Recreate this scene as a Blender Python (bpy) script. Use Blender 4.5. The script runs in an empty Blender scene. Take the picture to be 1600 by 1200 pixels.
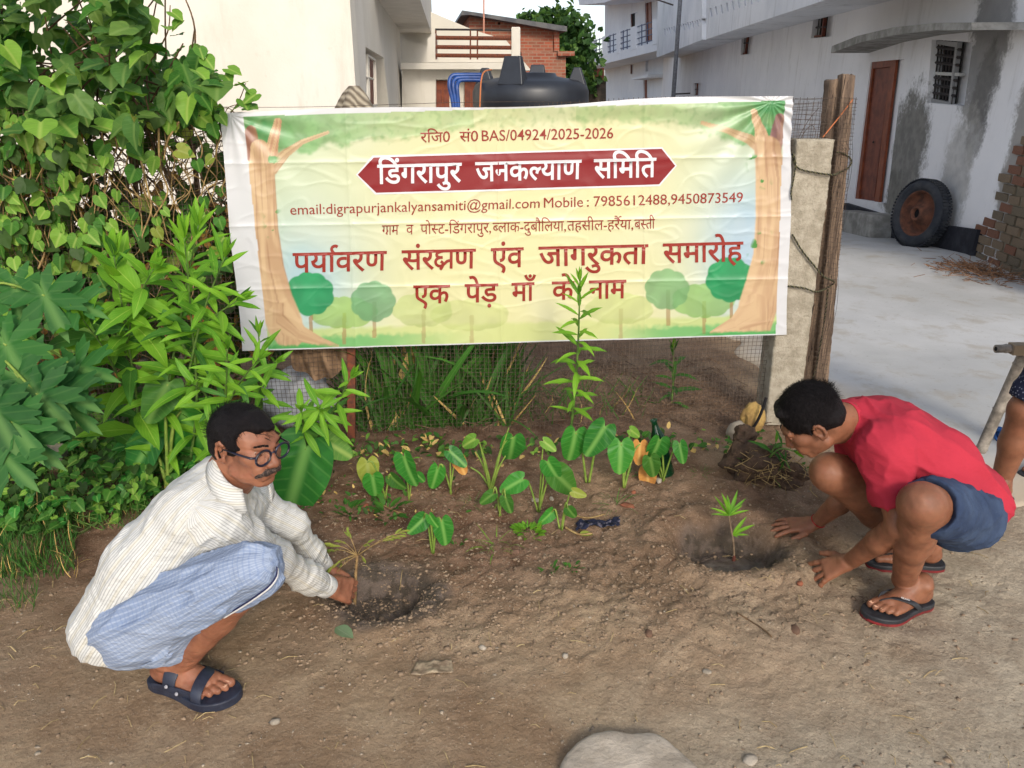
import bpy, bmesh, math, random
import numpy as np
from mathutils import Vector, Matrix

SC = bpy.context.scene
COL = SC.collection
R = math.radians

# ------------------------------------------------------------------ camera, sky, sun, exposure
CAM_H = 1.6
TILT = R(21.0)
cam_data = bpy.data.cameras.new('camera')
cam_data.sensor_width = 36.0
cam_data.lens = 36.0 * 1200 / 1600
cam_data.clip_start = 0.05
cam_data.clip_end = 3000
cam = bpy.data.objects.new('camera', cam_data)
COL.objects.link(cam)
cam.location = (0, 0, CAM_H)
cam.rotation_euler = (R(90) - TILT, 0, 0)
SC.camera = cam

world = bpy.data.worlds.new('World')
SC.world = world
world.use_nodes = True
wn = world.node_tree
wn.nodes.clear()
sky = wn.nodes.new('ShaderNodeTexSky')
sky.sky_type = 'NISHITA'
sky.sun_disc = False
SUN_EL, SUN_AZ = R(30), R(166)          # azimuth clockwise from +Y: behind the camera, to the right
sky.sun_elevation = SUN_EL
sky.sun_rotation = SUN_AZ
sky.air_density = 0.9
sky.dust_density = 2.0
sky.ozone_density = 1.0
bg = wn.nodes.new('ShaderNodeBackground')
bg.inputs[1].default_value = 0.13
wo = wn.nodes.new('ShaderNodeOutputWorld')
hs = wn.nodes.new('ShaderNodeHueSaturation')       # thin high overcast: a paler sky
hs.inputs['Saturation'].default_value = 0.55
wn.links.new(sky.outputs[0], hs.inputs['Color'])
wn.links.new(hs.outputs[0], bg.inputs[0])
wn.links.new(bg.outputs[0], wo.inputs[0])

sun_data = bpy.data.lights.new('sun', 'SUN')
sun_data.energy = 1.05
sun_data.angle = R(11)
sun_data.color = (1.0, 0.90, 0.76)
sun = bpy.data.objects.new('sun', sun_data)
COL.objects.link(sun)
sd = Vector((math.sin(SUN_AZ) * math.cos(SUN_EL), math.cos(SUN_AZ) * math.cos(SUN_EL), math.sin(SUN_EL)))
sun.rotation_euler = sd.to_track_quat('Z', 'Y').to_euler()
sun.location = (3, -3, 6)

SC.view_settings.view_transform = 'Standard'
SC.view_settings.look = 'None'
SC.view_settings.gamma = 1.0
SC.view_settings.use_curve_mapping = False
SC.view_settings.exposure = 0.88
SC.render.engine = 'CYCLES'
SC.cycles.max_bounces = 8
SC.cycles.diffuse_bounces = 4
SC.cycles.transparent_max_bounces = 12

# ------------------------------------------------------------------ measuring helpers (photo measured at 1600 x 1200)
CT, ST = math.cos(TILT), math.sin(TILT)
def ray(px, py):
    u = (px - 800) / 1200.0; v = (600 - py) / 1200.0
    return Vector((u, CT + v * ST, -ST + v * CT))
def atY(px, py, Y):
    r = ray(px, py); t = Y / r[1]
    return Vector((r[0] * t, Y, CAM_H + r[2] * t))
def atZ(px, py, z=0.0):
    r = ray(px, py); t = (z - CAM_H) / r[2]
    return Vector((r[0] * t, r[1] * t, z))
class Plane:
    def __init__(s, p0, n):
        s.p0 = Vector(p0); s.n = Vector(n).normalized()
    def pt(s, px, py, off=0.0):
        r = ray(px, py); o = Vector((0, 0, CAM_H))
        t = ((s.p0 + s.n * off) - o).dot(s.n) / r.dot(s.n)
        return o + r * t

# ------------------------------------------------------------------ object helpers
def tag(o, label=None, cat=None, group=None, kind=None):
    if label: o['label'] = label
    if cat: o['category'] = cat
    if group: o['group'] = group
    if kind: o['kind'] = kind
    return o
def empty(name, loc=(0, 0, 0), label=None, cat=None, group=None):
    o = bpy.data.objects.new(name, None); COL.objects.link(o)
    o.location = loc; o.empty_display_size = 0.05
    return tag(o, label, cat, group)
def link(name, me, parent=None, loc=None):
    o = bpy.data.objects.new(name, me); COL.objects.link(o)
    if parent is not None: o.parent = parent
    if loc is not None: o.location = loc
    return o
def origin_of(parent):
    """summed location of parent chain (parents are never rotated unless stated)"""
    v = Vector((0, 0, 0))
    while parent is not None:
        v += parent.location; parent = parent.parent
    return v
def mesh(name, verts, faces, m=None, parent=None, smooth=False, uvs=None, attrs=None, recenter=True):
    """world-space verts -> one object; its origin goes to the parent's origin or its own centre"""
    V = np.asarray(verts, dtype=np.float64).reshape(-1, 3)
    me = bpy.data.meshes.new(name)
    off = Vector((0, 0, 0))
    base = np.array(origin_of(parent)) if parent is not None else np.zeros(3)
    c = np.zeros(3)
    if recenter and len(V):
        c = (V.min(0) + V.max(0)) / 2
        if parent is None: c[2] = V[:, 2].min()
    me.from_pydata([], [], [])
    Vl = V - c
    if isinstance(faces, np.ndarray):
        nf, k = faces.shape
        me.vertices.add(len(Vl)); me.vertices.foreach_set('co', Vl.astype(np.float32).ravel())
        me.loops.add(nf * k); me.loops.foreach_set('vertex_index', faces.astype(np.int32).ravel())
        me.polygons.add(nf)
        me.polygons.foreach_set('loop_start', np.arange(0, nf * k, k, dtype=np.int32))
        me.update(calc_edges=True)
    else:
        me.from_pydata(Vl.tolist(), [], [tuple(int(i) for i in f) for f in faces])
    if uvs is not None:
        uvs = np.asarray(uvs, dtype=np.float32)
        ul = me.uv_layers.new(name='UVMap')
        li = np.zeros(len(me.loops), dtype=np.int32); me.loops.foreach_get('vertex_index', li)
        ul.data.foreach_set('uv', uvs[li].ravel())
    if attrs:
        for an, av in attrs.items():
            av = np.asarray(av, dtype=np.float32)
            if av.ndim == 1:
                a = me.attributes.new(an, 'FLOAT', 'POINT'); a.data.foreach_set('value', av)
            else:
                a = me.attributes.new(an, 'FLOAT_COLOR', 'POINT'); a.data.foreach_set('color', av.ravel())
    if smooth: me.polygons.foreach_set('use_smooth', np.ones(len(me.polygons), dtype=bool))
    if m is not None:
        for q in (m if isinstance(m, (list, tuple)) else [m]): me.materials.append(q)
    me.update()
    return link(name, me, parent, Vector(c - base))

class MB:
    """collects world-space shapes; build() links them as ONE mesh object"""
    def __init__(s): s.v = []; s.f = []; s.u = []; s.t = []
    def add(s, V, F, tint=None, uv=None):
        b = len(s.v); V = [tuple(p) for p in V]
        s.v.extend(V); s.f.extend([tuple(i + b for i in f) for f in F])
        s.u.extend(uv if uv is not None else [(0, 0)] * len(V))
        s.t.extend([tint if tint is not None else 0.0] * len(V))
        return s
    def box(s, c, size, rot=None):
        x, y, z = [a / 2 for a in size]
        P = [Vector((i * x, j * y, k * z)) for i in (-1, 1) for j in (-1, 1) for k in (-1, 1)]
        if rot is not None: P = [rot @ p for p in P]
        c = Vector(c)
        return s.add([p + c for p in P], [(0, 1, 3, 2), (4, 6, 7, 5), (0, 4, 5, 1), (2, 3, 7, 6), (0, 2, 6, 4), (1, 5, 7, 3)])
    def prism(s, pts, vec):
        n = len(pts); vec = Vector(vec); A = [Vector(p) for p in pts]; B = [p + vec for p in A]
        return s.add(A + B, [tuple(range(n))[::-1], tuple(range(n, 2 * n))] + [(i, (i + 1) % n, n + (i + 1) % n, n + i) for i in range(n)])
    def tube(s, pts, rad, n=6, cap=True, tint=None):
        pts = [Vector(p) for p in pts]
        if not hasattr(rad, '__len__'): rad = [rad] * len(pts)
        V = []; prev = None
        for i, p in enumerate(pts):
            d = (pts[min(i + 1, len(pts) - 1)] - pts[max(i - 1, 0)])
            if d.length < 1e-9: d = Vector((0, 0, 1))
            d.normalize()
            if prev is None:
                a = Vector((0, 0, 1)) if abs(d.z) < 0.9 else Vector((1, 0, 0))
                x = d.cross(a).normalized()
            else:
                x = (prev - d * prev.dot(d))
                x = x.normalized() if x.length > 1e-6 else d.orthogonal().normalized()
            prev = x; y = d.cross(x)
            for k in range(n):
                t = 2 * math.pi * k / n
                V.append(p + (x * math.cos(t) + y * math.sin(t)) * rad[i])
        F = []
        for i in range(len(pts) - 1):
            for k in range(n):
                F.append((i * n + k, i * n + (k + 1) % n, (i + 1) * n + (k + 1) % n, (i + 1) * n + k))
        if cap and n > 2:
            F.append(tuple(range(n))[::-1]); F.append(tuple((len(pts) - 1) * n + k for k in range(n)))
        return s.add(V, F, tint)
    def lathe(s, c, prof, n=32, axis=None):
        """prof: (radius, height) list about axis (default z)"""
        c = Vector(c); rot = Vector(axis or (0, 0, 1)).to_track_quat('Z', 'Y').to_matrix()
        V = []; F = []
        for r, h in prof:
            for k in range(n):
                t = 2 * math.pi * k / n
                V.append(c + rot @ Vector((r * math.cos(t), r * math.sin(t), h)))
        for i in range(len(prof) - 1):
            for k in range(n):
                F.append((i * n + k, i * n + (k + 1) % n, (i + 1) * n + (k + 1) % n, (i + 1) * n + k))
        return s.add(V, F)
    def build(s, name, m=None, parent=None, smooth=False, tint=False, uv=False):
        o = mesh(name, s.v, s.f, m, parent, smooth, uvs=s.u if uv else None, attrs={'tint': s.t} if tint else None)
        return o

def bevel(o, w=0.01, seg=2):
    b = o.modifiers.new('b', 'BEVEL'); b.width = w; b.segments = seg; b.limit_method = 'ANGLE'; b.angle_limit = R(40)
    return o
def cut(o, mb):
    """cut the closed shapes in mb out of o, and bake the result"""
    c = mb.build('cutter')
    md = o.modifiers.new('x', 'BOOLEAN'); md.object = c; md.operation = 'DIFFERENCE'; md.solver = 'EXACT'
    bpy.context.view_layer.update()
    dg = bpy.context.evaluated_depsgraph_get()
    me = bpy.data.meshes.new_from_object(o.evaluated_get(dg))
    o.modifiers.clear(); o.data = me
    bpy.data.objects.remove(c)
    return o
def catmull(P, n=8):
    P = [Vector(p) for p in P]; out = []
    for i in range(len(P) - 1):
        p0 = P[max(i - 1, 0)]; p1 = P[i]; p2 = P[i + 1]; p3 = P[min(i + 2, len(P) - 1)]
        for k in range(n):
            t = k / n
            out.append(0.5 * ((2 * p1) + (p2 - p0) * t + (2 * p0 - 5 * p1 + 4 * p2 - p3) * t * t + (3 * p1 - p0 - 3 * p2 + p3) * t ** 3))
    out.append(P[-1]); return out

# ------------------------------------------------------------------ noise in numpy
_rng = np.random.RandomState(7)
_perm = _rng.permutation(512).astype(np.int64)
_g3 = _rng.normal(size=(512, 3)); _g3 /= np.linalg.norm(_g3, axis=1)[:, None]
def pnoise(P):
    P = np.asarray(P, dtype=np.float64); sh = P.shape[:-1]; P = P.reshape(-1, 3)
    i = np.floor(P).astype(np.int64); f = P - i; w = f * f * f * (f * (f * 6 - 15) + 10)
    out = np.zeros(len(P))
    for dx in (0, 1):
        for dy in (0, 1):
            for dz in (0, 1):
                h = _perm[(_perm[(_perm[(i[:, 0] + dx) & 511] + i[:, 1] + dy) & 511] + i[:, 2] + dz) & 511]
                g = _g3[h]; d = f - np.array([dx, dy, dz])
                ww = (w[:, 0] if dx else 1 - w[:, 0]) * (w[:, 1] if dy else 1 - w[:, 1]) * (w[:, 2] if dz else 1 - w[:, 2])
                out += ww * (g * d).sum(1)
    return (out * 1.6).reshape(sh)
def fbm(P, oct=4, gain=0.5):
    P = np.asarray(P, dtype=np.float64); a = 1.0; o = 0; s = 1.0
    for k in range(oct):
        o = o + a * pnoise(P * s + k * 17.3); a *= gain; s *= 2.03
    return o
def sstep(a, b, x):
    t = np.clip((np.asarray(x, dtype=np.float64) - a) / (b - a), 0, 1); return t * t * (3 - 2 * t)

# ------------------------------------------------------------------ materials
def srgb(r, g, b):
    f = lambda c: (c / 255 / 12.92) if c / 255 <= 0.04045 else ((c / 255 + 0.055) / 1.055) ** 2.4
    return (f(r), f(g), f(b), 1.0)
class G:
    """small node-graph builder"""
    def __init__(s, name, rough=0.8, spec=0.3):
        s.m = bpy.data.materials.new(name); s.m.use_nodes = True
        s.t = s.m.node_tree; s.b = s.t.nodes['Principled BSDF']
        s.out = s.t.nodes['Material Output']
        s.b.inputs['Roughness'].default_value = rough
        s.b.inputs['Specular IOR Level'].default_value = spec
    def n(s, typ, **kw):
        nd = s.t.nodes.new(typ)
        for k, v in kw.items(): setattr(nd, k, v)
        return nd
    def l(s, a, b): s.t.links.new(a, b); return s
    def val(s, sock, v):
        if hasattr(v, 'default_value') or hasattr(v, 'links'): s.l(v, sock)
        else: sock.default_value = v
    def pos(s): return s.n('ShaderNodeNewGeometry').outputs['Position']
    def obj(s): return s.n('ShaderNodeTexCoord').outputs['Object']
    def uv(s): return s.n('ShaderNodeTexCoord').outputs['UV']
    def mapv(s, vec, scale=(1, 1, 1), rot=(0, 0, 0), loc=(0, 0, 0)):
        m = s.n('ShaderNodeMapping'); s.l(vec, m.inputs[0])
        m.inputs['Scale'].default_value = scale; m.inputs['Rotation'].default_value = rot; m.inputs['Location'].default_value = loc
        return m.outputs[0]
    def noise(s, scale, detail=4, rough=0.55, vec=None, dist=0.0):
        nd = s.n('ShaderNodeTexNoise'); nd.inputs['Scale'].default_value = scale
        nd.inputs['Detail'].default_value = detail; nd.inputs['Roughness'].default_value = rough; nd.inputs['Distortion'].default_value = dist
        s.l(vec if vec is not None else s.pos(), nd.inputs['Vector']); return nd.outputs[0]
    def vor(s, scale, vec=None, feature='F1'):
        nd = s.n('ShaderNodeTexVoronoi'); nd.feature = feature; nd.inputs['Scale'].default_value = scale
        s.l(vec if vec is not None else s.pos(), nd.inputs['Vector']); return nd.outputs[0]
    def ramp(s, x, a=0.3, b=0.7):
        nd = s.n('ShaderNodeMapRange'); nd.interpolation_type = 'SMOOTHSTEP'
        s.l(x, nd.inputs[0]); nd.inputs[1].default_value = a; nd.inputs[2].default_value = b
        return nd.outputs[0]
    def math(s, op, a, b=0.0, clamp=False):
        nd = s.n('ShaderNodeMath'); nd.operation = op; nd.use_clamp = clamp
        s.val(nd.inputs[0], a); s.val(nd.inputs[1], b); return nd.outputs[0]
    def mix(s, fac, a, b, mode='MIX'):
        nd = s.n('ShaderNodeMix'); nd.data_type = 'RGBA'; nd.blend_type = mode
        s.val(nd.inputs[0], fac); s.val(nd.inputs[6], a); s.val(nd.inputs[7], b); return nd.outputs[2]
    def attr(s, name, out='Fac'):
        nd = s.n('ShaderNodeAttribute'); nd.attribute_name = name; return nd.outputs[out]
    def sep(s, vec):
        nd = s.n('ShaderNodeSeparateXYZ'); s.l(vec, nd.inputs[0]); return nd.outputs
    def orand(s): return s.n('ShaderNodeObjectInfo').outputs['Random']
    def color(s, c): s.val(s.b.inputs['Base Color'], c); return s
    def rough(s, r): s.val(s.b.inputs['Roughness'], r); return s
    def bump(s, h, strength=0.5, dist=0.01):
        nd = s.n('ShaderNodeBump'); nd.inputs['Strength'].default_value = strength; nd.inputs['Distance'].default_value = dist
        s.l(h, nd.inputs['Height'])
        if s.b.inputs['Normal'].is_linked: s.l(s.b.inputs['Normal'].links[0].from_socket, nd.inputs['Normal'])
        s.l(nd.outputs[0], s.b.inputs['Normal']); return s

def plain(name, c, c2=None, scale=30, rough=0.7, bump=0.0, bscale=None, spec=0.3, dist=0.003, a=0.35, b=0.65, vec='pos'):
    g = G(name, rough, spec)
    v = g.pos() if vec == 'pos' else g.obj()
    if c2 is not None: g.color(g.mix(g.ramp(g.noise(scale, 5, 0.6, v), a, b), c, c2))
    else: g.color(c)
    if bump: g.bump(g.noise(bscale or scale * 3, 6, 0.6, v), bump, dist)
    return g.m

def leaf_mat(name, c1, c2, vein=None, rough=0.52, trans=0.3, veins=True):
    g = G(name, rough, 0.22)
    r = g.math('FRACT', g.math('ADD', g.orand(), g.attr('tint')))
    col = g.mix(r, c1, c2)
    col = g.mix(g.ramp(g.noise(25, 3), 0.35, 0.7), col, g.mix(0.35, col, c1))
    if veins:
        x, y, _ = g.sep(g.uv())
        ax = g.math('ABSOLUTE', x)
        mid = g.ramp(ax, 0.045, 0.0)
        w = g.n('ShaderNodeTexWave'); w.wave_type = 'BANDS'; w.bands_direction = 'X'
        cb = g.n('ShaderNodeCombineXYZ'); g.l(g.math('ADD', y, g.math('MULTIPLY', ax, -0.8)), cb.inputs[0])
        g.l(cb.outputs[0], w.inputs['Vector']); w.inputs['Scale'].default_value = 2.6
        side = g.math('MULTIPLY', g.ramp(w.outputs[0], 0.85, 1.0), 0.22)
        vn = g.math('MAXIMUM', mid, side)
        col = g.mix(g.math('MULTIPLY', vn, 0.55), col, vein or tuple(min(1, k * 2.2 + 0.03) for k in c2[:3]) + (1,))
        g.bump(vn, 0.25, 0.002); g.bump(g.noise(60, 4), 0.2, 0.003)
    g.color(col)
    tr = g.n('ShaderNodeBsdfTranslucent'); tc = g.mix(1.0, col, (1.0, 1.15, 0.5, 1), 'MULTIPLY'); g.l(tc, tr.inputs[0])
    mx = g.n('ShaderNodeMixShader'); mx.inputs[0].default_value = trans
    g.l(g.b.outputs[0], mx.inputs[1]); g.l(tr.outputs[0], mx.inputs[2]); g.l(mx.outputs[0], g.out.inputs[0])
    return g.m
# ================================================================== THE GROUND
HOLE1 = atZ(600, 935); HOLE2 = atZ(1140, 862)
def ground_z(x, y, detail=True):
    x = np.asarray(x, dtype=np.float64); y = np.asarray(y, dtype=np.float64)
    z = -0.35 * np.clip((y - 7.7) / 3.6, 0, 1)
    P = np.stack([x, y, 0 * x], -1)
    near = 1 - sstep(4.5, 7.0, np.hypot(x, y))
    z = z + near * 0.012 * fbm(P * 1.6, 3)
    bed = np.exp(-((y - 2.95 - 0.05 * x) / 0.42) ** 2) * (1 - sstep(1.3, 1.8, x))      # raised bed the plants grow in
    z = z + bed * 0.045
    for (hx, hy), rx, ry, dp, rim in (((HOLE1[0], HOLE1[1]), 0.14, 0.13, 0.060, 0.014), ((HOLE2[0], HOLE2[1]), 0.205, 0.165, 0.10, 0.035)):
        wob = 1 + 0.16 * pnoise(np.stack([x * 5, y * 5, 0 * x + hx], -1))
        q = np.hypot((x - hx) / rx, (y - hy) / ry) * wob
        z = z - dp * (1 - sstep(0.66, 1.02, q)) + rim * np.exp(-((q - 1.35) / 0.33) ** 2)
    mound = np.exp(-(((x - 0.30) / 0.5) ** 2 + ((y - 2.15) / 0.3) ** 2)) * 0.035 + np.exp(-(((x - 0.62) / 0.35) ** 2 + ((y - 1.98) / 0.17) ** 2)) * 0.03
    z = z + mound
    if detail:
        dug = np.exp(-(((x - 0.35) / 1.15) ** 2 + ((y - 2.3) / 0.50) ** 2)) + 0.55 * bed
        dug = np.clip(dug, 0.10, 1) * near
        r = fbm(P * 11, 5, 0.62)
        cr = 1 - np.abs(pnoise(P * 8.5 + 3)); z = z + dug * 0.013 * r + dug * 0.014 * np.maximum(0, pnoise(P * 25 + 5) - 0.10) - dug * 0.010 * np.clip(cr - 0.9, 0, 1) / 0.1 + near * 0.0022 * fbm(P * 40, 2)
    return z
def gz(x, y):
    "height of the built ground sheet under a spot"
    i = min(max(int(np.searchsorted(gx, x)) - 1, 0), nx - 2); j = min(max(int(np.searchsorted(gy, y)) - 1, 0), ny - 2)
    u = (x - gx[i]) / (gx[i + 1] - gx[i]); v = (y - gy[j]) / (gy[j + 1] - gy[j])
    return float((GZ_GRID[j, i] * (1 - u) + GZ_GRID[j, i + 1] * u) * (1 - v) + (GZ_GRID[j + 1, i] * (1 - u) + GZ_GRID[j + 1, i + 1] * u) * v)
def onG(px, py, up=0.0):
    p = atZ(px, py, 0)
    for _ in range(5):
        p = atZ(px, py, gz(p.x, p.y))
    return Vector((p.x, p.y, p.z + up))

def grow(a, b, step, far, k=1.22):
    core = list(np.arange(a, b + step / 2, step)); out = []; s = step; v = core[-1]
    while v < far: s *= k; v += s; out.append(v)
    lo = []; s = step; v = core[0]
    while v > -far: s *= k; v -= s; lo.append(v)
    return np.array(lo[::-1] + core + out)
gx = grow(-2.2, 2.5, 0.0105, 900); gy = grow(1.0, 3.9, 0.0105, 900)
X, Y = np.meshgrid(gx, gy)
Z = ground_z(X, Y)
nx, ny = len(gx), len(gy)
GZ_GRID = Z
idx = np.arange(nx * ny).reshape(ny, nx)
F = np.stack([idx[:-1, :-1], idx[:-1, 1:], idx[1:, 1:], idx[1:, :-1]], -1).reshape(-1, 4)
wet = np.zeros_like(X)
for h, rx, ry in ((HOLE1, 0.22, 0.19), (HOLE2, 0.215, 0.175)):
    q = np.hypot((X - h[0]) / rx, (Y - h[1]) / ry) + 0.25 * pnoise(np.stack([X * 7, Y * 7, 0 * X], -1))
    wet = np.maximum(wet, 1 - sstep(0.75, 1.12, q))
dark = np.exp(-(((X + 0.1) / 1.5) ** 2 + ((Y - 2.75) / 0.75) ** 2)) + np.exp(-(((X + 1.5) / 0.9) ** 2 + ((Y - 3.0) / 0.7) ** 2)) + 0.6 * sstep(3.0, 3.5, Y) * (1 - sstep(1.2, 1.5, X))
dark = np.clip(dark + 0.45 * fbm(np.stack([X * 1.7, Y * 1.7, 0 * X + 3], -1), 3), 0, 1)
pale = sstep(0.5, 1.4, X + 0.35 * fbm(np.stack([X * 1.3, Y * 1.3, 0 * X + 9], -1), 3) + 0.55 * (2.2 - Y)) * (1 - dark * 0.5)
g = G('dry_soil', 0.95, 0.15)
c = g.mix(g.ramp(g.noise(3.5, 6, 0.62), 0.35, 0.68), srgb(155, 130, 103), srgb(181, 159, 131))
c = g.mix(g.attr('pale'), c, g.mix(g.ramp(g.noise(6, 5), 0.35, 0.65), srgb(196, 182, 160), srgb(174, 159, 138)))
c = g.mix(g.attr('dark'), c, g.mix(g.ramp(g.noise(9, 6), 0.35, 0.65), srgb(105, 79, 61), srgb(142, 113, 92)))
c = g.mix(g.attr('wet'), c, g.mix(g.ramp(g.noise(22, 4), 0.4, 0.6), srgb(110, 98, 89), srgb(80, 72, 63)))
c = g.mix(g.math('MULTIPLY', g.ramp(g.noise(60, 6, 0.7), 0.45, 0.72), 0.32), c, srgb(99, 79, 63))
c = g.mix(g.math('MULTIPLY', g.ramp(g.noise(140, 3, 0.7), 0.60, 0.68), g.math('MULTIPLY', 0.5, g.math('SUBTRACT', 1.0, g.attr('wet')))), c, srgb(212, 197, 175))
g.color(c); g.rough(g.mix(g.attr('wet'), (0.95, 0.95, 0.95, 1), (0.62, 0.62, 0.62, 1)))
g.bump(g.noise(34, 9, 0.72), 0.85, 0.018).bump(g.noise(150, 6, 0.75), 0.9, 0.006).bump(g.vor(70, None), 0.35, 0.006)
M_SOIL = g.m
ground = mesh('ground', np.stack([X, Y, Z], -1), F, M_SOIL, smooth=True, recenter=False,
              attrs={'wet': wet.ravel(), 'dark': dark.ravel(), 'pale': np.clip(pale, 0, 1).ravel()})
tag(ground, kind='structure')

# wet clay lying in the bottom of the right pit
a_, r_ = np.meshgrid(np.linspace(0, 2 * np.pi, 49)[:-1], np.linspace(0, 1, 16))
wx = HOLE2[0] + 0.135 * r_ * np.cos(a_) * (1 + .12 * np.sin(3 * a_ + 1)); wy = HOLE2[1] - 0.01 + 0.105 * r_ * np.sin(a_) * (1 + .10 * np.sin(2 * a_))
wz = ground_z(wx, wy, False) + 0.004 + 0.012 * (1 - r_ ** 3) + 0.006 * fbm(np.stack([wx * 26, wy * 26, 0 * wx], -1), 4) - 0.012 * r_ ** 6
F = np.array([(j * 48 + i, j * 48 + (i + 1) % 48, (j + 1) * 48 + (i + 1) % 48, (j + 1) * 48 + i) for j in range(15) for i in range(48)])
g = G('wet_clay', 0.38, 0.5); g.color(g.mix(g.ramp(g.noise(20, 6, .65), .35, .65), srgb(104, 96, 87), srgb(76, 65, 59))).bump(g.noise(60, 7, .7), .6, .008)
tag(mesh('wet_clay', np.stack([wx, wy, wz], -1), F, g.m, None, True, recenter=False), 'wet grey clay in the bottom of the right pit', 'clay', None, 'stuff')

# concrete yard: a thin worn slab lying on the ground, right of the fence and back to the houses
g = G('worn_concrete', 0.85, 0.25)
c = g.mix(g.ramp(g.noise(0.9, 5, 0.6), 0.35, 0.7), srgb(171, 171, 169), srgb(188, 188, 187))
c = g.mix(g.math('MULTIPLY', g.ramp(g.noise(3.2, 8, 0.7), 0.5, 0.66), 0.55), c, srgb(155, 146, 131))
c = g.mix(g.math('MULTIPLY', g.ramp(g.noise(30, 6, 0.7), 0.6, 0.7), 0.5), c, srgb(124, 118, 107))
c = g.mix(g.math('MULTIPLY', g.ramp(g.vor(1.3, None, 'DISTANCE_TO_EDGE'), 0.012, 0.004), 0.0), c, srgb(99, 95, 88))
c = g.mix(g.attr('dust'), c, srgb(181, 167, 147))
g.color(c).bump(g.noise(60, 7, 0.7), 0.4, 0.004).bump(g.noise(4, 5), 0.3, 0.02)
ys = np.concatenate([np.linspace(2.75, 6, 150), np.linspace(6.1, 30, 120)])
ts = np.linspace(0, 1, 90) ** 1.3
V = []; D = []
for y in ys:
    x0 = 1.50 + 0.22 * max(0, 3.7 - y) ** 1 + 0.05 * math.sin(y * 5.1) + 0.03 * math.sin(y * 13)
    if y > 5: x0 = 1.50 - (y - 5) * 0.45
    for t in ts: V.append((x0 + t * (9 - x0), y))
V = np.array(V)
V[:, 1] += (0.10 * np.sin(V[:, 0] * 3.1) + 0.05 * np.sin(V[:, 0] * 7.7 + 1) - .08) * (1 - sstep(2.75, 3.9, V[:, 1]))
d_in = np.tile(ts, len(ys)) * 7
edge = np.minimum(d_in, (V[:, 1] - 2.75) * 1.0)
zz = ground_z(V[:, 0], V[:, 1], False) + np.minimum(0.016, 0.004 + edge * 0.05) + 0.004 + 0.03 * sstep(6, 8, V[:, 1])
zz = np.where(edge < 0.004, zz - 0.03, zz)
dust = 1 - sstep(0.0, 0.55, edge + 0.22 * fbm(np.stack([V[:, 0] * 2, V[:, 1] * 2, 0 * V[:, 0]], -1), 4))
n1 = len(ts); idx = np.arange(len(V)).reshape(len(ys), n1)
F = np.stack([idx[:-1, :-1], idx[:-1, 1:], idx[1:, 1:], idx[1:, :-1]], -1).reshape(-1, 4)
yard = mesh('concrete_yard', np.column_stack([V, zz]), F, g.m, smooth=True, recenter=False, attrs={'dust': dust})
tag(yard, kind='structure')
# ================================================================== THE BANNER
FB = Plane((0, 3.47, 0), (0.10, -1, 0))        # the fence line; its normal faces the camera
FN = FB.n
FU = Vector((1, 0.10, 0)).normalized()          # along the fence
BOFF = 0.05
def bplane(px, py): return FB.pt(px, py, BOFF)
B0 = bplane(800, 350)
def to_st(p):                                    # plane coordinates in metres (s along, t up)
    return np.array([(p - B0).dot(FU), (p - B0).z])
corn = {k: to_st(bplane(*v)) for k, v in dict(TL=(342, 177), TR=(1240, 150), BR=(1229, 523), BL=(379, 548)).items()}
def st_px(s, t):                                 # where a spot of the print sits in the measured photo (for drawing the print)
    P = np.stack([B0.x + s * FU.x, B0.y + s * FU.y, B0.z + t + 0 * s], -1)
    d = P - np.array([0, 0, CAM_H])
    u = d[..., 0]; w = d[..., 1] * CT - d[..., 2] * ST; v = d[..., 1] * ST + d[..., 2] * CT
    return 800 + 1200 * u / w, 600 - 1200 * v / w
def crease(s, t):
    """depth of folds and wrinkles towards the camera, metres"""
    px, py = st_px(s, t)
    z = np.zeros_like(s)
    P = np.stack([s, t, 0 * s], -1)
    for yy, sl in ((255, -0.012), (353, -0.018), (452, -0.02)):
        q = (py - (yy + sl * (px - 400))) / 5.0
        z += 0.0042 * np.exp(-np.abs(q) * 1.6) * (1 + 0.6 * pnoise(P * 4)) + 0.0014 * np.tanh(q) * 0.4
    for xx, sl in ((541, 0.045), (777, 0.02), (1007, 0.0)):
        q = (px - (xx + sl * (py - 200))) / 5.0
        z += 0.0040 * np.exp(-np.abs(q) * 1.6) * (1 + 0.6 * pnoise(P * 4 + 9)) - 0.0012 * np.tanh(q) * 0.4
    rid = 1 - np.abs(pnoise(np.stack([s * 3.2 + t * 2.0, t * 5.5 - s * 1.2, 0 * s + 2], -1)))
    z += 0.0013 * np.clip(rid - 0.86, 0, 1) / 0.14
    rid2 = 1 - np.abs(pnoise(np.stack([s * 5 - t * 6.5, t * 7 + s * 3, 0 * s + 12], -1)))
    z += 0.0012 * np.clip(rid2 - 0.86, 0, 1) / 0.14
    z += 0.006 * pnoise(P * np.array([1.5, 2.0, 1])) + 0.0010 * pnoise(P * 10)
    for (cx, cy, sg, am) in ((1205, 160, -1, 0.006), (360, 180, 1, 0.0035)):     # gathers fanning out of the tied corners
        dx = px - cx; dy = py - cy; r = np.hypot(dx, dy); a = np.arctan2(dy, dx)
        z += am * np.sin(a * 15 + 0.6 * np.sin(r * 0.02)) * np.exp(-((r - 70) / 80.0) ** 2)
    z += 0.010 * np.exp(-((px - 1000) / 260.0) ** 2 - ((py - 165) / 14.0) ** 2)
    return z
def surf(s, t, lift=0.0):
    s = np.asarray(s, float); t = np.asarray(t, float); w = crease(s, t) + lift
    return np.stack([B0.x + s * FU.x + w * FN.x, B0.y + s * FU.y + w * FN.y, B0.z + t], -1)

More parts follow.
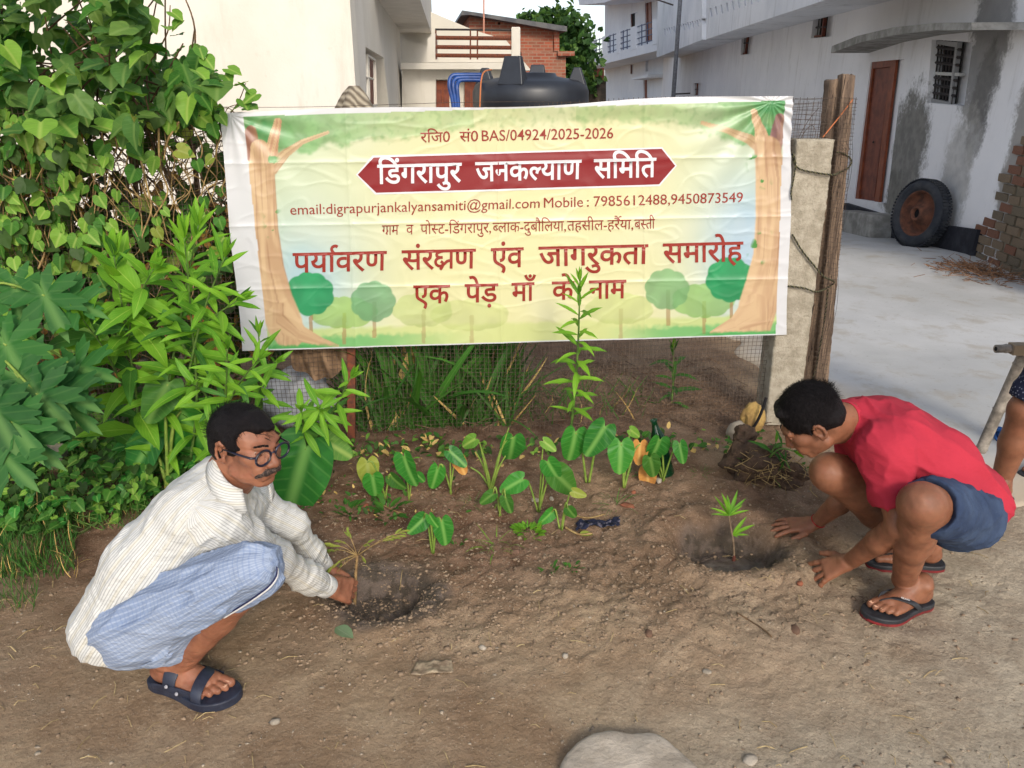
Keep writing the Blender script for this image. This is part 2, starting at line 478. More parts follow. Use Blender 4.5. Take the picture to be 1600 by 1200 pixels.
NA, NB = 640, 270
a = np.linspace(0, 1, NA)[None, :]; b = np.linspace(0, 1, NB)[:, None]
a, b = np.broadcast_arrays(a, b)
def bil(i): return (corn['BL'][i] * (1 - a) + corn['BR'][i] * a) * (1 - b) + (corn['TL'][i] * (1 - a) + corn['TR'][i] * a) * b
S = bil(0); T = bil(1)
T = T + b * 0.012 * np.sin(a * 7.5 + 0.6) * np.sin(a * math.pi) + b * 0.010 * np.exp(-((a - 0.72) / 0.14) ** 2)
S = S + 0.004 * np.sin(b * 9) * (1 - 2 * a)
PX, PY = st_px(S, T)

def col(r, g, b_): return np.array(srgb(r, g, b_)[:3])
img = np.zeros(S.shape + (3,)) + col(238, 236, 188)
def over(mask, c):
    global img
    mask = np.clip(mask, 0, 1)[..., None]; img = img * (1 - mask) + (c if getattr(c, 'ndim', 1) == 3 else np.asarray(c)) * mask
Q = np.stack([PX / 100, PY / 100, 0 * PX], -1)
n1 = fbm(Q * 1.0, 4); n2 = fbm(Q * 4.0, 3); n3 = fbm(Q * 10.0, 2)
edgeL = 1 - sstep(430, 720, PX); edgeR = sstep(960, 1190, PX)
over(np.maximum(edgeL, edgeR) * 0.7, col(212, 232, 208))
over(np.exp(-((PX - 480) / 90.0) ** 2 - ((PY - 440) / 100.0) ** 2) * 0.9, col(176, 214, 236))
over(np.exp(-((PX - 1165) / 75.0) ** 2 - ((PY - 385) / 110.0) ** 2) * 0.95, col(170, 206, 240))
over(np.exp(-((PX - 800) / 230.0) ** 2 - ((PY - 400) / 200.0) ** 2) * 0.55, col(243, 240, 184))
over(0.22 * sstep(-0.2, 0.9, n1), col(246, 246, 226))
topy = 182 - (PX - 380) * 0.0295                     # upper edge of the printed picture
boty = 545 - (PX - 420) * 0.029
d = PY - topy
can = 1 - sstep(-6, 8, d - (26 + 32 * np.exp(-((PX - 440) / 120.0) ** 2) + 42 * np.exp(-((PX - 1190) / 95.0) ** 2) + 10 * np.exp(-((PX - 620) / 90.0) ** 2) + 8 * n2 + 5 * n3))
fade = 0.55 + 0.45 * np.maximum(1 - sstep(420, 640, PX), sstep(1090, 1190, PX))
tone = col(122, 188, 108) * (0.75 + 0.25 * sstep(-0.5, 0.5, n2))[..., None]
over(can * fade * np.where((PX > 740) & (PX < 900), 0.45, 0.85), tone)
over(can * np.maximum(1 - sstep(400, 480, PX), sstep(1150, 1200, PX)) * 0.75 * sstep(-0.8, 0.5, n2), col(58, 150, 92))
over(can * sstep(0.0, 0.7, n3) * 0.22, col(70, 140, 70))
# distant hill, lawns, and round bushes
lawn = boty - PY
over((1 - sstep(26, 34, lawn + 3 * n2)) * (0.5 + 0.3 * np.maximum(edgeL, edgeR)), col(206, 226, 130))
over((1 - sstep(12, 22, lawn + 4 * n3)) * np.maximum(1 - sstep(560, 760, PX), sstep(930, 1050, PX)) * 0.85, col(116, 196, 122))
def bush(cx, cy, rx, ry, c, al=1.0, trunk=True):
    global img
    if trunk: over((np.abs(PX - cx - 2) < 3.0) * (PY > cy) * (PY < cy + ry + 26) * al * 0.8, col(176, 140, 96))
    an = np.arctan2(PY - cy, PX - cx); rr = np.hypot((PX - cx) / rx, (PY - cy) / ry)
    lim = 1 + 0.085 * np.abs(np.sin(an * 4.5 + cx)) - 0.03
    m = 1 - sstep(lim - 0.03, lim + 0.03, rr)
    sh = 0.86 + 0.16 * sstep(-0.3, 0.5, fbm(Q * 3.0 + cx, 2)) - 0.10 * ((PY - cy) / ry)
    over(m * al, np.asarray(c) * sh[..., None])
for q in ((536, 488, 52, 24, (166, 208, 104), .8), (735, 492, 60, 24, (208, 222, 140), .55), (660, 484, 46, 26, (196, 216, 132), .6), (583, 471, 34, 31, (122, 182, 132), .85), (484, 459, 37, 33, (62, 170, 114), 1),
          (1098, 470, 48, 26, (150, 204, 110), .8), (968, 482, 52, 24, (206, 222, 140), .6), (1042, 452, 34, 31, (132, 188, 128), .85), (1141, 437, 37, 34, (56, 168, 108), 1)):
    bush(q[0], q[1], q[2], q[3], col(*q[4]), q[5])
# the two framing trees: silhouettes as distance to a centre line
def limb(pts, c0, c1, al=1.0, seed=0):
    P0 = np.array(pts, float); best = np.full(PX.shape, 9.0); side = np.zeros(PX.shape)
    for i in range(len(P0) - 1):
        ax, ay, ar = P0[i]; bx, by, br = P0[i + 1]
        h = np.clip(((PX - ax) * (bx - ax) + (PY - ay) * (by - ay)) / ((bx - ax) ** 2 + (by - ay) ** 2), 0, 1)
        cx = ax + (bx - ax) * h; cy = ay + (by - ay) * h; r = ar + (br - ar) * h
        q = np.hypot(PX - cx, PY - cy) / r; k = q < best
        best = np.where(k, q, best); side = np.where(k, (PX - cx) / r, side)
    m = 1 - sstep(0.94, 1.06, best)
    grain = fbm(np.stack([side * 2.2 + seed, PY / 90 + seed, 0 * PX], -1), 3)
    body = np.asarray(c0) * (0.5 + 0.5 * sstep(-0.6, 0.5, grain - 0.35 * side))[..., None] + np.asarray(c1) * (0.5 - 0.5 * sstep(-0.6, 0.5, grain - 0.35 * side))[..., None]
    over(m * al, body)
    over(m * sstep(0.35, 0.5, np.abs(pnoise(np.stack([side * 4.5 + seed * 3, PY / 160, 0 * PX], -1)))) * 0.35 * al, col(150, 96, 70))
TC0, TC1 = col(230, 198, 158), col(188, 144, 112)
limb([(392, 205, 9), (397, 245, 11)], col(170, 110, 100), TC1, .9, 4)
limb([(434, 190, 6), (426, 225, 9), (419, 255, 14)], TC0, col(190, 110, 90), 1, 1)
limb([(512, 207, 2.5), (472, 222, 4), (446, 240, 7), (424, 262, 12)], TC0, TC1, .9, 2)
limb([(405, 232, 14), (409, 262, 20), (411, 300, 20), (414, 360, 21), (420, 420, 24), (431, 470, 27), (445, 505, 28), (452, 520, 24)], TC0, TC1, 1, 3)
limb([(440, 495, 22), (468, 520, 13), (500, 533, 7), (528, 540, 2)], TC0, TC1, 1, 3)
limb([(1098, 192, 3), (1140, 205, 5), (1172, 218, 8), (1192, 232, 10)], TC0, TC1, .9, 5)
limb([(1178, 175, 5), (1187, 200, 8), (1196, 232, 13)], TC0, TC1, 1, 6)
limb([(1219, 185, 8), (1214, 215, 10), (1208, 240, 12)], col(160, 110, 120), TC1, .9, 6)
limb([(1200, 232, 20), (1204, 280, 23), (1203, 340, 22), (1200, 400, 23), (1192, 440, 26), (1184, 480, 30), (1178, 505, 28)], TC0, TC1, 1, 7)
limb([(1180, 485, 26), (1150, 506, 12), (1112, 520, 3)], TC0, TC1, 1, 7)
ivy = sstep(0.30, 0.45, fbm(Q * 7.0 + 4, 2)) * np.maximum(np.exp(-((PX - 425) / 9.0) ** 2) * sstep(0, 1, np.sin(PY / 17.0) * 2.0), np.exp(-((PX - (1196 + 16 * np.sin(PY / 23.0))) / 9.0) ** 2) * sstep(0, 1, np.sin(PY / 19.0) * 2.0)) * (PY > 240) * (PY < 430)
over(ivy * 1.6, col(88, 160, 80))
over((1 - sstep(3, 9, lawn + 4 * np.abs(n3))) * np.maximum(1 - sstep(480, 560, PX), sstep(1080, 1120, PX)), col(92, 184, 104))
# white margin of the sheet outside the printed picture
left = 380 + (PY - 182) * 0.110; right = 1226 - (PY - 157) * 0.038
inside = (PX > left) * (PX < right) * (PY > topy) * (PY < boty)
img = img * inside[..., None] + col(232, 234, 240) * (1 - inside[..., None])
idx = np.arange(NA * NB).reshape(NB, NA)
F = np.stack([idx[:-1, :-1], idx[:-1, 1:], idx[1:, 1:], idx[1:, :-1]], -1).reshape(-1, 4)
g = G('printed_vinyl', 0.34, 0.45)
g.color(g.mix(1.0, g.attr('print', 'Color'), (0.64, 0.635, 0.62, 1), 'MULTIPLY')); g.bump(g.noise(420, 2), 0.06, 0.0006)
banner = empty('banner', tuple(bplane(800, 540)), 'large printed vinyl banner with red headline and painted trees tied along the wire fence', 'banner')
mesh('printed_sheet', surf(S, T), F, g.m, banner, smooth=True, attrs={'print': np.concatenate([img, np.ones(S.shape + (1,))], -1).reshape(-1, 4)})

# ---- lettering: flat print that follows the creased sheet
def text_mesh(body, weight=0.0):
    cu = bpy.data.curves.new('t', 'FONT'); cu.body = body; cu.offset = weight; cu.resolution_u = 3
    ob = bpy.data.objects.new('t', cu); COL.objects.link(ob)
    bpy.context.view_layer.update()
    me = bpy.data.meshes.new_from_object(ob.evaluated_get(bpy.context.evaluated_depsgraph_get()))
    bpy.data.objects.remove(ob); bpy.data.curves.remove(cu)
    return me
def xmax(body):
    me = text_mesh(body); v = [p.co.x for p in me.vertices]; bpy.data.meshes.remove(me); return max(v)
_adv = {}
def advance(body):
    if body not in _adv: _adv[body] = xmax(body + 'ा') - xmax('ा')
    return _adv[body]
HALF = {'ल': 0.70, 'स': 0.74, 'ब': 0.70}
def word_bm(tokens, weight):
    """tokens: plain strings, ('half', letter), ('reph', dx) or ('slash', dx, dy); returns bmesh in em units and its width"""
    out = bmesh.new(); x = 0.0
    for tk in tokens:
        if isinstance(tk, str):
            me = text_mesh(tk, weight); me.transform(Matrix.Translation((x, 0, 0))); out.from_mesh(me); bpy.data.meshes.remove(me)
            x += advance(tk)

        elif tk[0] == 'half':
            me = text_mesh(tk[1], weight); b = bmesh.new(); b.from_mesh(me); w = advance(tk[1]) * HALF[tk[1]]
            bmesh.ops.bisect_plane(b, geom=b.verts[:] + b.edges[:] + b.faces[:], plane_co=(w, 0, 0), plane_no=(1, 0, 0), clear_outer=True)
            b.to_mesh(me); b.free(); me.transform(Matrix.Translation((x, 0, 0))); out.from_mesh(me); bpy.data.meshes.remove(me)
            x += w
        else:
            w = 0.034 + weight
            if tk[0] == 'reph':      # the hook above the head line
                pts = [(x + tk[1] + 0.11 * math.cos(t), 0.715 + 0.10 * math.sin(t)) for t in np.linspace(R(165), R(-15), 9)] + [(x + tk[1] + 0.02, 0.60)]
                pts = [(x + tk[1] + 0.13, 0.80), (x + tk[1] + 0.05, 0.835), (x + tk[1] - 0.04, 0.80), (x + tk[1] - 0.07, 0.73), (x + tk[1] - 0.04, 0.66), (x + tk[1], 0.61)]
            elif tk[0] == 'slash': pts = [(x + tk[1], tk[2] + 0.16), (x + tk[1] - 0.13, tk[2] + 0.06), (x + tk[1] - 0.22, tk[2] - 0.06)]
            elif tk[0] == 'ksha':    # the joined letter k-sha drawn as strokes
                for st in ([(0.00, .585), (0.70, .585)], [(0.60, .60), (0.60, 0.0)],
                           [(0.34, .585), (0.22, .56), (0.11, .50), (0.12, .41), (0.22, .375), (0.31, .38)],
                           [(0.22, .375), (0.10, .32), (0.06, .22), (0.12, .12), (0.24, .09), (0.36, .16), (0.47, .25), (0.60, .27)],
                           [(0.24, .25), (0.31, .19), (0.30, .08), (0.22, -.03)]):
                    stroke(out, [(x + px_, py_) for px_, py_ in st], w)
                x += 0.70; continue
            stroke(out, pts, w)
    return out, x
def stroke(bm_, pts, w):
    P = catmull([(p[0], p[1], 0) for p in pts], 4) if len(pts) > 2 else [Vector((p[0], p[1], 0)) for p in pts]
    prev = None
    for i, p in enumerate(P):
        d = (P[min(i + 1, len(P) - 1)] - P[max(i - 1, 0)]).normalized(); nn = Vector((-d.y, d.x, 0)) * w
        a_, b_ = bm_.verts.new(p + nn), bm_.verts.new(p - nn)
        if prev: bm_.faces.new((prev[0], prev[1], b_, a_))
        prev = (a_, b_)
def plain_mat(name, c, rough=0.4):
    gg = G(name, rough, 0.4); gg.color(c); return gg.m
M_RED = plain_mat('red_print', srgb(122, 20, 26)); M_WHT = plain_mat('white_print', srgb(206, 204, 208)); M_BRN = plain_mat('brown_red_print', srgb(134, 40, 30))
def print_bm(bm_, m, name, lift, size=0.022):
    for ax in (0, 1):
        lo = min(v.co[ax] for v in bm_.verts); hi = max(v.co[ax] for v in bm_.verts)
        k = math.ceil(lo / size) * size
        while k < hi:
            co = [0, 0, 0]; co[ax] = k; no = [0, 0, 0]; no[ax] = 1
            bmesh.ops.bisect_plane(bm_, geom=bm_.verts[:] + bm_.edges[:] + bm_.faces[:], plane_co=co, plane_no=no)
            k += size
    bmesh.ops.triangulate(bm_, faces=bm_.faces[:])
    V = np.array([v.co[:] for v in bm_.verts]); bm_.verts.index_update()
    F_ = [tuple(v.index for v in f.verts) for f in bm_.faces]
    bm_.free()
    return mesh(name, surf(V[:, 0], V[:, 1], lift), F_, m, banner, smooth=True)
def put_line(words, yl, yr, xl, xr, height, m, name, weight, em=0.60, lift=0.0026):
    """each word: (tokens, left px, right px); baseline runs from (xl, yl) to (xr, yr); height: px of the letter body"""
    for toks, a_, b_ in words:
        tot = bmesh.new()
        wb, _ = word_bm(toks, weight)
        xs = [v.co.x for v in wb.verts]; lo, hi = min(xs), max(xs)
        y = lambda x_: yl + (yr - yl) * (x_ - xl) / (xr - xl)
        pl = to_st(bplane(a_, y(a_))); pr = to_st(bplane(b_, y(b_))); up = to_st(bplane((a_ + b_) / 2, y((a_ + b_) / 2) - height)) - to_st(bplane((a_ + b_) / 2, y((a_ + b_) / 2)))
        for v in wb.verts:
            f = (v.co.x - lo) / (hi - lo); q = pl + (pr - pl) * f + up * (v.co.y / em)
            v.co = (q[0], q[1], 0)
        me = bpy.data.meshes.new('w'); wb.to_mesh(me); wb.free(); tot.from_mesh(me); bpy.data.meshes.remove(me)
        print_bm(tot, m, 'word', lift)
def poly_bm(pts):
    b_ = bmesh.new(); b_.faces.new([b_.verts.new((*to_st(bplane(*p)), 0)) for p in pts]); return b_
print_bm(poly_bm([(556, 273), (582, 243), (1035, 230), (1058, 259), (1031, 291), (586, 304)][::-1]), M_WHT, 'headline_border', 0.0016, .012)
print_bm(poly_bm([(559, 273), (584, 246), (1034, 232.5), (1055, 259), (1030, 288), (588, 301)][::-1]), M_RED, 'headline_panel', 0.0028, .012)
put_line([(['रिज0'], 657, 703), (['सं0'], 718, 747), (['BAS/04924/2025-2026'], 753, 958)], 222.5, 216, 657, 958, 14.5, M_BRN, 'registration_line', 0.004)
put_line([(['डिं'.replace('डि', 'िड'), 'गरापुर'], 590, 721), (['जनक', ('half', 'ल'), 'याण'], 743, 908), (['सिमित'.replace('सिमित', 'सिमित')], 928, 1025)], 287, 276, 590, 1025, 28, M_WHT, 'headline_lettering', 0.016, lift=0.0042)
put_line([(['email:digrapurjankalyansamiti@gmail.com'], 454, 843), (['Mobile'], 850, 911), ([':'], 917, 920), (['7985612488,9450873549'], 928, 1161)], 335.5, 316, 454, 1161, 16, M_BRN, 'contact_line', 0.0, em=0.70)
put_line([(['ग', ('slash', -0.02, 0.12), 'ाम'], 597, 623), (['व'], 635, 646), (['पो', ('half', 'स'), 'ट-', 'िडं', 'गरापुर,'], 657, 767), ([('half', 'ब'), 'लाक-दुबौ', 'िलया,'], 770, 884), (['तहसील-हर', ('reph', -0.02), 'ैया,'], 886, 989), (['ब', ('half', 'स'), 'ती'], 991, 1023)], 367, 357, 597, 1023, 14.5, M_BRN, 'address_line', 0.0)
put_line([(['पय', 'ा', ('reph', -0.06), 'वरण'], 458, 604), (['संर', ('ksha',), 'ण'], 628, 743), (['एंव'], 767, 818), (['जागरुकता'], 842, 1012), (['समारोह'], 1036, 1161)], 425.5, 407.5, 458, 1161, 28.5, M_BRN, 'event_title_upper_line', 0.014)
put_line([(['एक'], 646, 703), (['पेड़'], 726, 778), (['माँ'], 799, 837), (['के'], 862, 897), (['नाम'], 920, 978)], 474, 465, 646, 978, 27, M_BRN, 'event_title_lower_line', 0.014)
# ================================================================== BUILDINGS BEHIND
def wall_mat(name, c1, c2, stain=None, sc=0.9, masks=(), grime=0.25, rough=0.9):
    """masks: (centre, (ry, rz), colour, strength) ellipses of damp patches with ragged edges, on a wall seen in Y-Z"""
    g = G(name, rough, 0.2)
    p = g.pos()
    c = g.mix(g.ramp(g.noise(sc, 6, 0.6), 0.35, 0.65), c1, c2)
    st = g.mapv(p, (1.5, 1.5, 0.25))
    c = g.mix(g.math('MULTIPLY', g.ramp(g.noise(2.2, 6, 0.7, st), 0.52, 0.72), grime), c, stain or srgb(150, 146, 136))
    c = g.mix(g.math('MULTIPLY', g.ramp(g.noise(7, 8, 0.75), 0.58, 0.72), grime * 0.8), c, stain or srgb(150, 146, 136))
    x, y, z = g.sep(p)
    for (ctr, (ry, rz), cc, k) in masks:
        dy = g.math('DIVIDE', g.math('SUBTRACT', y, ctr[1]), ry); dz = g.math('DIVIDE', g.math('SUBTRACT', z, ctr[2]), rz)
        d = g.math('SQRT', g.math('ADD', g.math('MULTIPLY', dy, dy), g.math('MULTIPLY', dz, dz)))
        nz = g.math('ADD', g.noise(2.6, 8, 0.72), g.math('MULTIPLY', g.noise(24, 5, 0.7), 0.4))
        d = g.math('ADD', d, g.math('MULTIPLY', g.math('SUBTRACT', nz, 0.7), 1.5))
        m = g.math('MULTIPLY', g.ramp(d, 1.12, 0.72), k)
        c = g.mix(m, c, g.mix(g.ramp(g.noise(9, 5), 0.35, 0.65), cc, tuple(q * 0.7 for q in cc[:3]) + (1,)))
    g.color(c).bump(g.noise(30, 7, 0.7), 0.5, 0.006).bump(g.noise(1.4, 3), 0.3, 0.05)
    return g.m
M_CREAM = wall_mat('cream_limewash', srgb(215, 210, 200), srgb(204, 199, 187), srgb(176, 166, 150), 0.5, grime=0.3)
M_CONC = plain('grey_cement', srgb(160, 158, 152), srgb(124, 122, 116), 6, 0.9, 0.5, 40, dist=0.006)
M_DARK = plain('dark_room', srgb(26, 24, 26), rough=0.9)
M_WOODRED = plain('red_brown_door_paint', srgb(124, 66, 48), srgb(98, 50, 38), 8, 0.55, 0.15, 60)
M_WOODOR = plain('orange_brown_wood', srgb(136, 72, 44), srgb(112, 56, 36), 8, 0.5, 0.2, 60)
M_IRON = plain('dark_iron', srgb(44, 42, 44), srgb(62, 54, 50), 30, 0.55)
M_BLUEIRON = plain('blue_grey_iron', srgb(72, 88, 120), srgb(60, 70, 92), 20, 0.5)
M_RUST = plain('rust_iron', srgb(120, 66, 44), srgb(84, 52, 42), 40, 0.8, 0.4, 120)
M_TAR = plain('black_plinth_paint', srgb(34, 36, 44), srgb(52, 54, 62), 7, 0.8, 0.4, 40, dist=0.01, a=0.45, b=0.7)

def poly_slab(mb, pl, pts, d0, d1):
    """prism: polygon of photo spots on plane pl, between offsets d0 and d1 along its normal"""
    n = pl.n
    mb.prism([pl.pt(px, py, d1) for px, py in pts], n * (d0 - d1))
def pslab(name, pl, pts, d0, d1, m, parent, bev=0.0):
    mb = MB(); poly_slab(mb, pl, pts, d0, d1); o = mb.build(name, m, parent)
    if bev: bevel(o, bev)
    return o
def wslab(mb, P, n, th):
    """prism from world points on a wall, thickness th behind"""
    mb.prism(P, Vector(n).normalized() * -th)

# ---------- right-hand long white house
RW = Plane((3.95, 0, 0), (-1, 0.09, 0))
def rw(y, z): return Vector((3.95 + 0.09 * y, y, z))
house = empty('house', rw(12, -0.3), 'long whitewashed house with a timber door, cement canopy and damp stains right of the banner', 'house')
masks = []
def mask(px, py, ry, rz, c, k): masks.append((RW.pt(px, py), (ry, rz), c, k))
mask(1418, 235, 0.62, 0.78, srgb(128, 126, 120), 0.95)
mask(1395, 300, 0.42, 0.30, srgb(128, 126, 120), 0.95)
mask(1545, 60, 0.45, 0.95, srgb(92, 90, 86), 0.75)
mask(1530, 170, 0.22, 0.65, srgb(100, 98, 94), 0.6)
mask(1495, 270, 0.35, 0.7, srgb(178, 176, 170), 0.65)
mask(1590, 250, 0.25, 0.9, srgb(120, 112, 98), 0.7)
M_RWALL = wall_mat('old_whitewash', srgb(238, 238, 240), srgb(228, 228, 231), srgb(160, 158, 152), 0.7, masks, 0.34)
YN, YF, ZT = 7.22, 43.0, 6.6
mb = MB(); mb.prism([rw(YN, -0.5), rw(YF, -0.9), rw(YF, ZT + 3), rw(YN, ZT)], Vector((0.35, 0.03, 0)))
wall = mb.build('wall', M_RWALL, house)
op = MB()
def opening(pts, d=0.27, pl=RW): poly_slab(op, pl, pts, -d, 0.1)
winC = [(1462, 62), (1504, 66), (1491, 166), (1454, 160)]
winB = [(1274, 12), (1294, 12), (1289, 57), (1268, 60)]
winA = [(1159, 50), (1171, 50), (1167, 84), (1157, 86)]
winD = [(1083, 130), (1091, 130), (1090, 149), (1083, 149)]
doorp = [(1349, 97), (1400, 92), (1373, 318), (1323, 310)]
def widen(q, k): return [(q[0][0] - k, q[0][1]), q[1], q[2], (q[3][0] - k, q[3][1])]
for w_, k_, d_ in ((winC, 20, 0.17), (winB, 10, 0.15), (winA, 6, 0.15), (winD, 4, 0.12)): opening(widen(w_, k_), d_)
opening(doorp, 0.075)
cut(wall, op)
def lerp2(a, b, t): return (a[0] + (b[0] - a[0]) * t, a[1] + (b[1] - a[1]) * t)
def window(parent, pl, q, nbar=5, rail=(0.5,), m=M_IRON, depth=0.10, back=M_DARK, shutter=None, name='window', frame_m=None):
    """q: TL TR BR BL photo corners. frame > bars, dark room behind"""
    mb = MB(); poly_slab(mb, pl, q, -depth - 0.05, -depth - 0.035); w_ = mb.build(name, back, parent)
    TLq, TRq, BRq, BLq = q
    fr = MB()
    P = [pl.pt(*k, -depth) for k in q]; c = sum(P, Vector()) / 4
    fw = 0.05 * max(1, (P[0] - P[3]).length / 1.2)
    I = [p + (c - p).normalized() * fw * 1.3 for p in P]
    for i in range(4): fr.prism([P[i], P[(i + 1) % 4], I[(i + 1) % 4], I[i]], pl.n * 0.05)
    fr.build('frame', frame_m or M_WOODRED, w_)
    for i in range(nbar):
        t = (i + 1) / (nbar + 1)
        a_ = pl.pt(*lerp2(TLq, TRq, t), -depth + 0.03); b_ = pl.pt(*lerp2(BLq, BRq, t), -depth + 0.03)
        MB().tube([a_, b_], 0.008, 6).build('bar', m, w_)
    for t in rail:
        a_ = pl.pt(*lerp2(TLq, BLq, t), -depth + 0.035); b_ = pl.pt(*lerp2(TRq, BRq, t), -depth + 0.035)
        MB().tube([a_, b_], 0.016, 4).build('rail', m, w_)
    return w_
window(house, RW, winC, 7, (0.12, 0.24, 0.36, 0.6, 0.72, 0.84), M_IRON, frame_m=plain('grey_frame', srgb(150, 150, 150), rough=0.7))
o = pslab('window_transom', RW, [(1459, 112), (1499, 114), (1498, 119), (1458, 117)], -0.12, -0.06, plain('pale_frame', srgb(186, 186, 182), rough=0.7), house)
window(house, RW, winB, 4, (0.33, 0.66)); window(house, RW, winA, 3, (0.5,)); window(house, RW, winD, 1, (0.5,))
mb = MB(); poly_slab(mb, RW, [(1357, 97), (1400, 92), (1373, 318), (1331, 312)], -0.07, -0.055); door = mb.build('door', M_WOODRED, house)
mb = MB(); poly_slab(mb, RW, [(1350, 110), (1389, 107), (1367, 312), (1338, 308)][:0] or [(1364, 108), (1391, 105), (1366, 308), (1343, 304)], -0.055, -0.045); mb.build('door_panel', M_WOODRED, door)
M_FR = M_WOODOR
for q in ([(1357, 97), (1400, 92), (1399, 103), (1356, 108)], [(1356, 108), (1364, 107), (1341, 312), (1331, 312)], [(1391, 104), (1399, 103), (1373, 318), (1366, 317)]):
    mb = MB(); poly_slab(mb, RW, q, -0.054, -0.02); mb.build('door_frame', M_FR, door)
mb = MB(); mb.lathe(RW.pt(1366, 222, -0.045), [(0.0, 0), (0.02, 0.01), (0.0, 0.03)], 8, RW.n); mb.build('handle', M_IRON, door)
# plinth, threshold step
pslab('plinth', RW, [(1318, 317), (1396, 341), (1396, 380), (1318, 368)], -0.02, 0.07, M_TAR, house)
pslab('plinth', RW, [(1396, 341.5), (1527, 359), (1514, 408), (1396, 382)], -0.02, 0.06, M_TAR, house)
pslab('door_step', RW, [(1310, 328), (1360, 335), (1357, 372), (1304, 366)], 0.0, 0.34, M_CONC, house, 0.02)
# canopy over door and window
mb = MB()
edge = [(1298, 83), (1300, 72), (1340, 56), (1395, 43), (1460, 36), (1518, 35), (1519, 47), (1462, 47), (1396, 55), (1345, 66)]
poly_slab(mb, RW, edge, -0.05, 0.52); mb.build('canopy', M_CONC, house)
# first-floor balcony over the wall, with pierced parapet
M_PAR = wall_mat('parapet_whitewash', srgb(232, 233, 236), srgb(218, 220, 224), srgb(130, 128, 124), 0.8, grime=0.4)
mb = MB(); poly_slab(mb, RW, [(1101, 62), (1296, -2), (1420, -48), (1420, -260), (1103, -120)], 0.88, 1.0)
par = mb.build('balcony_parapet', M_PAR, house)
op = MB()
for i in range(15):
    x = 1108 + i * 8.0 + i * i * 0.12; y = 20 - i * 2.75
    for s_ in (1, -1):
        op_pts = [(x - 1.0, y - 7), (x + 1.4, y - 7), (x + 3.4 * (1 if s_ > 0 else 1), y + 6), (x + 1.0, y + 6)] if s_ > 0 else None
        if op_pts: poly_slab(op, RW, op_pts, 0.85, 1.03)
cut(par, op)
mb = MB(); poly_slab(mb, RW, [(1101, 62), (1296, -2), (1420, -48), (1420, -62), (1296, -14), (1101, 52)], 0.0, 0.876); mb.build('balcony_floor', M_PAR, house)
RW2 = Plane(RW.pt(1098, 60, 1.0), (-1, 0.09, 0))
mb = MB(); poly_slab(mb, RW, [(1026, 90), (1097, 62), (1097, -40), (1028, -10)], 0.98, 1.1); par2 = mb.build('balcony_parapet', M_PAR, house)
op = MB()
for i in range(9):
    x = 1034 + i * 7.0; y = 50 - i * 2.0
    poly_slab(op, RW, [(x - 1, y - 5), (x + 1, y - 5), (x + 3, y + 5), (x + 1, y + 5)], 0.9, 1.2)
    poly_slab(op, RW, [(x + 3, y - 5.5), (x + 4.5, y - 5.5), (x + 5.6, y - 1), (x + 4.4, y - 1)], 0.9, 1.2)
cut(par2, op)
mb = MB(); poly_slab(mb, RW, [(1026, 90), (1097, 62), (1097, 54), (1026, 80)], 0.0, 0.976); mb.build('balcony_floor', M_PAR, house)
# near end of the wall: bare brick showing where the plaster has come away
M_BRICK = []
for i, (a_, b_) in enumerate((((138, 94, 76), (112, 84, 68)), ((134, 116, 96), (118, 104, 86)), ((122, 110, 92), (104, 94, 80)))):
    M_BRICK.append(plain('old_brick_%s' % ('red', 'pale', 'sooty')[i], srgb(*a_), srgb(*b_), 18, 0.92, 0.6, 70, dist=0.006, vec='obj'))
bw = empty('brick_wall', rw(6.0, 0.0), 'bare weathered brick wall at the right edge where the plaster has fallen away', 'brick wall')
mb = MB(); mb.prism([rw(YN - 0.004, -0.4), rw(YN - 0.004, 4.0), rw(5.4, 4.0), rw(5.4, -0.4)][::-1], Vector((0.35, 0.03, 0)))
mb.build('mortar', plain('dirty_mortar', srgb(140, 132, 114), srgb(112, 104, 88), 12, 0.95, 0.7, 50, dist=0.01), bw)
rnd = random.Random(5)
bm_meshes = []
for k in range(6):
    b_ = bmesh.new(); bmesh.ops.create_cube(b_, size=1)
    bmesh.ops.subdivide_edges(b_, edges=b_.edges[:], cuts=1)
    for v in b_.verts:
        v.co += Vector((rnd.uniform(-.04, .04), rnd.uniform(-.02, .02), rnd.uniform(-.05, .05)))
    me = bpy.data.meshes.new('brick'); b_.to_mesh(me); b_.free(); bm_meshes.append(me)
    me.materials.append(M_BRICK[0 if k < 2 else (1 if k < 4 else 2)])
ang = math.atan2(0.09, 1)
nb = 0
for row in range(30):
    z = -0.12 + row * 0.086
    y1 = YN - (0.62 - 0.9 * min(1, max(0, z / 2.3))) * 0 
    # ragged boundary: wider at the foot of the wall
    yend = 7.12 + 0.50 * (1 - sstep(0.0, 1.1, z)) + rnd.uniform(-0.05, 0.08)
    y = 5.75 + (row % 2) * 0.12
    while y < yend:
        ln = 0.215
        b_ = link('brick', rnd.choice(bm_meshes), bw)
        p = rw(y + ln / 2, z) + RW.n * (-0.012 + rnd.uniform(-0.008, 0.010))
        b_.location = p - bw.location; b_.scale = (0.06, ln * rnd.uniform(.8, 1), 0.072); b_.rotation_euler = (rnd.uniform(-.02, .02), 0, -ang + rnd.uniform(-.03, .03))
        y += ln + 0.018; nb += 1
# loose fallen bricks of the foot form part of the wall

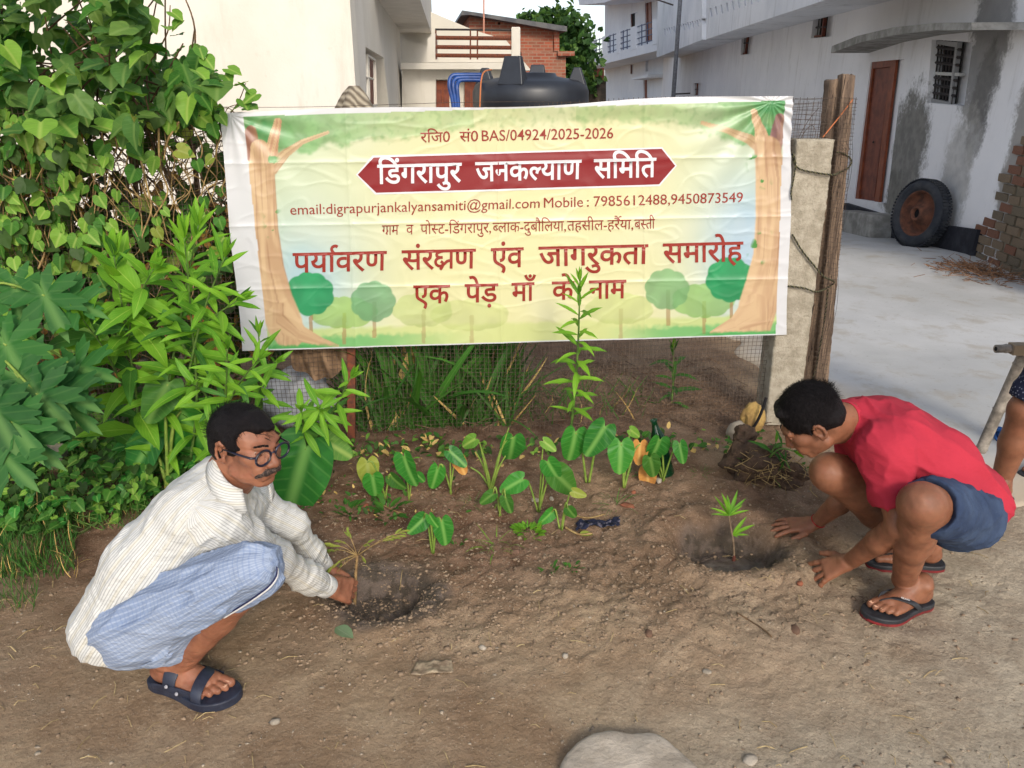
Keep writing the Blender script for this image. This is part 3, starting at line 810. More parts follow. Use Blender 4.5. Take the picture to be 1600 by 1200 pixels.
# ---------- farther white house at the end of the lane, with balcony and railings
fy = 43.0; fx = 3.95 + 0.09 * fy
FW = Plane((fx, fy, 0), (-1, -0.10, 0))
far = empty('house', FW.pt(1000, 180), 'tall white house farther down the lane with blue balcony railings', 'house')
M_FARW = wall_mat('bluish_whitewash', srgb(224, 228, 234), srgb(212, 217, 226), srgb(160, 160, 160), 0.4, grime=0.2)
mb = MB(); poly_slab(mb, FW, [(945, 215), (1062, 230), (1062, -150), (945, -90)], -8, 0.0); fwall = mb.build('wall', M_FARW, far)
op = MB()
fd = [(980, 22), (991, 18), (991, 70), (981, 74)]; fd2 = [(1002, 5), (1017, 0), (1018, 62), (1003, 66)]
gw = [[(980, 101), (987, 100), (987, 115), (980, 116)], [(1003, 94), (1010, 93), (1010, 111), (1003, 112)]]
gd = [(1000, 122), (1010, 120), (1010, 200), (1001, 200)]
for q in (fd, fd2, gw[0], gw[1], gd): poly_slab(op, FW, q, -0.12, 0.2)
cut(fwall, op)
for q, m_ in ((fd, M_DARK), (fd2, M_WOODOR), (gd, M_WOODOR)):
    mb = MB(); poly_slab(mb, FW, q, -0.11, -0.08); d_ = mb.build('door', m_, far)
    mb = MB(); q2 = [lerp2(q[0], q[1], 0.45), lerp2(q[0], q[1], 0.6), lerp2(q[3], q[2], 0.6), lerp2(q[3], q[2], 0.45)]; poly_slab(mb, FW, q2, -0.08, -0.04); mb.build('door_frame', M_WOODRED, d_)
for q in gw: window(far, FW, q, 1, (), M_WOODRED, back=M_WOODRED, depth=0.06)
pslab('canopy', FW, [(985, 122), (1012, 116), (1012, 121), (987, 125)], 0, 0.8, M_FARW, far)
# balcony
slabp = [(907, 108), (945, 102), (1027, 80), (1027, 66), (945, 90), (906, 97)]
OFF = 1.7
pslab('balcony_floor', FW, [(907, 109), (1027, 79), (1027, 65), (906, 95)], 0.0, OFF, M_FARW, far)
for (xa, xb) in ((907, 922), (927, 941), (948, 963), (968, 985), (994, 1019)):
    yt = lambda x_: 70 - (x_ - 907) * 0.335; yb = lambda x_: 97 - (x_ - 907) * 0.25
    rl = empty('railing', FW.pt(xa, yb(xa), OFF), parent_label) if False else None
    mb = MB()
    for t in (0.05, 0.32, 0.58, 0.84):
        ya = yt(xa) + (yb(xa) - yt(xa)) * t; ye = yt(xb) + (yb(xb) - yt(xb)) * t
        mb.tube([FW.pt(xa, ya, OFF - .06), FW.pt(xb, ye, OFF - .06)], 0.028, 5)
    for x_ in (xa + (xb - xa) * 0.35, xa + (xb - xa) * 0.7):
        mb.tube([FW.pt(x_, yt(x_), OFF - .06), FW.pt(x_, yb(x_), OFF - .06)], 0.028, 5)
    mb.build('railing', M_BLUEIRON, far)
for (xa, xb) in ((905, 908), (922, 927), (941, 948), (963, 968), (985, 994), (1019, 1028)):
    pslab('balcony_pillar', FW, [(xa, 69 - (xa - 907) * .335), (xb, 69 - (xb - 907) * .335), (xb, 98 - (xb - 907) * .25), (xa, 98 - (xa - 907) * .25)], OFF - 0.16, OFF + 0.02, M_FARW, far)
pslab('roof_slab', FW, [(905, 8), (945, 4), (1040, -30), (1040, -44), (945, -10), (903, -4)], -6, 1.9, M_FARW, far)
# drain pipe / lamp pole in front of the long house
pole = empty('utility_pole', tuple(RW.pt(1052, 200, 1.9)), 'thin grey metal pole standing before the long white house', 'pole')
p0 = RW.pt(1052, 152, 1.6); p0.z = -0.33
p1 = Vector((p0.x + 0.0, p0.y, 6.6)); MB().tube([p0, p1], [0.06, 0.05], 10).build('shaft', plain('grey_pole', srgb(116, 120, 128), srgb(96, 98, 104), 20, 0.5), pole, True)
mb = MB(); a_ = atY(1052, 8, p0.y); mb.tube([a_, a_ + Vector((-0.5, 0, 0.15)), a_ + Vector((-0.8, 0, 0.6))], 0.02, 5); mb.tube([a_ + Vector((0, 0, .3)), a_ + Vector((.4, 0, .5))], 0.02, 5); mb.build('bracket', M_IRON, pole)
mb = MB(); a_ = atY(1052, 147, p0.y); mb.tube([a_, a_ + Vector((0.45, 0, 0.02))], 0.02, 5); mb.build('step_peg', M_IRON, pole)

# ---------- left building: sunlit cream wall
LC = atY(556, 140, 9.9); LWX = LC.x
left = empty('house', (LWX - 2, 10.2, -0.3), 'big cream plastered house with an overhanging slab left behind the banner', 'house')
mb = MB(); mb.prism([Vector((LWX - 11, 9.9, -0.5)), Vector((LWX, 9.9, -0.5)), Vector((LWX, 9.9, 5.2)), Vector((LWX - 11, 9.9, 5.2))], (0, 0.3, 0))
lw = mb.build('wall', M_CREAM, left)
LS = Plane((LWX, 9.9, 0), (1, 0.084, 0))                 # side wall running away
def ls(px, py, off=0.0): return LS.pt(px, py, off)
mb = MB(); yE = ls(629, 140).y; xE = LWX - 0.084 * (yE - 9.9); P = [Vector((LWX - .025, 10.2, -0.5)), Vector((xE, yE, -0.5)), Vector((xE, yE, 5.2)), Vector((LWX - .025, 10.2, 5.2))]; mb.prism(P, (-0.9, 0, 0)); sw = mb.build('side_wall', M_CREAM, left)
op = MB()
lwin = [(570, 84), (583, 93), (585, 166), (571, 170)]; ldoor = [(594, 73), (617, 90), (627, 200), (597, 210)]
poly_slab(op, LS, lwin, -0.4, 0.2); poly_slab(op, LS, ldoor, -0.8, 0.2); cut(sw, op)
window(left, LS, lwin, 1, (0.42,), M_CREAM, back=M_WOODRED, frame_m=M_CREAM)
w_ = left.children[-1] if len(left.children) else None
for i in range(7):
    t = (i + 0.5) / 7
    MB().tube([ls(*lerp2(lwin[0], lwin[3], t), -0.17), ls(*lerp2(lwin[1], lwin[2], t), -0.17)], 0.03, 4).build('window_slat', M_WOODOR, left)
mb = MB(); poly_slab(mb, LS, [(600, 100), (622, 118), (627, 200), (600, 210)], -0.75, -0.7); d_ = mb.build('door', M_WOODRED, left)
for k in range(2):
    for j in range(2):
        x0 = 603 + k * 11; y0 = 118 + j * 40 + k * 8
        mb = MB(); poly_slab(mb, LS, [(x0, y0), (x0 + 7, y0 + 5), (x0 + 7, y0 + 34), (x0, y0 + 32)], -0.7, -0.66); mb.build('door_panel', M_WOODOR, d_)
# overhanging slab of its upper floor
ze = 2.95
A = atY(574, 2, 10); 
zs = 3.0
def onz(px, py, z): return atZ(px, py, z)
P = [onz(572, -8, zs), onz(627, 60, zs), onz(676, 57, zs), onz(652, -14, zs)]
mb = MB(); mb.prism(P, (0, 0, 0.16)); mb.build('overhang_slab', plain('shaded_limewash', srgb(206, 200, 190), srgb(196, 190, 180), 3, 0.9), left)
mb = MB(); mb.prism([p + Vector((0, 0, 0.163)) for p in P], (0, 0, 3)); mb.build('upper_wall', M_CREAM, left)

# ---------- house at the back with roof terrace, sunlit
TY = 20.0
TP = Plane((0, TY, 0), (0, -1, 0))
ter = empty('house', TP.pt(720, 200), 'low cream house with a railed roof terrace behind the water tank', 'house')
pslab('wall', TP, [(628, 106), (815, 106), (815, 215), (628, 215)], -4, 0, M_CREAM, ter)
tw = ter.children[0]; op = MB(); poly_slab(op, TP, [(679, 124), (747, 124), (747, 215), (679, 215)], -0.3, 0.3); cut(tw, op)
pslab('roof_slab', TP, [(626, 98), (818, 98), (818, 108), (626, 108)], -4.05, 0.45, M_CREAM, ter)
pslab('parapet', TP, [(680, 93), (798, 93), (798, 97.5), (680, 97.5)], 0.2, 0.4, M_CREAM, ter)
pslab('terrace_pillar', TP, [(799, 42), (813, 42), (813, 97.5), (799, 97.5)], 0.1, 0.42, M_CREAM, ter, 0.02)
pslab('terrace_pillar', TP, [(668, 60), (680, 52), (680, 97.5), (668, 97.5)], -0.2, 0.42, M_CREAM, ter)
rail = MB()
for yy, r_ in ((46, 0.025), (59, 0.05), (73.5, 0.05), (86.5, 0.05)):
    MB().tube([TP.pt(680, yy, 0.3), TP.pt(799, yy + 1, 0.3)], r_, 6).build('rail', M_RUST if r_ > .03 else M_IRON, ter)
for xx in (681, 735, 746):
    MB().tube([TP.pt(xx, 46, 0.3), TP.pt(xx, 94, 0.3)], 0.02, 6).build('rail_post', M_RUST, ter)
for x0, x1 in ((681, 702), (726, 745)):
    pslab('door', TP, [(x0, 126), (x1, 126), (x1, 215), (x0, 215)], -0.25, -0.18, M_WOODOR, ter)
    d_ = ter.children[-1]
    for k in range(2):
        xa = x0 + 2 + k * (x1 - x0) / 2
        mb = MB(); poly_slab(mb, TP, [(xa, 140), (xa + 7, 140), (xa + 7, 200), (xa, 200)], -0.18, -0.15); mb.build('door_panel', M_WOODRED, d_)
pslab('terrace_wall', TP, [(628, 60), (668, 72), (668, 97.5), (628, 97.5)], -2.5, -2.2, M_CREAM, ter)
# stair roof: pale sloping wall behind the terrace
TP2 = Plane((0, 22.6, 0), (0, -1, 0))
pslab('stair_wall', TP2, [(600, 110), (830, 110), (790, 62), (740, 47), (700, 30), (672, 18), (600, -10)], -1.0, 0, M_CREAM, ter)

# ---------- brick house behind
g = G('far_brickwork', 0.92, 0.15)
br = g.n('ShaderNodeTexBrick'); x, y, z = g.sep(g.pos()); cb = g.n('ShaderNodeCombineXYZ'); g.l(x, cb.inputs[0]); g.l(z, cb.inputs[1]); g.l(cb.outputs[0], br.inputs[0])
br.inputs['Scale'].default_value = 1.0; br.inputs['Brick Width'].default_value = 0.26; br.inputs['Row Height'].default_value = 0.095; br.inputs['Mortar Size'].default_value = 0.012
br.inputs['Color1'].default_value = srgb(168, 96, 74); br.inputs['Color2'].default_value = srgb(138, 76, 60); br.inputs['Mortar'].default_value = srgb(150, 128, 110)
c = g.mix(g.math('MULTIPLY', g.ramp(g.noise(1.6, 6, 0.65), 0.4, 0.65), 0.5), br.outputs[0], srgb(150, 118, 98))
g.color(c).bump(br.outputs[1], -0.6, 0.02)
BP = Plane((0, 27, 0), (0.12, -1, 0))
bh = empty('brick_house', BP.pt(800, 200), 'unplastered red brick house with a sloping sheet roof behind the terrace', 'house')
pslab('wall', BP, [(733, 20), (760, 22), (874, 42), (874, 215), (733, 215)], -5, 0, g.m, bh)
op = MB(); poly_slab(op, BP, [(783, 31), (787, 31), (787, 34.5), (783, 34.5)], -1, 1); cut(bh.children[0], op)
pslab('lower_wall', BP, [(815, 81), (897, 81), (884, 88), (884, 215), (815, 215)], -3, 0.9, g.m, bh)
pslab('brick_pier', BP, [(866, 42), (874, 42), (874, 80), (866, 80)], 0.0, 0.15, g.m, bh)
pslab('ledge', BP, [(872, 80), (898, 80), (898, 87), (872, 87)], -3, 1.1, g.m, bh)
pslab('roof_sheet', BP, [(720, 24), (722, 16), (886, 41), (886, 49), (874, 48), (735, 23)], -5.4, 0.5, plain('grey_roof_sheet', srgb(70, 72, 78), srgb(96, 96, 96), 3, 0.6), bh)
mast = MB().tube([atY(756, 52, 19.4), atY(756, -60, 19.4)], 0.02, 6).build('antenna_mast', plain('pale_pink_mast', srgb(196, 140, 120), rough=0.6))
tag(mast, 'thin pinkish mast rising above the roof terrace of the low cream house', 'mast')
# dark lane wall between brick house and the far white house
lane = MB().prism([atY(890, 125, 33), atY(947, 125, 33), atY(947, 260, 33), atY(890, 260, 33)], (0, 0.4, 0)).build('boundary_wall', plain('sooty_wall', srgb(92, 82, 72), srgb(60, 56, 52), 2, 0.95))
tag(lane, 'low dark weathered wall closing the lane beside the far white house', 'wall')
shed = MB().prism([atY(922, 108, 34), atY(944, 106, 34), atY(944, 130, 34), atY(922, 130, 34)], (0, 2, 0)).build('shed', plain('rusty_shed', srgb(130, 74, 56), srgb(90, 56, 48), 2, 0.9)); tag(shed, 'small rusty red shed top under the far blue balcony', 'shed')

# ---------- water tank on a brick stand, with pipes
tky = 8.2
tc = atY(829, 160, tky); tr = 88 / 1200 * (tky * CT + 0.0 * ST) * 1.03
tank = empty('water_tank', (tc.x, tky, 0), 'round black plastic water tank rising behind the banner', 'water tank')
M_TANK = plain('black_plastic', srgb(30, 33, 40), srgb(38, 42, 50), 4, 0.42, 0.08, 12, spec=0.5)
zt = atY(829, 112, tky - tr * 0.3).z - 0.06
prof = [(tr * 0.98, zt - 1.25), (tr, zt - 1.22), (tr, zt - 0.62), (tr * 0.975, zt - 0.60), (tr * 0.975, zt - 0.56), (tr, zt - 0.54), (tr, zt - 0.30), (tr * 0.985, zt - 0.285), (tr * 0.985, zt - 0.265), (tr, zt - 0.25), (tr * 1.0, zt - 0.12), (tr * 0.96, zt - 0.06), (tr * 0.85, zt - 0.02), (tr * 0.45, zt + 0.02), (tr * 0.42, zt + 0.05), (0.0, zt + 0.06)]
mb = MB(); mb.lathe((tc.x, tky, 0), prof, 56); mb.build('tank_body', M_TANK, tank, True)
for a_, sc_ in ((R(-112), 1.25), (R(168), .8), (R(-12), .8), (R(80), 1)):
    c_ = Vector((tc.x + math.cos(a_) * tr * 0.80, tky + math.sin(a_) * tr * 0.80, zt - 0.06))
    d_ = Vector((-math.sin(a_), math.cos(a_), 0)); rdl = Vector((math.cos(a_), math.sin(a_), 0))
    w1, w2, hh = 0.10 * sc_, 0.065 * sc_, 0.20 * sc_
    V = [c_ + d_ * s1 * w1 + rdl * s2 * 0.09 for s1 in (-1, 1) for s2 in (-1, 1)] + [c_ + d_ * s1 * w2 + rdl * s2 * 0.03 + Vector((0, 0, hh)) for s1 in (-1, 1) for s2 in (-1, 1)]
    mb = MB(); mb.add(V, [(0, 1, 3, 2), (4, 6, 7, 5), (0, 4, 5, 1), (2, 3, 7, 6), (0, 2, 6, 4), (1, 5, 7, 3)]); bevel(mb.build('lifting_lug', M_TANK, tank), 0.008)
stand = empty('tank_stand', (tc.x, tky, -0.15), 'square brick stand under the black water tank', 'stand')
h_ = zt - 1.25 + 0.2
for i in range(2):
    MB().box((tc.x, tky - 0.42 + i * 0.84, -0.2 + h_ / 2), (1.3, 0.25, h_)).build('brick_pier', g.m, stand)
MB().box((tc.x, tky, zt - 1.25 - 0.03), (1.4, 1.3, 0.056)).build('slab', M_CONC, stand)
M_BLUEP = plain('blue_hose', srgb(36, 74, 140), srgb(28, 56, 112), 12, 0.4, spec=0.5)
for k in range(3):
    pts = [atY(752, 117 + k * 4, tky - .2), atY(722, 117 + k * 4, tky - .25), atY(706 + k * 5, 119 + k * 5, tky - .27), atY(702 + k * 6, 134 + k * 2, tky - .3), atY(708 + k * 4, 165, tky - .3), atY(709 + k * 3, 220, tky - .3)]
    o = MB().tube(catmull(pts, 8), 0.020, 8).build('blue_pipe', M_BLUEP, None, True)
    tag(o, ['uppermost', 'middle', 'lowest'][k] + ' of the three blue pipes bending over left of the water tank', 'pipe', 'blue pipes feeding the water tank')
o = MB().tube(catmull([atY(768, 109, tky - .35), atY(757, 112, tky - .52), atY(752, 125, tky - .62), atY(750, 160, tky - .66), atY(749, 220, tky - .66)], 8), 0.007, 6).build('rope', plain('orange_rope', srgb(180, 110, 70), rough=0.8)); tag(o, 'thin orange rope hanging down the black water tank side', 'rope')

# ---------- heap under a striped sack behind the banner, left
Yk = 5.2
V = []; F = []
cx = atY(549, 170, Yk)
for i in range(15):
    h = i / 14
    for k in range(26):
        t = 2 * math.pi * k / 26
        r_ = (0.26 * (1 - h) ** 0.75 + 0.03) * (1 + 0.13 * math.sin(5 * t + h * 5) + 0.05 * math.sin(11 * t))
        V.append((cx.x + 0.01 + r_ * math.cos(t) * 1.05 + (0.02 * h), Yk + r_ * math.sin(t), 1.02 + (atY(549, 134, Yk).z - 1.02) * h))
for i in range(14):
    for k in range(26): F.append((i * 26 + k, i * 26 + (k + 1) % 26, (i + 1) * 26 + (k + 1) % 26, (i + 1) * 26 + k))
F.append(tuple(14 * 26 + k for k in range(26)))
g = G('striped_sacking', 0.95, 0.1)
wv = g.n('ShaderNodeTexWave'); wv.bands_direction = 'DIAGONAL'; g.l(g.pos(), wv.inputs[0]); wv.inputs['Scale'].default_value = 9; wv.inputs['Distortion'].default_value = 3
g.color(g.mix(wv.outputs[0], srgb(166, 156, 138), srgb(104, 94, 82))).bump(wv.outputs[0], 0.5, 0.01)
sack = empty('covered_heap', (cx.x, Yk, 0), 'pointed heap wrapped in striped grey sacking showing over the top edge of the banner', 'covered heap')
mesh('sacking', V, F, g.m, sack, True)
MB().tube([(cx.x, Yk, -0.02), (cx.x, Yk, 1.1)], [0.09, 0.07], 10).build('post', M_CONC, sack)
# ================================================================== FENCE, POSTS, ROPES
M_WIRE = plain('rusty_wire', srgb(66, 54, 46), srgb(92, 78, 66), 60, 0.7)
fence = empty('wire_mesh_fence', tuple(FB.pt(700, 690)), 'rusty square wire mesh fence stretched behind the banner between the posts', 'fence')
def fpt(s, z, off=0.0):
    """s metres along the fence from its middle, z height"""
    p = Vector((B0.x, B0.y, 0)) - FN * BOFF + FU * s; d = 0.022 * math.sin(s * 3.1 + z * 2.2) + 0.012 * math.sin(s * 7 + z * 6)
    p = p + FN * (off + min(d, 0.025)); p.z = z; return p
S0 = to_st(FB.pt(-420, 500))[0]; S1 = to_st(FB.pt(1262, 400))[0]
gzf = lambda s: gz(fpt(s, 0).x, fpt(s, 0).y)
ztop = lambda s: 1.49 + 0.03 * math.sin(s * 2.3) + 0.06 * (s - S0) / (S1 - S0)
def ribbon(mb, pts, w, n):
    """a wire cut down to three sides"""
    mb.tube(pts, w, 3, cap=False)
mv, mh = MB(), MB()
ds = 0.0205
ns = int((S1 - S0) / ds)
for i in range(ns + 1):
    s = S0 + i * ds; z0 = gzf(s) - 0.01; zt_ = ztop(s)
    ribbon(mv, [fpt(s + 0.004 * math.sin(z * 5 + i * .3), z) for z in np.linspace(z0, zt_, 14)], 0.0011, 3)
for j in range(int(1.52 / ds)):
    z = 0.02 + j * ds
    ribbon(mh, [fpt(s, z + 0.006 * math.sin(s * 4 + j * .2) + 0.04 * (s - S0) / (S1 - S0)) for s in np.linspace(S0, S1, 80)], 0.0011, 3)
tag(mv.build('upright_wires', M_WIRE, fence), kind='stuff'); tag(mh.build('level_wires', M_WIRE, fence), kind='stuff')

# concrete post with coarse face
def lean_post(name, q_top, q_bot, th, m, parent, off, amp, seed, nz=70, nx_=14, ragged=0.0):
    """q_top/q_bot: (left px, right px, y px); rough four-sided post between offsets"""
    n = FB.n
    a0, a1 = FB.pt(q_bot[0], q_bot[2], off), FB.pt(q_bot[1], q_bot[2], off); b0, b1 = FB.pt(q_top[0], q_top[2], off), FB.pt(q_top[1], q_top[2], off)
    V = []
    per = []
    for i in range(nx_): per.append((i / nx_, 0))
    for i in range(nx_ // 2): per.append((1, i / (nx_ // 2)))
    for i in range(nx_): per.append((1 - i / nx_, 1))
    for i in range(nx_ // 2): per.append((0, 1 - i / (nx_ // 2)))
    k = len(per)
    for j in range(nz + 1):
        t = j / nz
        l = a0.lerp(b0, t); r = a1.lerp(b1, t)
        for (u, w) in per: V.append(l.lerp(r, u) - n * (w * th))
    top = []
    V = np.array(V); c_ = V.reshape(nz + 1, k, 3).mean(1)[:, None]
    D = (V.reshape(nz + 1, k, 3) - c_); D /= np.linalg.norm(D, axis=2)[..., None]
    nn = amp * (fbm(V.reshape(nz + 1, k, 3) * 38 + seed, 3, .6))
    V = V.reshape(nz + 1, k, 3) + D * nn[..., None]
    if ragged: V[-8:, :, 2] += ragged * (np.linspace(0, 1, 8)[:, None]) * pnoise(np.stack([V[-1, :, 0] * 30, V[-1, :, 1] * 30 + seed, V[-1, :, 0] * 0], -1))[None]
    V = V.reshape(-1, 3); Fc = [(j * k + i, j * k + (i + 1) % k, (j + 1) * k + (i + 1) % k, (j + 1) * k + i) for j in range(nz) for i in range(k)]
    Fc.append(tuple(nz * k + i for i in range(k)))
    return mesh(name, V, Fc, m, parent, smooth=True)
M_POST = plain('coarse_concrete', srgb(168, 160, 144), srgb(144, 136, 120), 20, 0.95, 0.9, 90, dist=0.01)
cp = empty('concrete_post', tuple(FB.pt(1222, 655)), 'leaning square post of coarse buff concrete at the right end of the banner', 'post')
lean_post('shaft', (1246, 1304, 218), (1196, 1246, 664), 0.14, M_POST, cp, 0.035, 0.0035, 3, 110, 16)
g = G('weathered_plank', 0.9, 0.2)
w_ = g.mapv(g.pos(), (22, 22, 1.6)); c = g.mix(g.ramp(g.noise(2, 7, .65, w_), .35, .65), srgb(136, 116, 98), srgb(92, 78, 68))
c = g.mix(g.ramp(g.noise(5, 4, .6, w_), .58, .64), c, srgb(52, 42, 38)); g.color(c).bump(g.noise(4, 7, .7, w_), .9, .012)
M_PLANK = g.m
wp = empty('wooden_post', tuple(FB.pt(1268, 640, -.14)), 'split weathered timber post with a ragged top just right of the concrete post', 'post')
lean_post('plank', (1318, 1337, 116), (1270, 1291, 632), 0.05, M_PLANK, wp, -0.12, 0.003, 5, 70, 8, .012)
lean_post('plank', (1298, 1320, 124), (1250, 1272, 632), 0.06, M_PLANK, wp, -0.155, 0.003, 8, 70, 8, .02)
# the mesh bent round the posts
wm = MB()
for i in range(10):
    t = i / 9; ribbon(wm, [FB.pt(1240 + (1338 - 1240) * t - 0.098 * (y - 152) * 1, y, -.055 + .02 * math.sin(y * .05 + i)) if y < 225 else FB.pt(1306 + (32 if t > .5 else 20) * t - 0.108 * (y - 152) + 5 * math.sin(y * .03), y, -.06) for y in np.linspace(152, 640 if t > .45 else 224, 30)], 0.0011, 3)
for j in range(74):
    y = 154 + j * 6.6; xa = (1242 if y < 218 else 1304) - 0.10 * (y - 152); ribbon(wm, [FB.pt(xa + (1340 - .108 * (y - 152) - xa) * t, y + 1.5 * math.sin(t * 7 + j), -.058 + .012 * math.sin(t * 5)) for t in np.linspace(0, 1, 7)], 0.0011, 3)
for i in range(6):
    ribbon(wm, [FB.pt(1308 + i * 6 - 0.108 * (y - 152) + 2 * math.sin(y * .03 + i), y, -.06) for y in np.linspace(152, 640, 30)], 0.0011, 3)
tag(wm.build('folded_mesh', M_WIRE, fence), kind='stuff')
# rusty iron post and the brown cloth sagging under the banner
ip = empty('iron_post', tuple(FB.pt(549, 700, 0.02)), 'narrow rusty iron post standing under the left half of the banner', 'post')
o = MB().prism([FB.pt(542, 712, .0), FB.pt(555, 712, .0), FB.pt(555, 330, .0), FB.pt(542, 330, .0)], FB.n * -0.035).build('upright', M_RUST, ip); bevel(o, .003)
for xx, s0 in ((60, 0),):
    ip2 = empty('iron_post', tuple(FB.pt(-60, 760, 0.0)), 'narrow rusty iron post hidden among the vines at the far left', 'post')
    MB().prism([FB.pt(-60, 760, -.03), FB.pt(-48, 760, -.03), FB.pt(-58, 190, -.03), FB.pt(-70, 190, -.03)], FB.n * -0.035).build('upright', M_RUST, ip2)
a_ = np.linspace(0, 1, 40)[None, :]; b_ = np.linspace(0, 1, 26)[:, None]; a_, b_ = np.broadcast_arrays(a_, b_)
s0 = to_st(FB.pt(452, 545))[0]; s1 = to_st(FB.pt(552, 545))[0]; z0 = FB.pt(500, 470).z
hgt = (FB.pt(500, 470).z - FB.pt(500, 602).z) * (0.80 + 0.20 * np.sin(a_ * 3.1) - 0.10 * a_)
Sg = s0 + (s1 - s0) * a_; Zg = z0 - hgt * b_; dd = .018 + .016 * np.sin(a_ * 22 + 3 * np.sin(b_ * 3)) * (0.3 + b_) + .014 * fbm(np.stack([a_ * 4, b_ * 4, 0 * a_], -1), 3)
P = np.stack([B0.x + Sg * FU.x, B0.y + Sg * FU.y, Zg], -1) + np.array(FN)[None, None] * (dd - BOFF - .05)[..., None]
idx = np.arange(40 * 26).reshape(26, 40); F = np.stack([idx[:-1, :-1], idx[:-1, 1:], idx[1:, 1:], idx[1:, :-1]], -1).reshape(-1, 4)
o = mesh('sacking_cloth', P, F, plain('brown_sacking', srgb(134, 108, 84), srgb(98, 78, 60), 14, .95, .6, 120), None, True); tag(o, 'brown sacking cloth sagging below the left part of the banner', 'cloth')
# ropes
def rope(name, pts, r, label, grp=None, parent=None):
    P = catmull([Vector(p) for p in pts], 10); L_ = [0]
    for i in range(1, len(P)): L_.append(L_[-1] + (P[i] - P[i - 1]).length)
    n = max(8, int(L_[-1] / 0.0035)); Q = [];
    for i in range(n + 1):
        d = L_[-1] * i / n; k = max(1, min(len(P) - 1, int(np.searchsorted(L_, d)))); t = (d - L_[k - 1]) / max(1e-9, L_[k] - L_[k - 1]); Q.append(P[k - 1].lerp(P[k], t))
    root = empty(name, tuple(Q[0]), label, 'rope', grp)
    for s_ in (0, 1):
        strand = []
        for i, q in enumerate(Q):
            d_ = (Q[min(i + 1, n)] - Q[max(i - 1, 0)]).normalized(); x_ = d_.orthogonal().normalized() if abs(d_.z) > .9 else d_.cross(Vector((0, 0, 1))).normalized(); y_ = d_.cross(x_)
            a = i * 0.9 + s_ * math.pi; strand.append(q + (x_ * math.cos(a) + y_ * math.sin(a)) * r * .55)
        MB().tube(strand, r * .62, 5).build('strand', (M_ROPE1, M_ROPE2)[s_], root, True)
    return root
M_ROPE1 = plain('black_strand', srgb(30, 32, 30), rough=.8); M_ROPE2 = plain('olive_strand', srgb(92, 88, 62), rough=.85)
fp = lambda px, py, o_: FB.pt(px, py, o_)
rope('rope', [fp(1238, 240, .045), fp(1246, 262, .05), fp(1275, 270, .05), fp(1302, 273, .045), fp(1310, 270, -.06), fp(1326, 262, -.10), fp(1330, 250, -.12), fp(1318, 240, -.11), fp(1308, 238, -.06)], .0042, 'dark twisted rope round the top of the concrete and timber posts')
rope('rope', [fp(1238, 366, .05), fp(1252, 390, .05), fp(1272, 415, .05), fp(1287, 432, .045), fp(1300, 438, -.06), fp(1303, 442, -.10), fp(1292, 450, -.10), fp(1275, 456, .045), fp(1255, 450, .05), fp(1230, 447, .05)], .0042, 'dark twisted rope running down slantwise and round the middle of the posts')
rope('rope', [fp(1294, 452, -.09), fp(1288, 500, -.09), fp(1278, 560, -.09), fp(1266, 610, -.09), fp(1262, 640, -.09)], .0036, 'dark rope end hanging down the lower part of the timber post')
rope('rope', [fp(1239, 240, .055), fp(1243, 255, .065), fp(1240, 280, .06), fp(1236, 300, .06), fp(1237, 312, .06)], .0036, 'short rope end knotted at the upper right corner of the banner')
o = MB().tube([fp(1286, 214, 0.02), fp(1312, 182, -.08), fp(1333, 155, -.10)], .0028, 6).build('orange_wire', plain('orange_cord', srgb(176, 104, 64), rough=.7)); tag(o, 'thin orange cord slanting up from the concrete post to the timber post', 'cord')
wl = MB(); wl.tube(catmull([fp(1243, 250, -.02), fp(1252, 215, -.03), fp(1268, 196, -.03), fp(1274, 212, -.03), fp(1258, 232, -.03), fp(1246, 222, -.03), fp(1262, 190, -.03), fp(1280, 168, -.04)], 8), .0014, 4)
o = wl.build('loose_wire', M_WIRE); tag(o, 'loose loop of thin wire tangled in the mesh above the rope knot', 'wire')

# bamboo frame at the right edge
M_BAMB = plain('grey_bamboo', srgb(158, 150, 140), srgb(112, 106, 98), 18, .75, .4, 70)
bf = empty('bamboo_frame', tuple(onG(1530, 712)), 'grey bamboo pole frame with a drilled crossbar at the right edge', 'frame')
bf['label'] = 'grey bamboo frame standing before the bystander at the right edge'
Yb_ = onG(1532, 712).y
def bamboo(name, a, b, r, knots):
    a, b = Vector(a), Vector(b); pts = []; rad = []
    ts_ = sorted(set([0, 1] + [t + d for t in knots for d in (-.012, 0, .012)]))
    for t in ts_: pts.append(a.lerp(b, t)); rad.append(r * (1.0 if not any(abs(t - k) < 1e-6 for k in knots) else 1.16))
    return MB().tube(pts, rad, 14).build(name, M_BAMB, bf, True)
la = atY(1527, 716, Yb_); lb = atY(1600, 552, Yb_ - .05); bamboo('leg', la, lb, .024, (.1, .48, .9))
ca = atY(1556, 545, Yb_ - .07); bamboo('crossbar', ca, ca + Vector((.9, .05, .01)), .018, (.05, .4))
MB().tube([ca + Vector((-.001, 0, 0)), ca + Vector((.012, 0, 0))], .010, 12).build('hollow', M_DARK, bf)
lc = lb + Vector((.75, .02, 0)); bamboo('leg', lc + Vector((.1, .05, -lc.z - .0)), lc, .024, (.2, .6))
MB().box(ca + Vector((.12, 0, 0)), (.11, .05, .045)).build('cloth_wrap', plain('tan_cloth', srgb(150, 134, 112), rough=.9), bf)
MB().tube([atY(1535, 708, Yb_ + .1), atY(1535, 708, Yb_ + .1) + Vector((.8, .1, .0))], .016, 8).build('lower_rail', plain('pale_lath', srgb(140, 132, 112), rough=.9), bf)
mb = MB()
rb = random.Random(4)
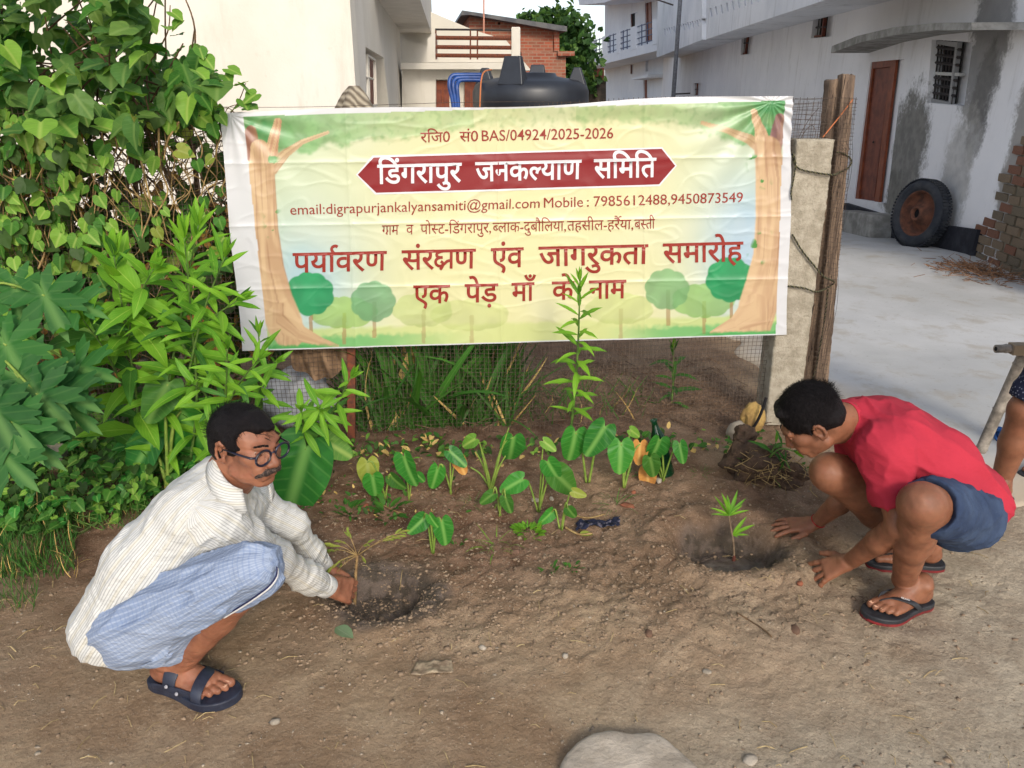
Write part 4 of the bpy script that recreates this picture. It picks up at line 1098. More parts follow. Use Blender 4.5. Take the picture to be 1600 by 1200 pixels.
for k in range(12):
    c_ = atY(1562 + rb.uniform(-10, 40), 690 + rb.uniform(-14, 12), Yb_ + .14); pts = [c_ + Vector((rb.uniform(-.05, .05), rb.uniform(-.03, .03), rb.uniform(-.03, .04))) for _ in range(5)]; mb.tube(catmull(pts, 4), .007, 5)
o = mb.build('blue_net', plain('blue_plastic_net', srgb(30, 84, 150), srgb(20, 60, 110), 30, .6), None, True); tag(o, 'bunch of blue plastic netting behind the bamboo leg', 'net')

# tyre leaning on the white house wall
ty = RW.pt(1438, 334, .24)
zc = 0.40 + -0.02
axis = Vector((-1, -.26, .12)).normalized()
tyre = empty('tyre', (ty.x, ty.y, -.05), 'old black tyre on a rusty rim leaning against the white wall', 'tyre')
prof = []
for t in np.linspace(-2.5, 2.5, 22):
    prof.append((0.300 + 0.070 * math.cos(t), 0.080 * math.sin(t)))
mb = MB(); mb.lathe(ty, prof, 56, axis); o = mb.build('tyre_casing', plain('old_rubber', srgb(40, 44, 52), srgb(60, 62, 66), 7, .75, .4, 60), tyre, True)
tr_ = MB(); xr = axis.to_track_quat('Z', 'Y').to_matrix()
for k in range(64):
    t = 2 * math.pi * k / 64
    for s_ in (-1, 1): tr_.box(ty + xr @ Vector((.368 * math.cos(t), .368 * math.sin(t), s_ * .034)), (.012, .024, .05), xr @ Matrix.Rotation(t, 3, 'Z'))
tag(tr_.build('tread_blocks', o.data.materials[0], tyre), kind='stuff')
mb = MB(); mb.lathe(ty, [(.252, .045), (.238, .055), (.230, .03), (.222, -.03), (.18, -.045), (.15, -.02), (.12, .0), (.085, .03), (.08, .065), (.055, .07), (.05, .03), (.0, .03)], 48, axis); mb.build('rim', plain('rust_orange_rim', srgb(118, 76, 58), srgb(84, 58, 48), 12, .85, .4, 60), tyre, True)
mb = MB(); mb.lathe(ty + axis * .031, [(.05, 0), (.045, .002), (0, .002)], 20, axis); mb.build('hub_hole', M_DARK, tyre)
# ================================================================== PEOPLE
def nrm(v): v = np.asarray(v, float); return v / np.linalg.norm(v)
def A3(v): return np.array(v, dtype=float)
class Sdf:
    """groups of rounded shapes blended together, meshed as one continuous skin"""
    def __init__(s): s.groups = []; s.subs = []
    def group(s, k=0.02): s.groups.append([k, []]); return s
    def cap(s, a, b, ra, rb=None, k=None):
        a, b = A3(a), A3(b); rb = ra if rb is None else rb
        s.groups[-1][1].append(('c', a, b, ra, rb, k, (a + b) / 2, np.linalg.norm(b - a) / 2 + max(ra, rb))); return s
    def chain(s, pts, rad, k=None):
        for i in range(len(pts) - 1): s.cap(pts[i], pts[i + 1], rad[i], rad[i + 1], k)
        return s
    def ell(s, c, r, M=None, k=None):
        s.groups[-1][1].append(('e', A3(c), A3(r), np.eye(3) if M is None else np.asarray(M), None, k, A3(c), max(r))); return s
    def sub_ell(s, c, r, M=None, k=0.01): s.subs.append(('e', A3(c), A3(r), np.eye(3) if M is None else np.asarray(M), None, k, A3(c), max(r))); return s
    def sub_plane(s, p, n, k=0.002): s.subs.append(('p', A3(p), nrm(n), None, None, k, None, 1e9)); return s
    @staticmethod
    def ev(p, P):
        p = tuple(q.astype(P.dtype) if isinstance(q, np.ndarray) else q for q in p)
        if p[0] == 'c':
            ba = p[2] - p[1]; pa = P - p[1]; h = np.clip((pa @ ba) / max(1e-12, ba @ ba), 0, 1)
            return np.linalg.norm(pa - h[..., None] * ba, axis=-1) - (p[3] + (p[4] - p[3]) * h)
        if p[0] == 'p': return -((P - p[1]) @ p[2])
        q = (P - p[1]) @ p[3]      # columns of M are the local axes
        k0 = np.linalg.norm(q / p[2], axis=-1); k1 = np.linalg.norm(q / (p[2] ** 2), axis=-1)
        return k0 * (k0 - 1) / np.maximum(k1, 1e-9)
    @staticmethod
    def smin(a, b, k):
        if k <= 0: return np.minimum(a, b)
        h = np.maximum(k - np.abs(a - b), 0) / k
        return np.minimum(a, b) - h * h * k * 0.25
    def field(s, P, ctr=None, reach=None):
        """P (B,n,3); with block centres, a shape is only evaluated for the blocks it can reach"""
        D = np.full(P.shape[:-1], 1.0, dtype=P.dtype)
        for gk, prims in s.groups:
            g_ = np.full(P.shape[:-1], 1.0, dtype=P.dtype)
            for p in prims:
                k = gk if p[5] is None else p[5]
                if ctr is not None:
                    sel = np.nonzero(np.linalg.norm(ctr - p[6], axis=-1) < p[7] + reach + k)[0]
                    if len(sel) == 0: continue
                    g_[sel] = s.smin(g_[sel], s.ev(p, P[sel]), k)
                else: g_ = s.smin(g_, s.ev(p, P), k)
            D = s.smin(D, g_, 0.004)
        for p in s.subs:
            k = p[5]; e = -s.ev(p, P)
            h = np.maximum(k - np.abs(D - e), 0) / max(k, 1e-9)
            D = np.maximum(D, e) + h * h * k * 0.25
        return D
    def mesh(s, h=0.004, disp=None, N=8):
        lo = np.full(3, 1e9); hi = -lo
        for _, prims in s.groups:
            for p in prims: lo = np.minimum(lo, p[6] - p[7]); hi = np.maximum(hi, p[6] + p[7])
        lo -= 3 * h + 0.01; hi += 3 * h + 0.01
        bs = N * h; nb = np.ceil((hi - lo) / bs).astype(int)
        I = np.stack(np.meshgrid(*[np.arange(n) for n in nb], indexing='ij'), -1).reshape(-1, 3)
        C = lo + (I + 0.5) * bs
        d = s.field(C[:, None, :])[:, 0]
        I = I[np.abs(d) < bs * 0.9 + 0.012]; C = lo + (I + 0.5) * bs
        loc = np.stack(np.meshgrid(*[np.arange(N + 1)] * 3, indexing='ij'), -1).reshape(-1, 3)
        P = (lo + (I[:, None, :] * N + loc[None]) * h).astype(np.float32)
        D = s.field(P, C, bs)
        if disp is not None:
            near = np.abs(D) < 0.5 * h * 3 + 0.012; D[near] += disp(P[near])
        D = D.reshape(-1, N + 1, N + 1, N + 1)
        ins = D < 0
        cnt = np.zeros((len(I), N, N, N), int)
        for dx in (0, 1):
            for dy in (0, 1):
                for dz in (0, 1): cnt += ins[:, dx:N + dx, dy:N + dy, dz:N + dz]
        act = (cnt > 0) & (cnt < 8)
        b, i, j, k = np.nonzero(act)
        gi = I[b] * N + np.stack([i, j, k], -1)
        R_ = nb * N + 2
        key = lambda q: (q[:, 0] * R_[1] + q[:, 1]) * R_[2] + q[:, 2]
        keys = key(gi)
        pos = np.zeros((len(b), 3)); c = np.zeros(len(b))
        cor = [(x, y, z) for x in (0, 1) for y in (0, 1) for z in (0, 1)]
        for a_ in cor:
            for ax in range(3):
                if a_[ax]: continue
                e_ = list(a_); e_[ax] = 1
                v0 = D[b, i + a_[0], j + a_[1], k + a_[2]]; v1 = D[b, i + e_[0], j + e_[1], k + e_[2]]
                m = (v0 < 0) != (v1 < 0); t = np.where(m, v0 / np.where(m, v0 - v1, 1), 0)
                q = np.tile(np.array(a_, float), (len(b), 1)); q[:, ax] += t
                pos[m] += q[m]; c[m] += 1
        V = lo + (gi + pos / c[:, None]) * h
        order = np.argsort(keys); sk = keys[order]
        _, first = np.unique(sk, return_index=True); sk = sk[first]; order = order[first]
        def find(q):
            kk = key(q); p_ = np.searchsorted(sk, kk); p_ = np.clip(p_, 0, len(sk) - 1)
            return np.where(sk[p_] == kk, order[p_], -1)
        F = []
        for ax in range(3):
            sl0 = [slice(None), slice(0, N), slice(0, N), slice(0, N)]; sl1 = list(sl0); sl1[ax + 1] = slice(1, N + 1)
            a0 = ins[tuple(sl0)]; a1 = ins[tuple(sl1)]
            for flip, m in ((False, a0 & ~a1), (True, ~a0 & a1)):
                b_, i_, j_, k_ = np.nonzero(m)
                g0 = I[b_] * N + np.stack([i_, j_, k_], -1)
                o1 = np.zeros(3, int); o1[(ax + 1) % 3] = 1; o2 = np.zeros(3, int); o2[(ax + 2) % 3] = 1
                q = np.stack([find(g0 - o1 - o2), find(g0 - o2), find(g0), find(g0 - o1)], -1)
                q = q[(q >= 0).all(1)]
                F.append(q if not flip else q[:, ::-1])
        F = np.concatenate(F)
        used = np.unique(F); mp = np.full(len(V), -1); mp[used] = np.arange(len(used))
        return V[used], mp[F]
def skin_obj(name, S, h, m, parent, disp=None, attrs=None, smooth=1):
    V, F = S.mesh(h, disp)
    for _ in range(smooth):      # light smoothing of the voxel steps
        acc = np.zeros_like(V); n = np.zeros(len(V))
        for a_ in range(4):
            np.add.at(acc, F[:, a_], V[F[:, (a_ + 1) % 4]]); np.add.at(n, F[:, a_], 1)
            np.add.at(acc, F[:, a_], V[F[:, (a_ + 3) % 4]]); np.add.at(n, F[:, a_], 1)
        V = 0.5 * V + 0.5 * acc / n[:, None]
    at = {k: f(V) for k, f in attrs.items()} if attrs else None
    return mesh(name, V, F, m, parent, smooth=True, attrs=at)

def frame(y, z):
    """columns x,y,z with y kept and z made square to it"""
    y = nrm(y); z = A3(z); z = nrm(z - y * (z @ y)); x = np.cross(y, z); return np.stack([x, y, z], 1)
def hand(S, wrist, d, back, right, curl, spread=0.10, thumb_in=0.0, sc=1.0, grp=True):
    """wrist point, direction of the hand, normal of its back; right: which hand; curl: bend per joint for each finger"""
    Mx = frame(d, back); tx = -Mx[:, 0] if right else Mx[:, 0]
    W = lambda x, y, z: A3(wrist) + (tx * x + Mx[:, 1] * y + Mx[:, 2] * z) * sc
    S.group(0.012)
    S.cap(W(0, -0.02, 0), W(0, 0.015, 0), 0.024 * sc, 0.025 * sc)
    for x0, x1 in ((.016, .029), (.006, .011), (-.006, -.009), (-.015, -.027)):
        S.cap(W(x0, 0.012, 0), W(x1, 0.083, -0.001), 0.0155 * sc, 0.0125 * sc)
    S.cap(W(0.018, 0.015, -0.008), W(0.028, 0.045, -0.012), 0.017 * sc, 0.014 * sc)
    for i, (x, ln, r) in enumerate(((.030, .070, .0088), (.010, .078, .009), (-.010, .072, .0086), (-.029, .058, .0078))):
        S.group(0.003)
        a = (x / 0.03) * spread; y = 0.084 - 0.005 * (i == 3)
        c = curl[i] if hasattr(curl, '__len__') else curl
        p = [x, y, -0.001]; pts = [W(*p)]; ang = c * 0.6
        for j, f in enumerate((0.44, 0.32, 0.24)):
            p = [p[0] + math.sin(a) * ln * f * math.cos(ang), p[1] + math.cos(a) * math.cos(ang) * ln * f, p[2] - math.sin(ang) * ln * f]
            pts.append(W(*p)); ang += c * (1.0 if j == 0 else 0.8)
        S.chain([W(x * 0.9, y - 0.02, -0.001)] + pts, [0.011 * sc, r * 1.12 * sc, r * 1.03 * sc, r * 0.97 * sc, r * 0.8 * sc])
    S.group(0.004)
    S.chain([W(.022, .02, -.006), W(.044 - .01 * thumb_in, .042, -.010 - .012 * thumb_in), W(.056 - .02 * thumb_in, .066, -.014 - .026 * thumb_in), W(.062 - .036 * thumb_in, .088, -.015 - .034 * thumb_in)], [.014 * sc, .0118 * sc, .0105 * sc, .0082 * sc])
def foot(S, heel, toe, big, sc=1.0, up=(0, 0, 1)):
    """heel and toe points on the sole; big = +1 / -1: which side (x) the big toe is on"""
    d = A3(toe) - A3(heel); Mx = frame(d, up)
    W = lambda x, y, z: A3(heel) + (Mx[:, 0] * x * big + Mx[:, 1] * y + Mx[:, 2] * z) * sc
    S.group(0.02)
    S.cap(W(0, .032, .032), W(0, .045, .036), .031 * sc, .031 * sc).cap(W(0, .045, .075), W(0.004, .12, .040), .032 * sc, .026 * sc)
    S.cap(W(0, .05, .032), W(.002, .17, .022), .030 * sc, .020 * sc).cap(W(.022, .12, .024), W(.026, .182, .018), .020 * sc, .018 * sc).cap(W(-.020, .11, .020), W(-.028, .165, .015), .018 * sc, .015 * sc)
    S.ell(W(.028, .060, .080), [.014 * sc] * 3)
    S.ell(W(-.028, .054, .074), [.013 * sc] * 3)
    for i, (x, y0, ln, r) in enumerate(((.030, .186, .050, .0135), (.010, .190, .044, .0100), (-.007, .185, .038, .0094), (-.022, .177, .032, .0090), (-.036, .166, .026, .0086))):
        S.group(0.0035)
        S.chain([W(x * .9, y0 - .03, .018), W(x, y0 + ln * .35, .017), W(x * 1.02, y0 + ln - r, .0135)], [r * 1.15 * sc, r * 1.0 * sc, r * .95 * sc])
    return W
def head(S, c, F_, up, sc=1.0, thin=1.0, top=1.0):
    Mx = frame(F_, up)      # x = right hand side of the head
    W = lambda x, y, z: A3(c) + (Mx[:, 0] * x + Mx[:, 1] * y + Mx[:, 2] * z) * sc
    E = lambda p, r, k=None: S.ell(W(*p), [q * sc for q in r], Mx, k)
    S.group(0.018)
    E((0, -.018, .030 + .008 * top), (.073, .094, .068 + .014 * top)); E((0, .028, -.022), (.058, .066, .088)); E((0, .012, -.075), (.050, .052, .034))
    E((0, .066, -.094), (.022, .020, .017)); S.cap(W(-.046, .0, -.068), W(-.018, .066, -.092), .017 * sc, .013 * sc); S.cap(W(.046, .0, -.068), W(.018, .066, -.092), .017 * sc, .013 * sc)
    for q in (-1, 1):
        E((q * .041, .055, -.018), (.020, .024, .020 * thin)); E((q * .026, .078, -.052), (.018, .016, .022))
        S.cap(W(q * .010, .088, .020), W(q * .040, .074, .022), .010 * sc, .008 * sc, .010)
    S.cap(W(0, .084, .012), W(0, .108, -.030), .0080 * sc, .0115 * sc, .010)
    for q in (-1, 1): E((q * .0125, .098, -.034), (.0085, .011, .0075), .006)
    S.cap(W(-.022, .088, -.062), W(.022, .088, -.062), .0065 * sc, None, .008); S.cap(W(-.018, .087, -.073), W(.018, .087, -.073), .0072 * sc, None, .008)
    for q in (-1, 1):
        S.sub_ell(W(q * .031, .098, .002), (.017 * sc, .016 * sc, .0105 * sc), Mx, .010)
    S.sub_ell(W(0, .103, -.0665), (.022 * sc, .012 * sc, .0016 * sc), Mx, .003)
    for q in (-1, 1):      # ears: bowl with a rim
        S.group(0.004)
        for t0 in range(7):
            a0 = R(-150 + t0 * 40); a1 = R(-150 + (t0 + 1) * 40)
            S.cap(W(q * (.078 + .006 * math.cos(a0 * .5)), -.014 - .014 * math.cos(a0), -.006 + .027 * math.sin(a0)), W(q * (.078 + .006 * math.cos(a1 * .5)), -.014 - .014 * math.cos(a1), -.006 + .027 * math.sin(a1)), .0045 * sc)
        S.ell(W(q * .074, -.012, -.004), (.006 * sc, .015 * sc, .024 * sc), Mx); S.ell(W(q * .077, -.004, -.032), (.006 * sc, .009 * sc, .011 * sc), Mx)
        S.cap(W(q * .075, .002, .0), W(q * .075, .003, -.012), .005 * sc)
    return W, Mx
def skin_mat(name, c1, c2, red):
    g = G(name, 0.5, 0.35)
    v = g.obj()
    c = g.mix(g.ramp(g.noise(14, 5, 0.6, v), 0.35, 0.68), c1, c2)
    c = g.mix(g.math('MULTIPLY', g.ramp(g.noise(45, 4, 0.6, v), 0.5, 0.7), 0.3), c, red)
    c = g.mix(g.math('MULTIPLY', g.ramp(g.noise(6, 6, 0.7, v), 0.5, 0.68), 0.35), c, tuple(q * .72 for q in c2[:3]) + (1,))
    g.color(c).bump(g.noise(110, 6, 0.7, v), 0.22, 0.004).bump(g.noise(320, 3, 0.6, v), 0.15, 0.001)
    g.b.inputs['Subsurface Weight'].default_value = 0.12; g.b.inputs['Subsurface Radius'].default_value = (0.012, 0.005, 0.003); g.b.inputs['Subsurface Scale'].default_value = 0.5
    g.rough(g.mix(g.ramp(g.noise(30, 4, 0.6, v), .3, .7), (.42, .42, .42, 1), (.62, .62, .62, 1)))
    return g.m
M_SKIN1 = skin_mat('weathered_brown_skin', srgb(144, 96, 72), srgb(124, 80, 60), srgb(154, 92, 74))
M_SKIN2 = skin_mat('tanned_brown_skin', srgb(136, 90, 66), srgb(114, 74, 54), srgb(140, 84, 64))
g = G('black_hair', 0.62, 0.18); v = g.mapv(g.obj(), (60, 60, 9)); g.color(g.mix(g.noise(3, 4, .6, v), srgb(12, 10, 13), srgb(26, 21, 22))).bump(g.noise(6, 5, .7, v), 0.9, 0.006); M_HAIR = g.m
M_EYE = plain('eye_white', srgb(150, 132, 118), rough=0.3); M_IRIS = plain('dark_iris', srgb(26, 16, 12), rough=0.2, spec=0.6)
M_NAIL = plain('nail', srgb(206, 160, 132), rough=0.35)
M_RUBBER = plain('navy_black_rubber', srgb(34, 38, 52), srgb(44, 50, 66), 30, 0.5, 0.2, 200, spec=0.4)
M_RUBBER2 = plain('black_rubber', srgb(34, 35, 40), srgb(46, 48, 52), 30, 0.55, 0.2, 200, spec=0.4)
# deepened creases of an older face
def hair_strands(name, W, Mx, n, seed, lo_hair, parent, length=0.02, keep=None, rad=0.0008):
    """short loose strands over the hair cap that break its outline"""
    rr = random.Random(seed); V = []; Fc = []
    for _ in range(n):
        th = rr.uniform(0, 2 * math.pi); ph = math.acos(rr.uniform(-0.25, 1))
        x, y, z = math.sin(ph) * math.cos(th), math.sin(ph) * math.sin(th), math.cos(ph)
        p = (x * lo_hair[0], lo_hair[3] + y * lo_hair[1], lo_hair[4] + z * lo_hair[2])
        if keep and not keep(*p): continue
        a_ = A3(W(*p)); nn = nrm(Mx @ A3((x, y, z)))
        t = nrm(np.cross(nn, rr.choice([Mx[:, 0], Mx[:, 1]])) + rr.uniform(-.5, .5) * Mx[:, 1] - 0.5 * Mx[:, 2] * (1 - z))
        L_ = length * rr.uniform(.5, 1.2); b_ = a_ + (t * 0.8 + nn * rr.uniform(.05, .35)) * L_; c_ = a_ + (t * 0.8 + nn * rr.uniform(-.1, .3)) * L_ * 1.8
        sd_ = nrm(np.cross(t, nn)) * rad; i0 = len(V)
        V += [a_ - sd_, a_ + sd_, b_ + sd_ * .8, b_ - sd_ * .8, c_]; Fc += [(i0, i0 + 1, i0 + 2, i0 + 3), (i0 + 3, i0 + 2, i0 + 4)]
    return tag(mesh(name, V, Fc, M_HAIR, parent), kind='stuff')
def band(name, pts_l, pts_r, th, m, parent):
    """strap: two matching edge lines, thickened"""
    n = len(pts_l); V = [A3(p) for p in pts_l] + [A3(p) for p in pts_r]
    V = np.array(V); Fc = [(i, i + 1, n + i + 1, n + i) for i in range(n - 1)]
    o = mesh(name, V, Fc, m, parent, smooth=True)
    so = o.modifiers.new('s', 'SOLIDIFY'); so.thickness = th; so.offset = 1
    return bevel(o, th * 0.3, 2)
def sole(name, W, m, parent, z0=-0.022, z1=0.0, wid=1.0, rim=None, rim_m=None):
    out = [(0, -.012, .0), (.025, -.005, 0), (.037, .03, 0), (.036, .08, 0), (.038, .13, 0), (.051, .18, 0), (.050, .225, 0), (.030, .256, 0), (.0, .258, 0), (-.030, .238, 0), (-.050, .20, 0), (-.051, .16, 0), (-.040, .11, 0), (-.034, .06, 0), (-.034, .02, 0), (-.022, -.006, 0)]
    P = catmull(out + [out[0]], 4)[:-1]
    mb = MB(); top = [Vector(W(p.x * wid, p.y, z1)) for p in P]; bot = [Vector(W(p.x * wid, p.y, z0)) for p in P]; n = len(P)
    mb.add(top + bot, [tuple(range(n)), tuple(range(n, 2 * n))[::-1]] + [(i, (i + 1) % n, n + (i + 1) % n, n + i) for i in range(n)])
    o = mb.build(name, m, parent); bmx = bmesh.new(); bmx.from_mesh(o.data); bmesh.ops.recalc_face_normals(bmx, faces=bmx.faces[:]); bmx.to_mesh(o.data); bmx.free()
    bevel(o, 0.004, 2)
    if rim_m:
        mb = MB(); a_ = [Vector(W(p.x * wid * 1.01, p.y, z0 + 0.008)) for p in P]; b_ = [Vector(W(p.x * wid * 1.01, p.y, z0 - 0.001)) for p in P]
        mb.add(a_ + b_, [tuple(range(n)), tuple(range(n, 2 * n))[::-1]] + [(i, (i + 1) % n, n + (i + 1) % n, n + i) for i in range(n)]); mb.build('outsole', rim_m, o)
    return o

def folds(f1=(7, 7, 7), amp=0.004, seed=0, rot=None, f2=16, amp2=0.0015):
    rot = np.eye(3) if rot is None else rot
    def d(P):
        Q = (P @ rot) * np.array(f1) + seed
        r1 = 1 - np.abs(pnoise(Q)); r2 = 1 - np.abs(pnoise(Q * 2.1 + 31))
        return -amp * (r1 ** 3) * 1.3 + amp * 0.5 - amp2 * (r2 ** 3) + amp2 * .4
    return d

# ------------------------------------------------------------------ the older man, left, squatting
J = dict(ankR=(287, 1033, 1.735), kneeR=(400, 888, 1.64), hipR=(212, 972, 1.73), hipL=(225, 945, 1.93), kneeL=(404, 884, 1.90), ankL=(243, 968, 1.99),
         shR=(338, 812, 1.78), shL=(388, 785, 2.03), elR=(428, 872, 1.88), wrR=(510, 916, 2.09), elL=(455, 818, 2.08), wrL=(503, 885, 2.21),
         pel=(206, 962, 1.84), mid=(250, 872, 1.85), che=(318, 800, 1.87), nek=(348, 752, 1.87))
J = {k: A3(atY(*v)) for k, v in J.items()}
man = empty('person', (J['ankR'][0], J['ankR'][1], 0), 'squatting man with glasses, moustache, striped cream shirt and blue lungi, holding a sapling', 'person')
S = Sdf()
ear = A3(atY(346, 706, 1.765)); F1 = nrm((1, -0.60, -0.10)); up1 = nrm((0.12, 0, 1)); Mh = frame(F1, up1)
hc = ear - Mh @ (A3((.080, -.010, -.005)) * .94)
Wh, Mh = head(S, hc, F1, up1, .94, 1.0, -.6)
S.group(0.03).cap(Wh(0, -.035, -.05), J['nek'], .054, .062).cap(Wh(0, .0, -.08), J['nek'] + A3((.03, 0, 0)), .04, .05)
lat = nrm(J['shL'] - J['shR'])
S.group(0.05)
for q in (-1, 1):
    S.chain([J['pel'] + lat * .06 * q, J['mid'] + lat * .06 * q, J['che'] + lat * .07 * q], [.100, .082, .090])
S.cap(J['shR'], J['shL'], .052, .052).cap(J['nek'], J['che'], .06, .09)
for a_, b_, c_ in (('hipR', 'kneeR', 'ankR'), ('hipL', 'kneeL', 'ankL')):
    S.group(0.02); S.chain([J[a_], J[b_]], [.085, .056]); calf = J[b_] * .62 + J[c_] * .38 + A3((-.022, 0, -.012))
    S.chain([J[b_], J[b_] * .5 + J[c_] * .5, J[c_]], [.054, .046, .034]).cap(J[b_] * .75 + J[c_] * .25 + A3((-.015, 0, -.01)), calf, .045, .042)
for a_, b_, c_ in (('shR', 'elR', 'wrR'), ('shL', 'elL', 'wrL')):
    S.group(0.015); S.chain([J[a_], J[b_], J[c_]], [.044, .034, .024])
hlR = onG(244, 1066, .024); tR = onG(356, 1097, .024)
hlR = A3(hlR); tR = A3(tR); 
WfR = foot(S, hlR, tR, -1, 1.07)      # the big toe of his right foot is on the far side
hlL = J['ankL'] + A3((-.06, 0.02, 0)); hlL[2] = gz(hlL[0], hlL[1]) + .02
WfL = foot(S, hlL, hlL + A3((.24, .03, 0)), 1)
S.group(.02).cap(J['ankR'], WfR(0, .045, .06), .034, .034).cap(J['ankL'], WfL(0, .045, .06), .034, .034)
stemB = A3(atY(553, 942, 2.19)); stemT = A3(atY(556, 872, 2.19))
dR = nrm(A3(atY(556, 926, 2.16)) - J['wrR']); dL = nrm(A3(atY(552, 905, 2.24)) - J['wrL'])
hand(S, J['wrR'] + dR * .01, dR, (-.25, -.75, .75), True, (0.60, 0.64, 0.68, 0.72), .05, 1.0, 1.06)
hand(S, J['wrL'] + dL * .01, dL, (.15, .55, .8), False, (0.5, 0.55, 0.6, 0.65), .05, 0.8, 0.92)
wr_n = lambda P: 0.0024 * pnoise(P * 19) + 0.0012 * pnoise(P * 60) + 0.0009 * pnoise(P * np.array([25, 25, 120]))
def face_lines(P):
    L_ = (P.astype(float) - hc) @ Mh / .94; x, y, z = np.abs(L_[:, 0]), L_[:, 1], L_[:, 2]; o = np.zeros(len(P)); m = (y > .02) & (x < .07) & (np.abs(z) < .13)
    def groove(pts, w, d):
        nonlocal o
        b = np.full(len(P), 9.0); Q = np.stack([x, y, z], 1)
        for a_, c_ in zip(pts[:-1], pts[1:]):
            a_, c_ = A3(a_), A3(c_); ba = c_ - a_; h = np.clip(((Q - a_) @ ba) / (ba @ ba), 0, 1); b = np.minimum(b, np.linalg.norm(Q - a_ - h[:, None] * ba, axis=1))
        o = o + m * d * np.exp(-(b / w) ** 2)
    groove([(.018, .097, -.036), (.032, .084, -.052), (.038, .074, -.074)], .0042, .0030)
    groove([(.016, .090, -.012), (.030, .082, -.018), (.042, .070, -.014)], .0035, .0018)
    groove([(.050, .062, -.030), (.054, .045, -.055), (.050, .035, -.078)], .0045, .0020)
    groove([(.050, .066, .006), (.062, .050, .004)], .0028, .0014); groove([(.050, .066, -.003), (.062, .050, -.010)], .0028, .0014)
    for zz in (.040, .051, .062): groove([(0, .094 - (zz - .03) * .3, zz), (.045, .070 - (zz - .03) * .3, zz + .002)], .0024, .0014)
    groove([(0, .092, -.080), (.014, .088, -.081)], .004, .0018)
    return o
skin_obj('body', S, 0.0028, M_SKIN1, man, lambda P: wr_n(P) + face_lines(P))
def eyes(W, parent, lid_m, look=(0, 1, 0)):
    for q in (-1, 1):
        mb = MB(); c_ = W(q * .030, .0695, .001)
        b_ = bmesh.new(); bmesh.ops.create_uvsphere(b_, u_segments=16, v_segments=12, radius=.0120)
        V = [tuple(A3(v_.co) + c_) for v_ in b_.verts]; mesh_e = [tuple(v_.index for v_ in f.verts) for f in b_.faces]; b_.free()
        e_ = mesh('eye', V, mesh_e, M_EYE, parent, True)
        d_ = nrm(W(look[0], look[1] * 10, look[2]) - W(0, 0, 0)); p_ = c_ + d_ * .0095
        mb.lathe(p_, [(0.0, .0036), (.003, .0033), (.0055, .0020), (.0062, 0.0)], 14, Vector(d_)); mb.build('iris', M_IRIS, e_, True)
        # lids: skin arcs above and below the eye
        for zz, rr_ in ((.0085, .0042), (-.0080, .0030)):
            pts = [W(q * .030 + x_, .0695 + .0138 * math.cos(x_ / .0140), .001 + zz * .82 * (1 - (x_ / .017) ** 2)) for x_ in np.linspace(-.0125, .0125, 7)]
            MB().tube(pts, [rr_ * .5, rr_ * .9, rr_, rr_, rr_, rr_ * .9, rr_ * .5], 8).build('eyelid', lid_m, e_, True)
eyes(Wh, man, M_SKIN1)
def brow(W, parent, m, z=.024, n=55, seed=1):
    for q in (-1, 1):
        rr = random.Random(seed + q); V = []; Fc = []
        for _ in range(n):
            t = rr.random(); x = q * (.012 + .032 * t); y_ = .0975 - .018 * t * t; zz = z + .004 * math.sin(t * 3) + rr.uniform(-.003, .003)
            a_ = A3(W(x, y_, zz)); b_ = A3(W(x + q * .009, y_ - .002, zz + .002)); u_ = (A3(W(0, 0, .0012)) - A3(W(0, 0, 0))); i0 = len(V)
            V += [a_ - u_, a_ + u_, b_]; Fc.append((i0, i0 + 1, i0 + 2))
        mesh('eyebrow', V, Fc, m, parent)
brow(Wh, man, M_HAIR)
# hair: cap with bare temples, whiskers of the moustache
H = Sdf().group(0.012)
s_ = .96
H.ell(Wh(0, -.024, .027), (.079 * s_, .098 * s_, .074 * s_), Mh).ell(Wh(0, -.062, -.01), (.069 * s_, .052 * s_, .076 * s_), Mh)
H.cap(Wh(.069, .004, .03), Wh(.070, .010, -.006), .012, .006).cap(Wh(-.069, .004, .03), Wh(-.070, .010, -.006), .012, .006)
H.cap(Wh(0, .03, .084), Wh(.002, .078, .064), .013, .007, .02).cap(Wh(-.02, .03, .084), Wh(-.02, .072, .066), .013, .007, .02).cap(Wh(.02, .03, .084), Wh(.022, .064, .070), .012, .007, .02)
H.sub_ell(Wh(0, .108, -.006), (.10 * s_, .062 * s_, .070 * s_), Mh, .006).sub_ell(Wh(0, .07, -.07), (.12, .085, .075), Mh, .006)
H.sub_ell(Wh(.064, .070, .040), (.036, .042, .036), Mh, .006).sub_ell(Wh(-.064, .070, .040), (.038, .044, .040), Mh, .006)
H.sub_ell(Wh(.083, -.008, -.010), (.024, .024, .026), Mh, .004).sub_ell(Wh(-.083, -.008, -.010), (.024, .024, .026), Mh, .004)
hair_n = lambda P: 0.0022 * pnoise((P @ Mh) * np.array([150, 60, 60])) + 0.003 * pnoise(P * 28)
hr = skin_obj('hair', H, 0.003, M_HAIR, man, hair_n)
hair_strands('loose_hair', Wh, Mh, 3600, 3, (.080 * s_, .099 * s_, .076 * s_, -.024, .027), hr, .018, keep=lambda x, y, z: y < .068 and not (z < .02 and y > -.01) and not (abs(x) > .028 and y > .030))
mo = Sdf().group(.006)
mo.chain([Wh(-.041, .077, -.068), Wh(-.034, .084, -.061), Wh(-.020, .095, -.054), Wh(0, .101, -.050), Wh(.020, .095, -.054), Wh(.034, .084, -.061), Wh(.041, .077, -.068)], [.0035, .0070, .0092, .0082, .0092, .0070, .0035])
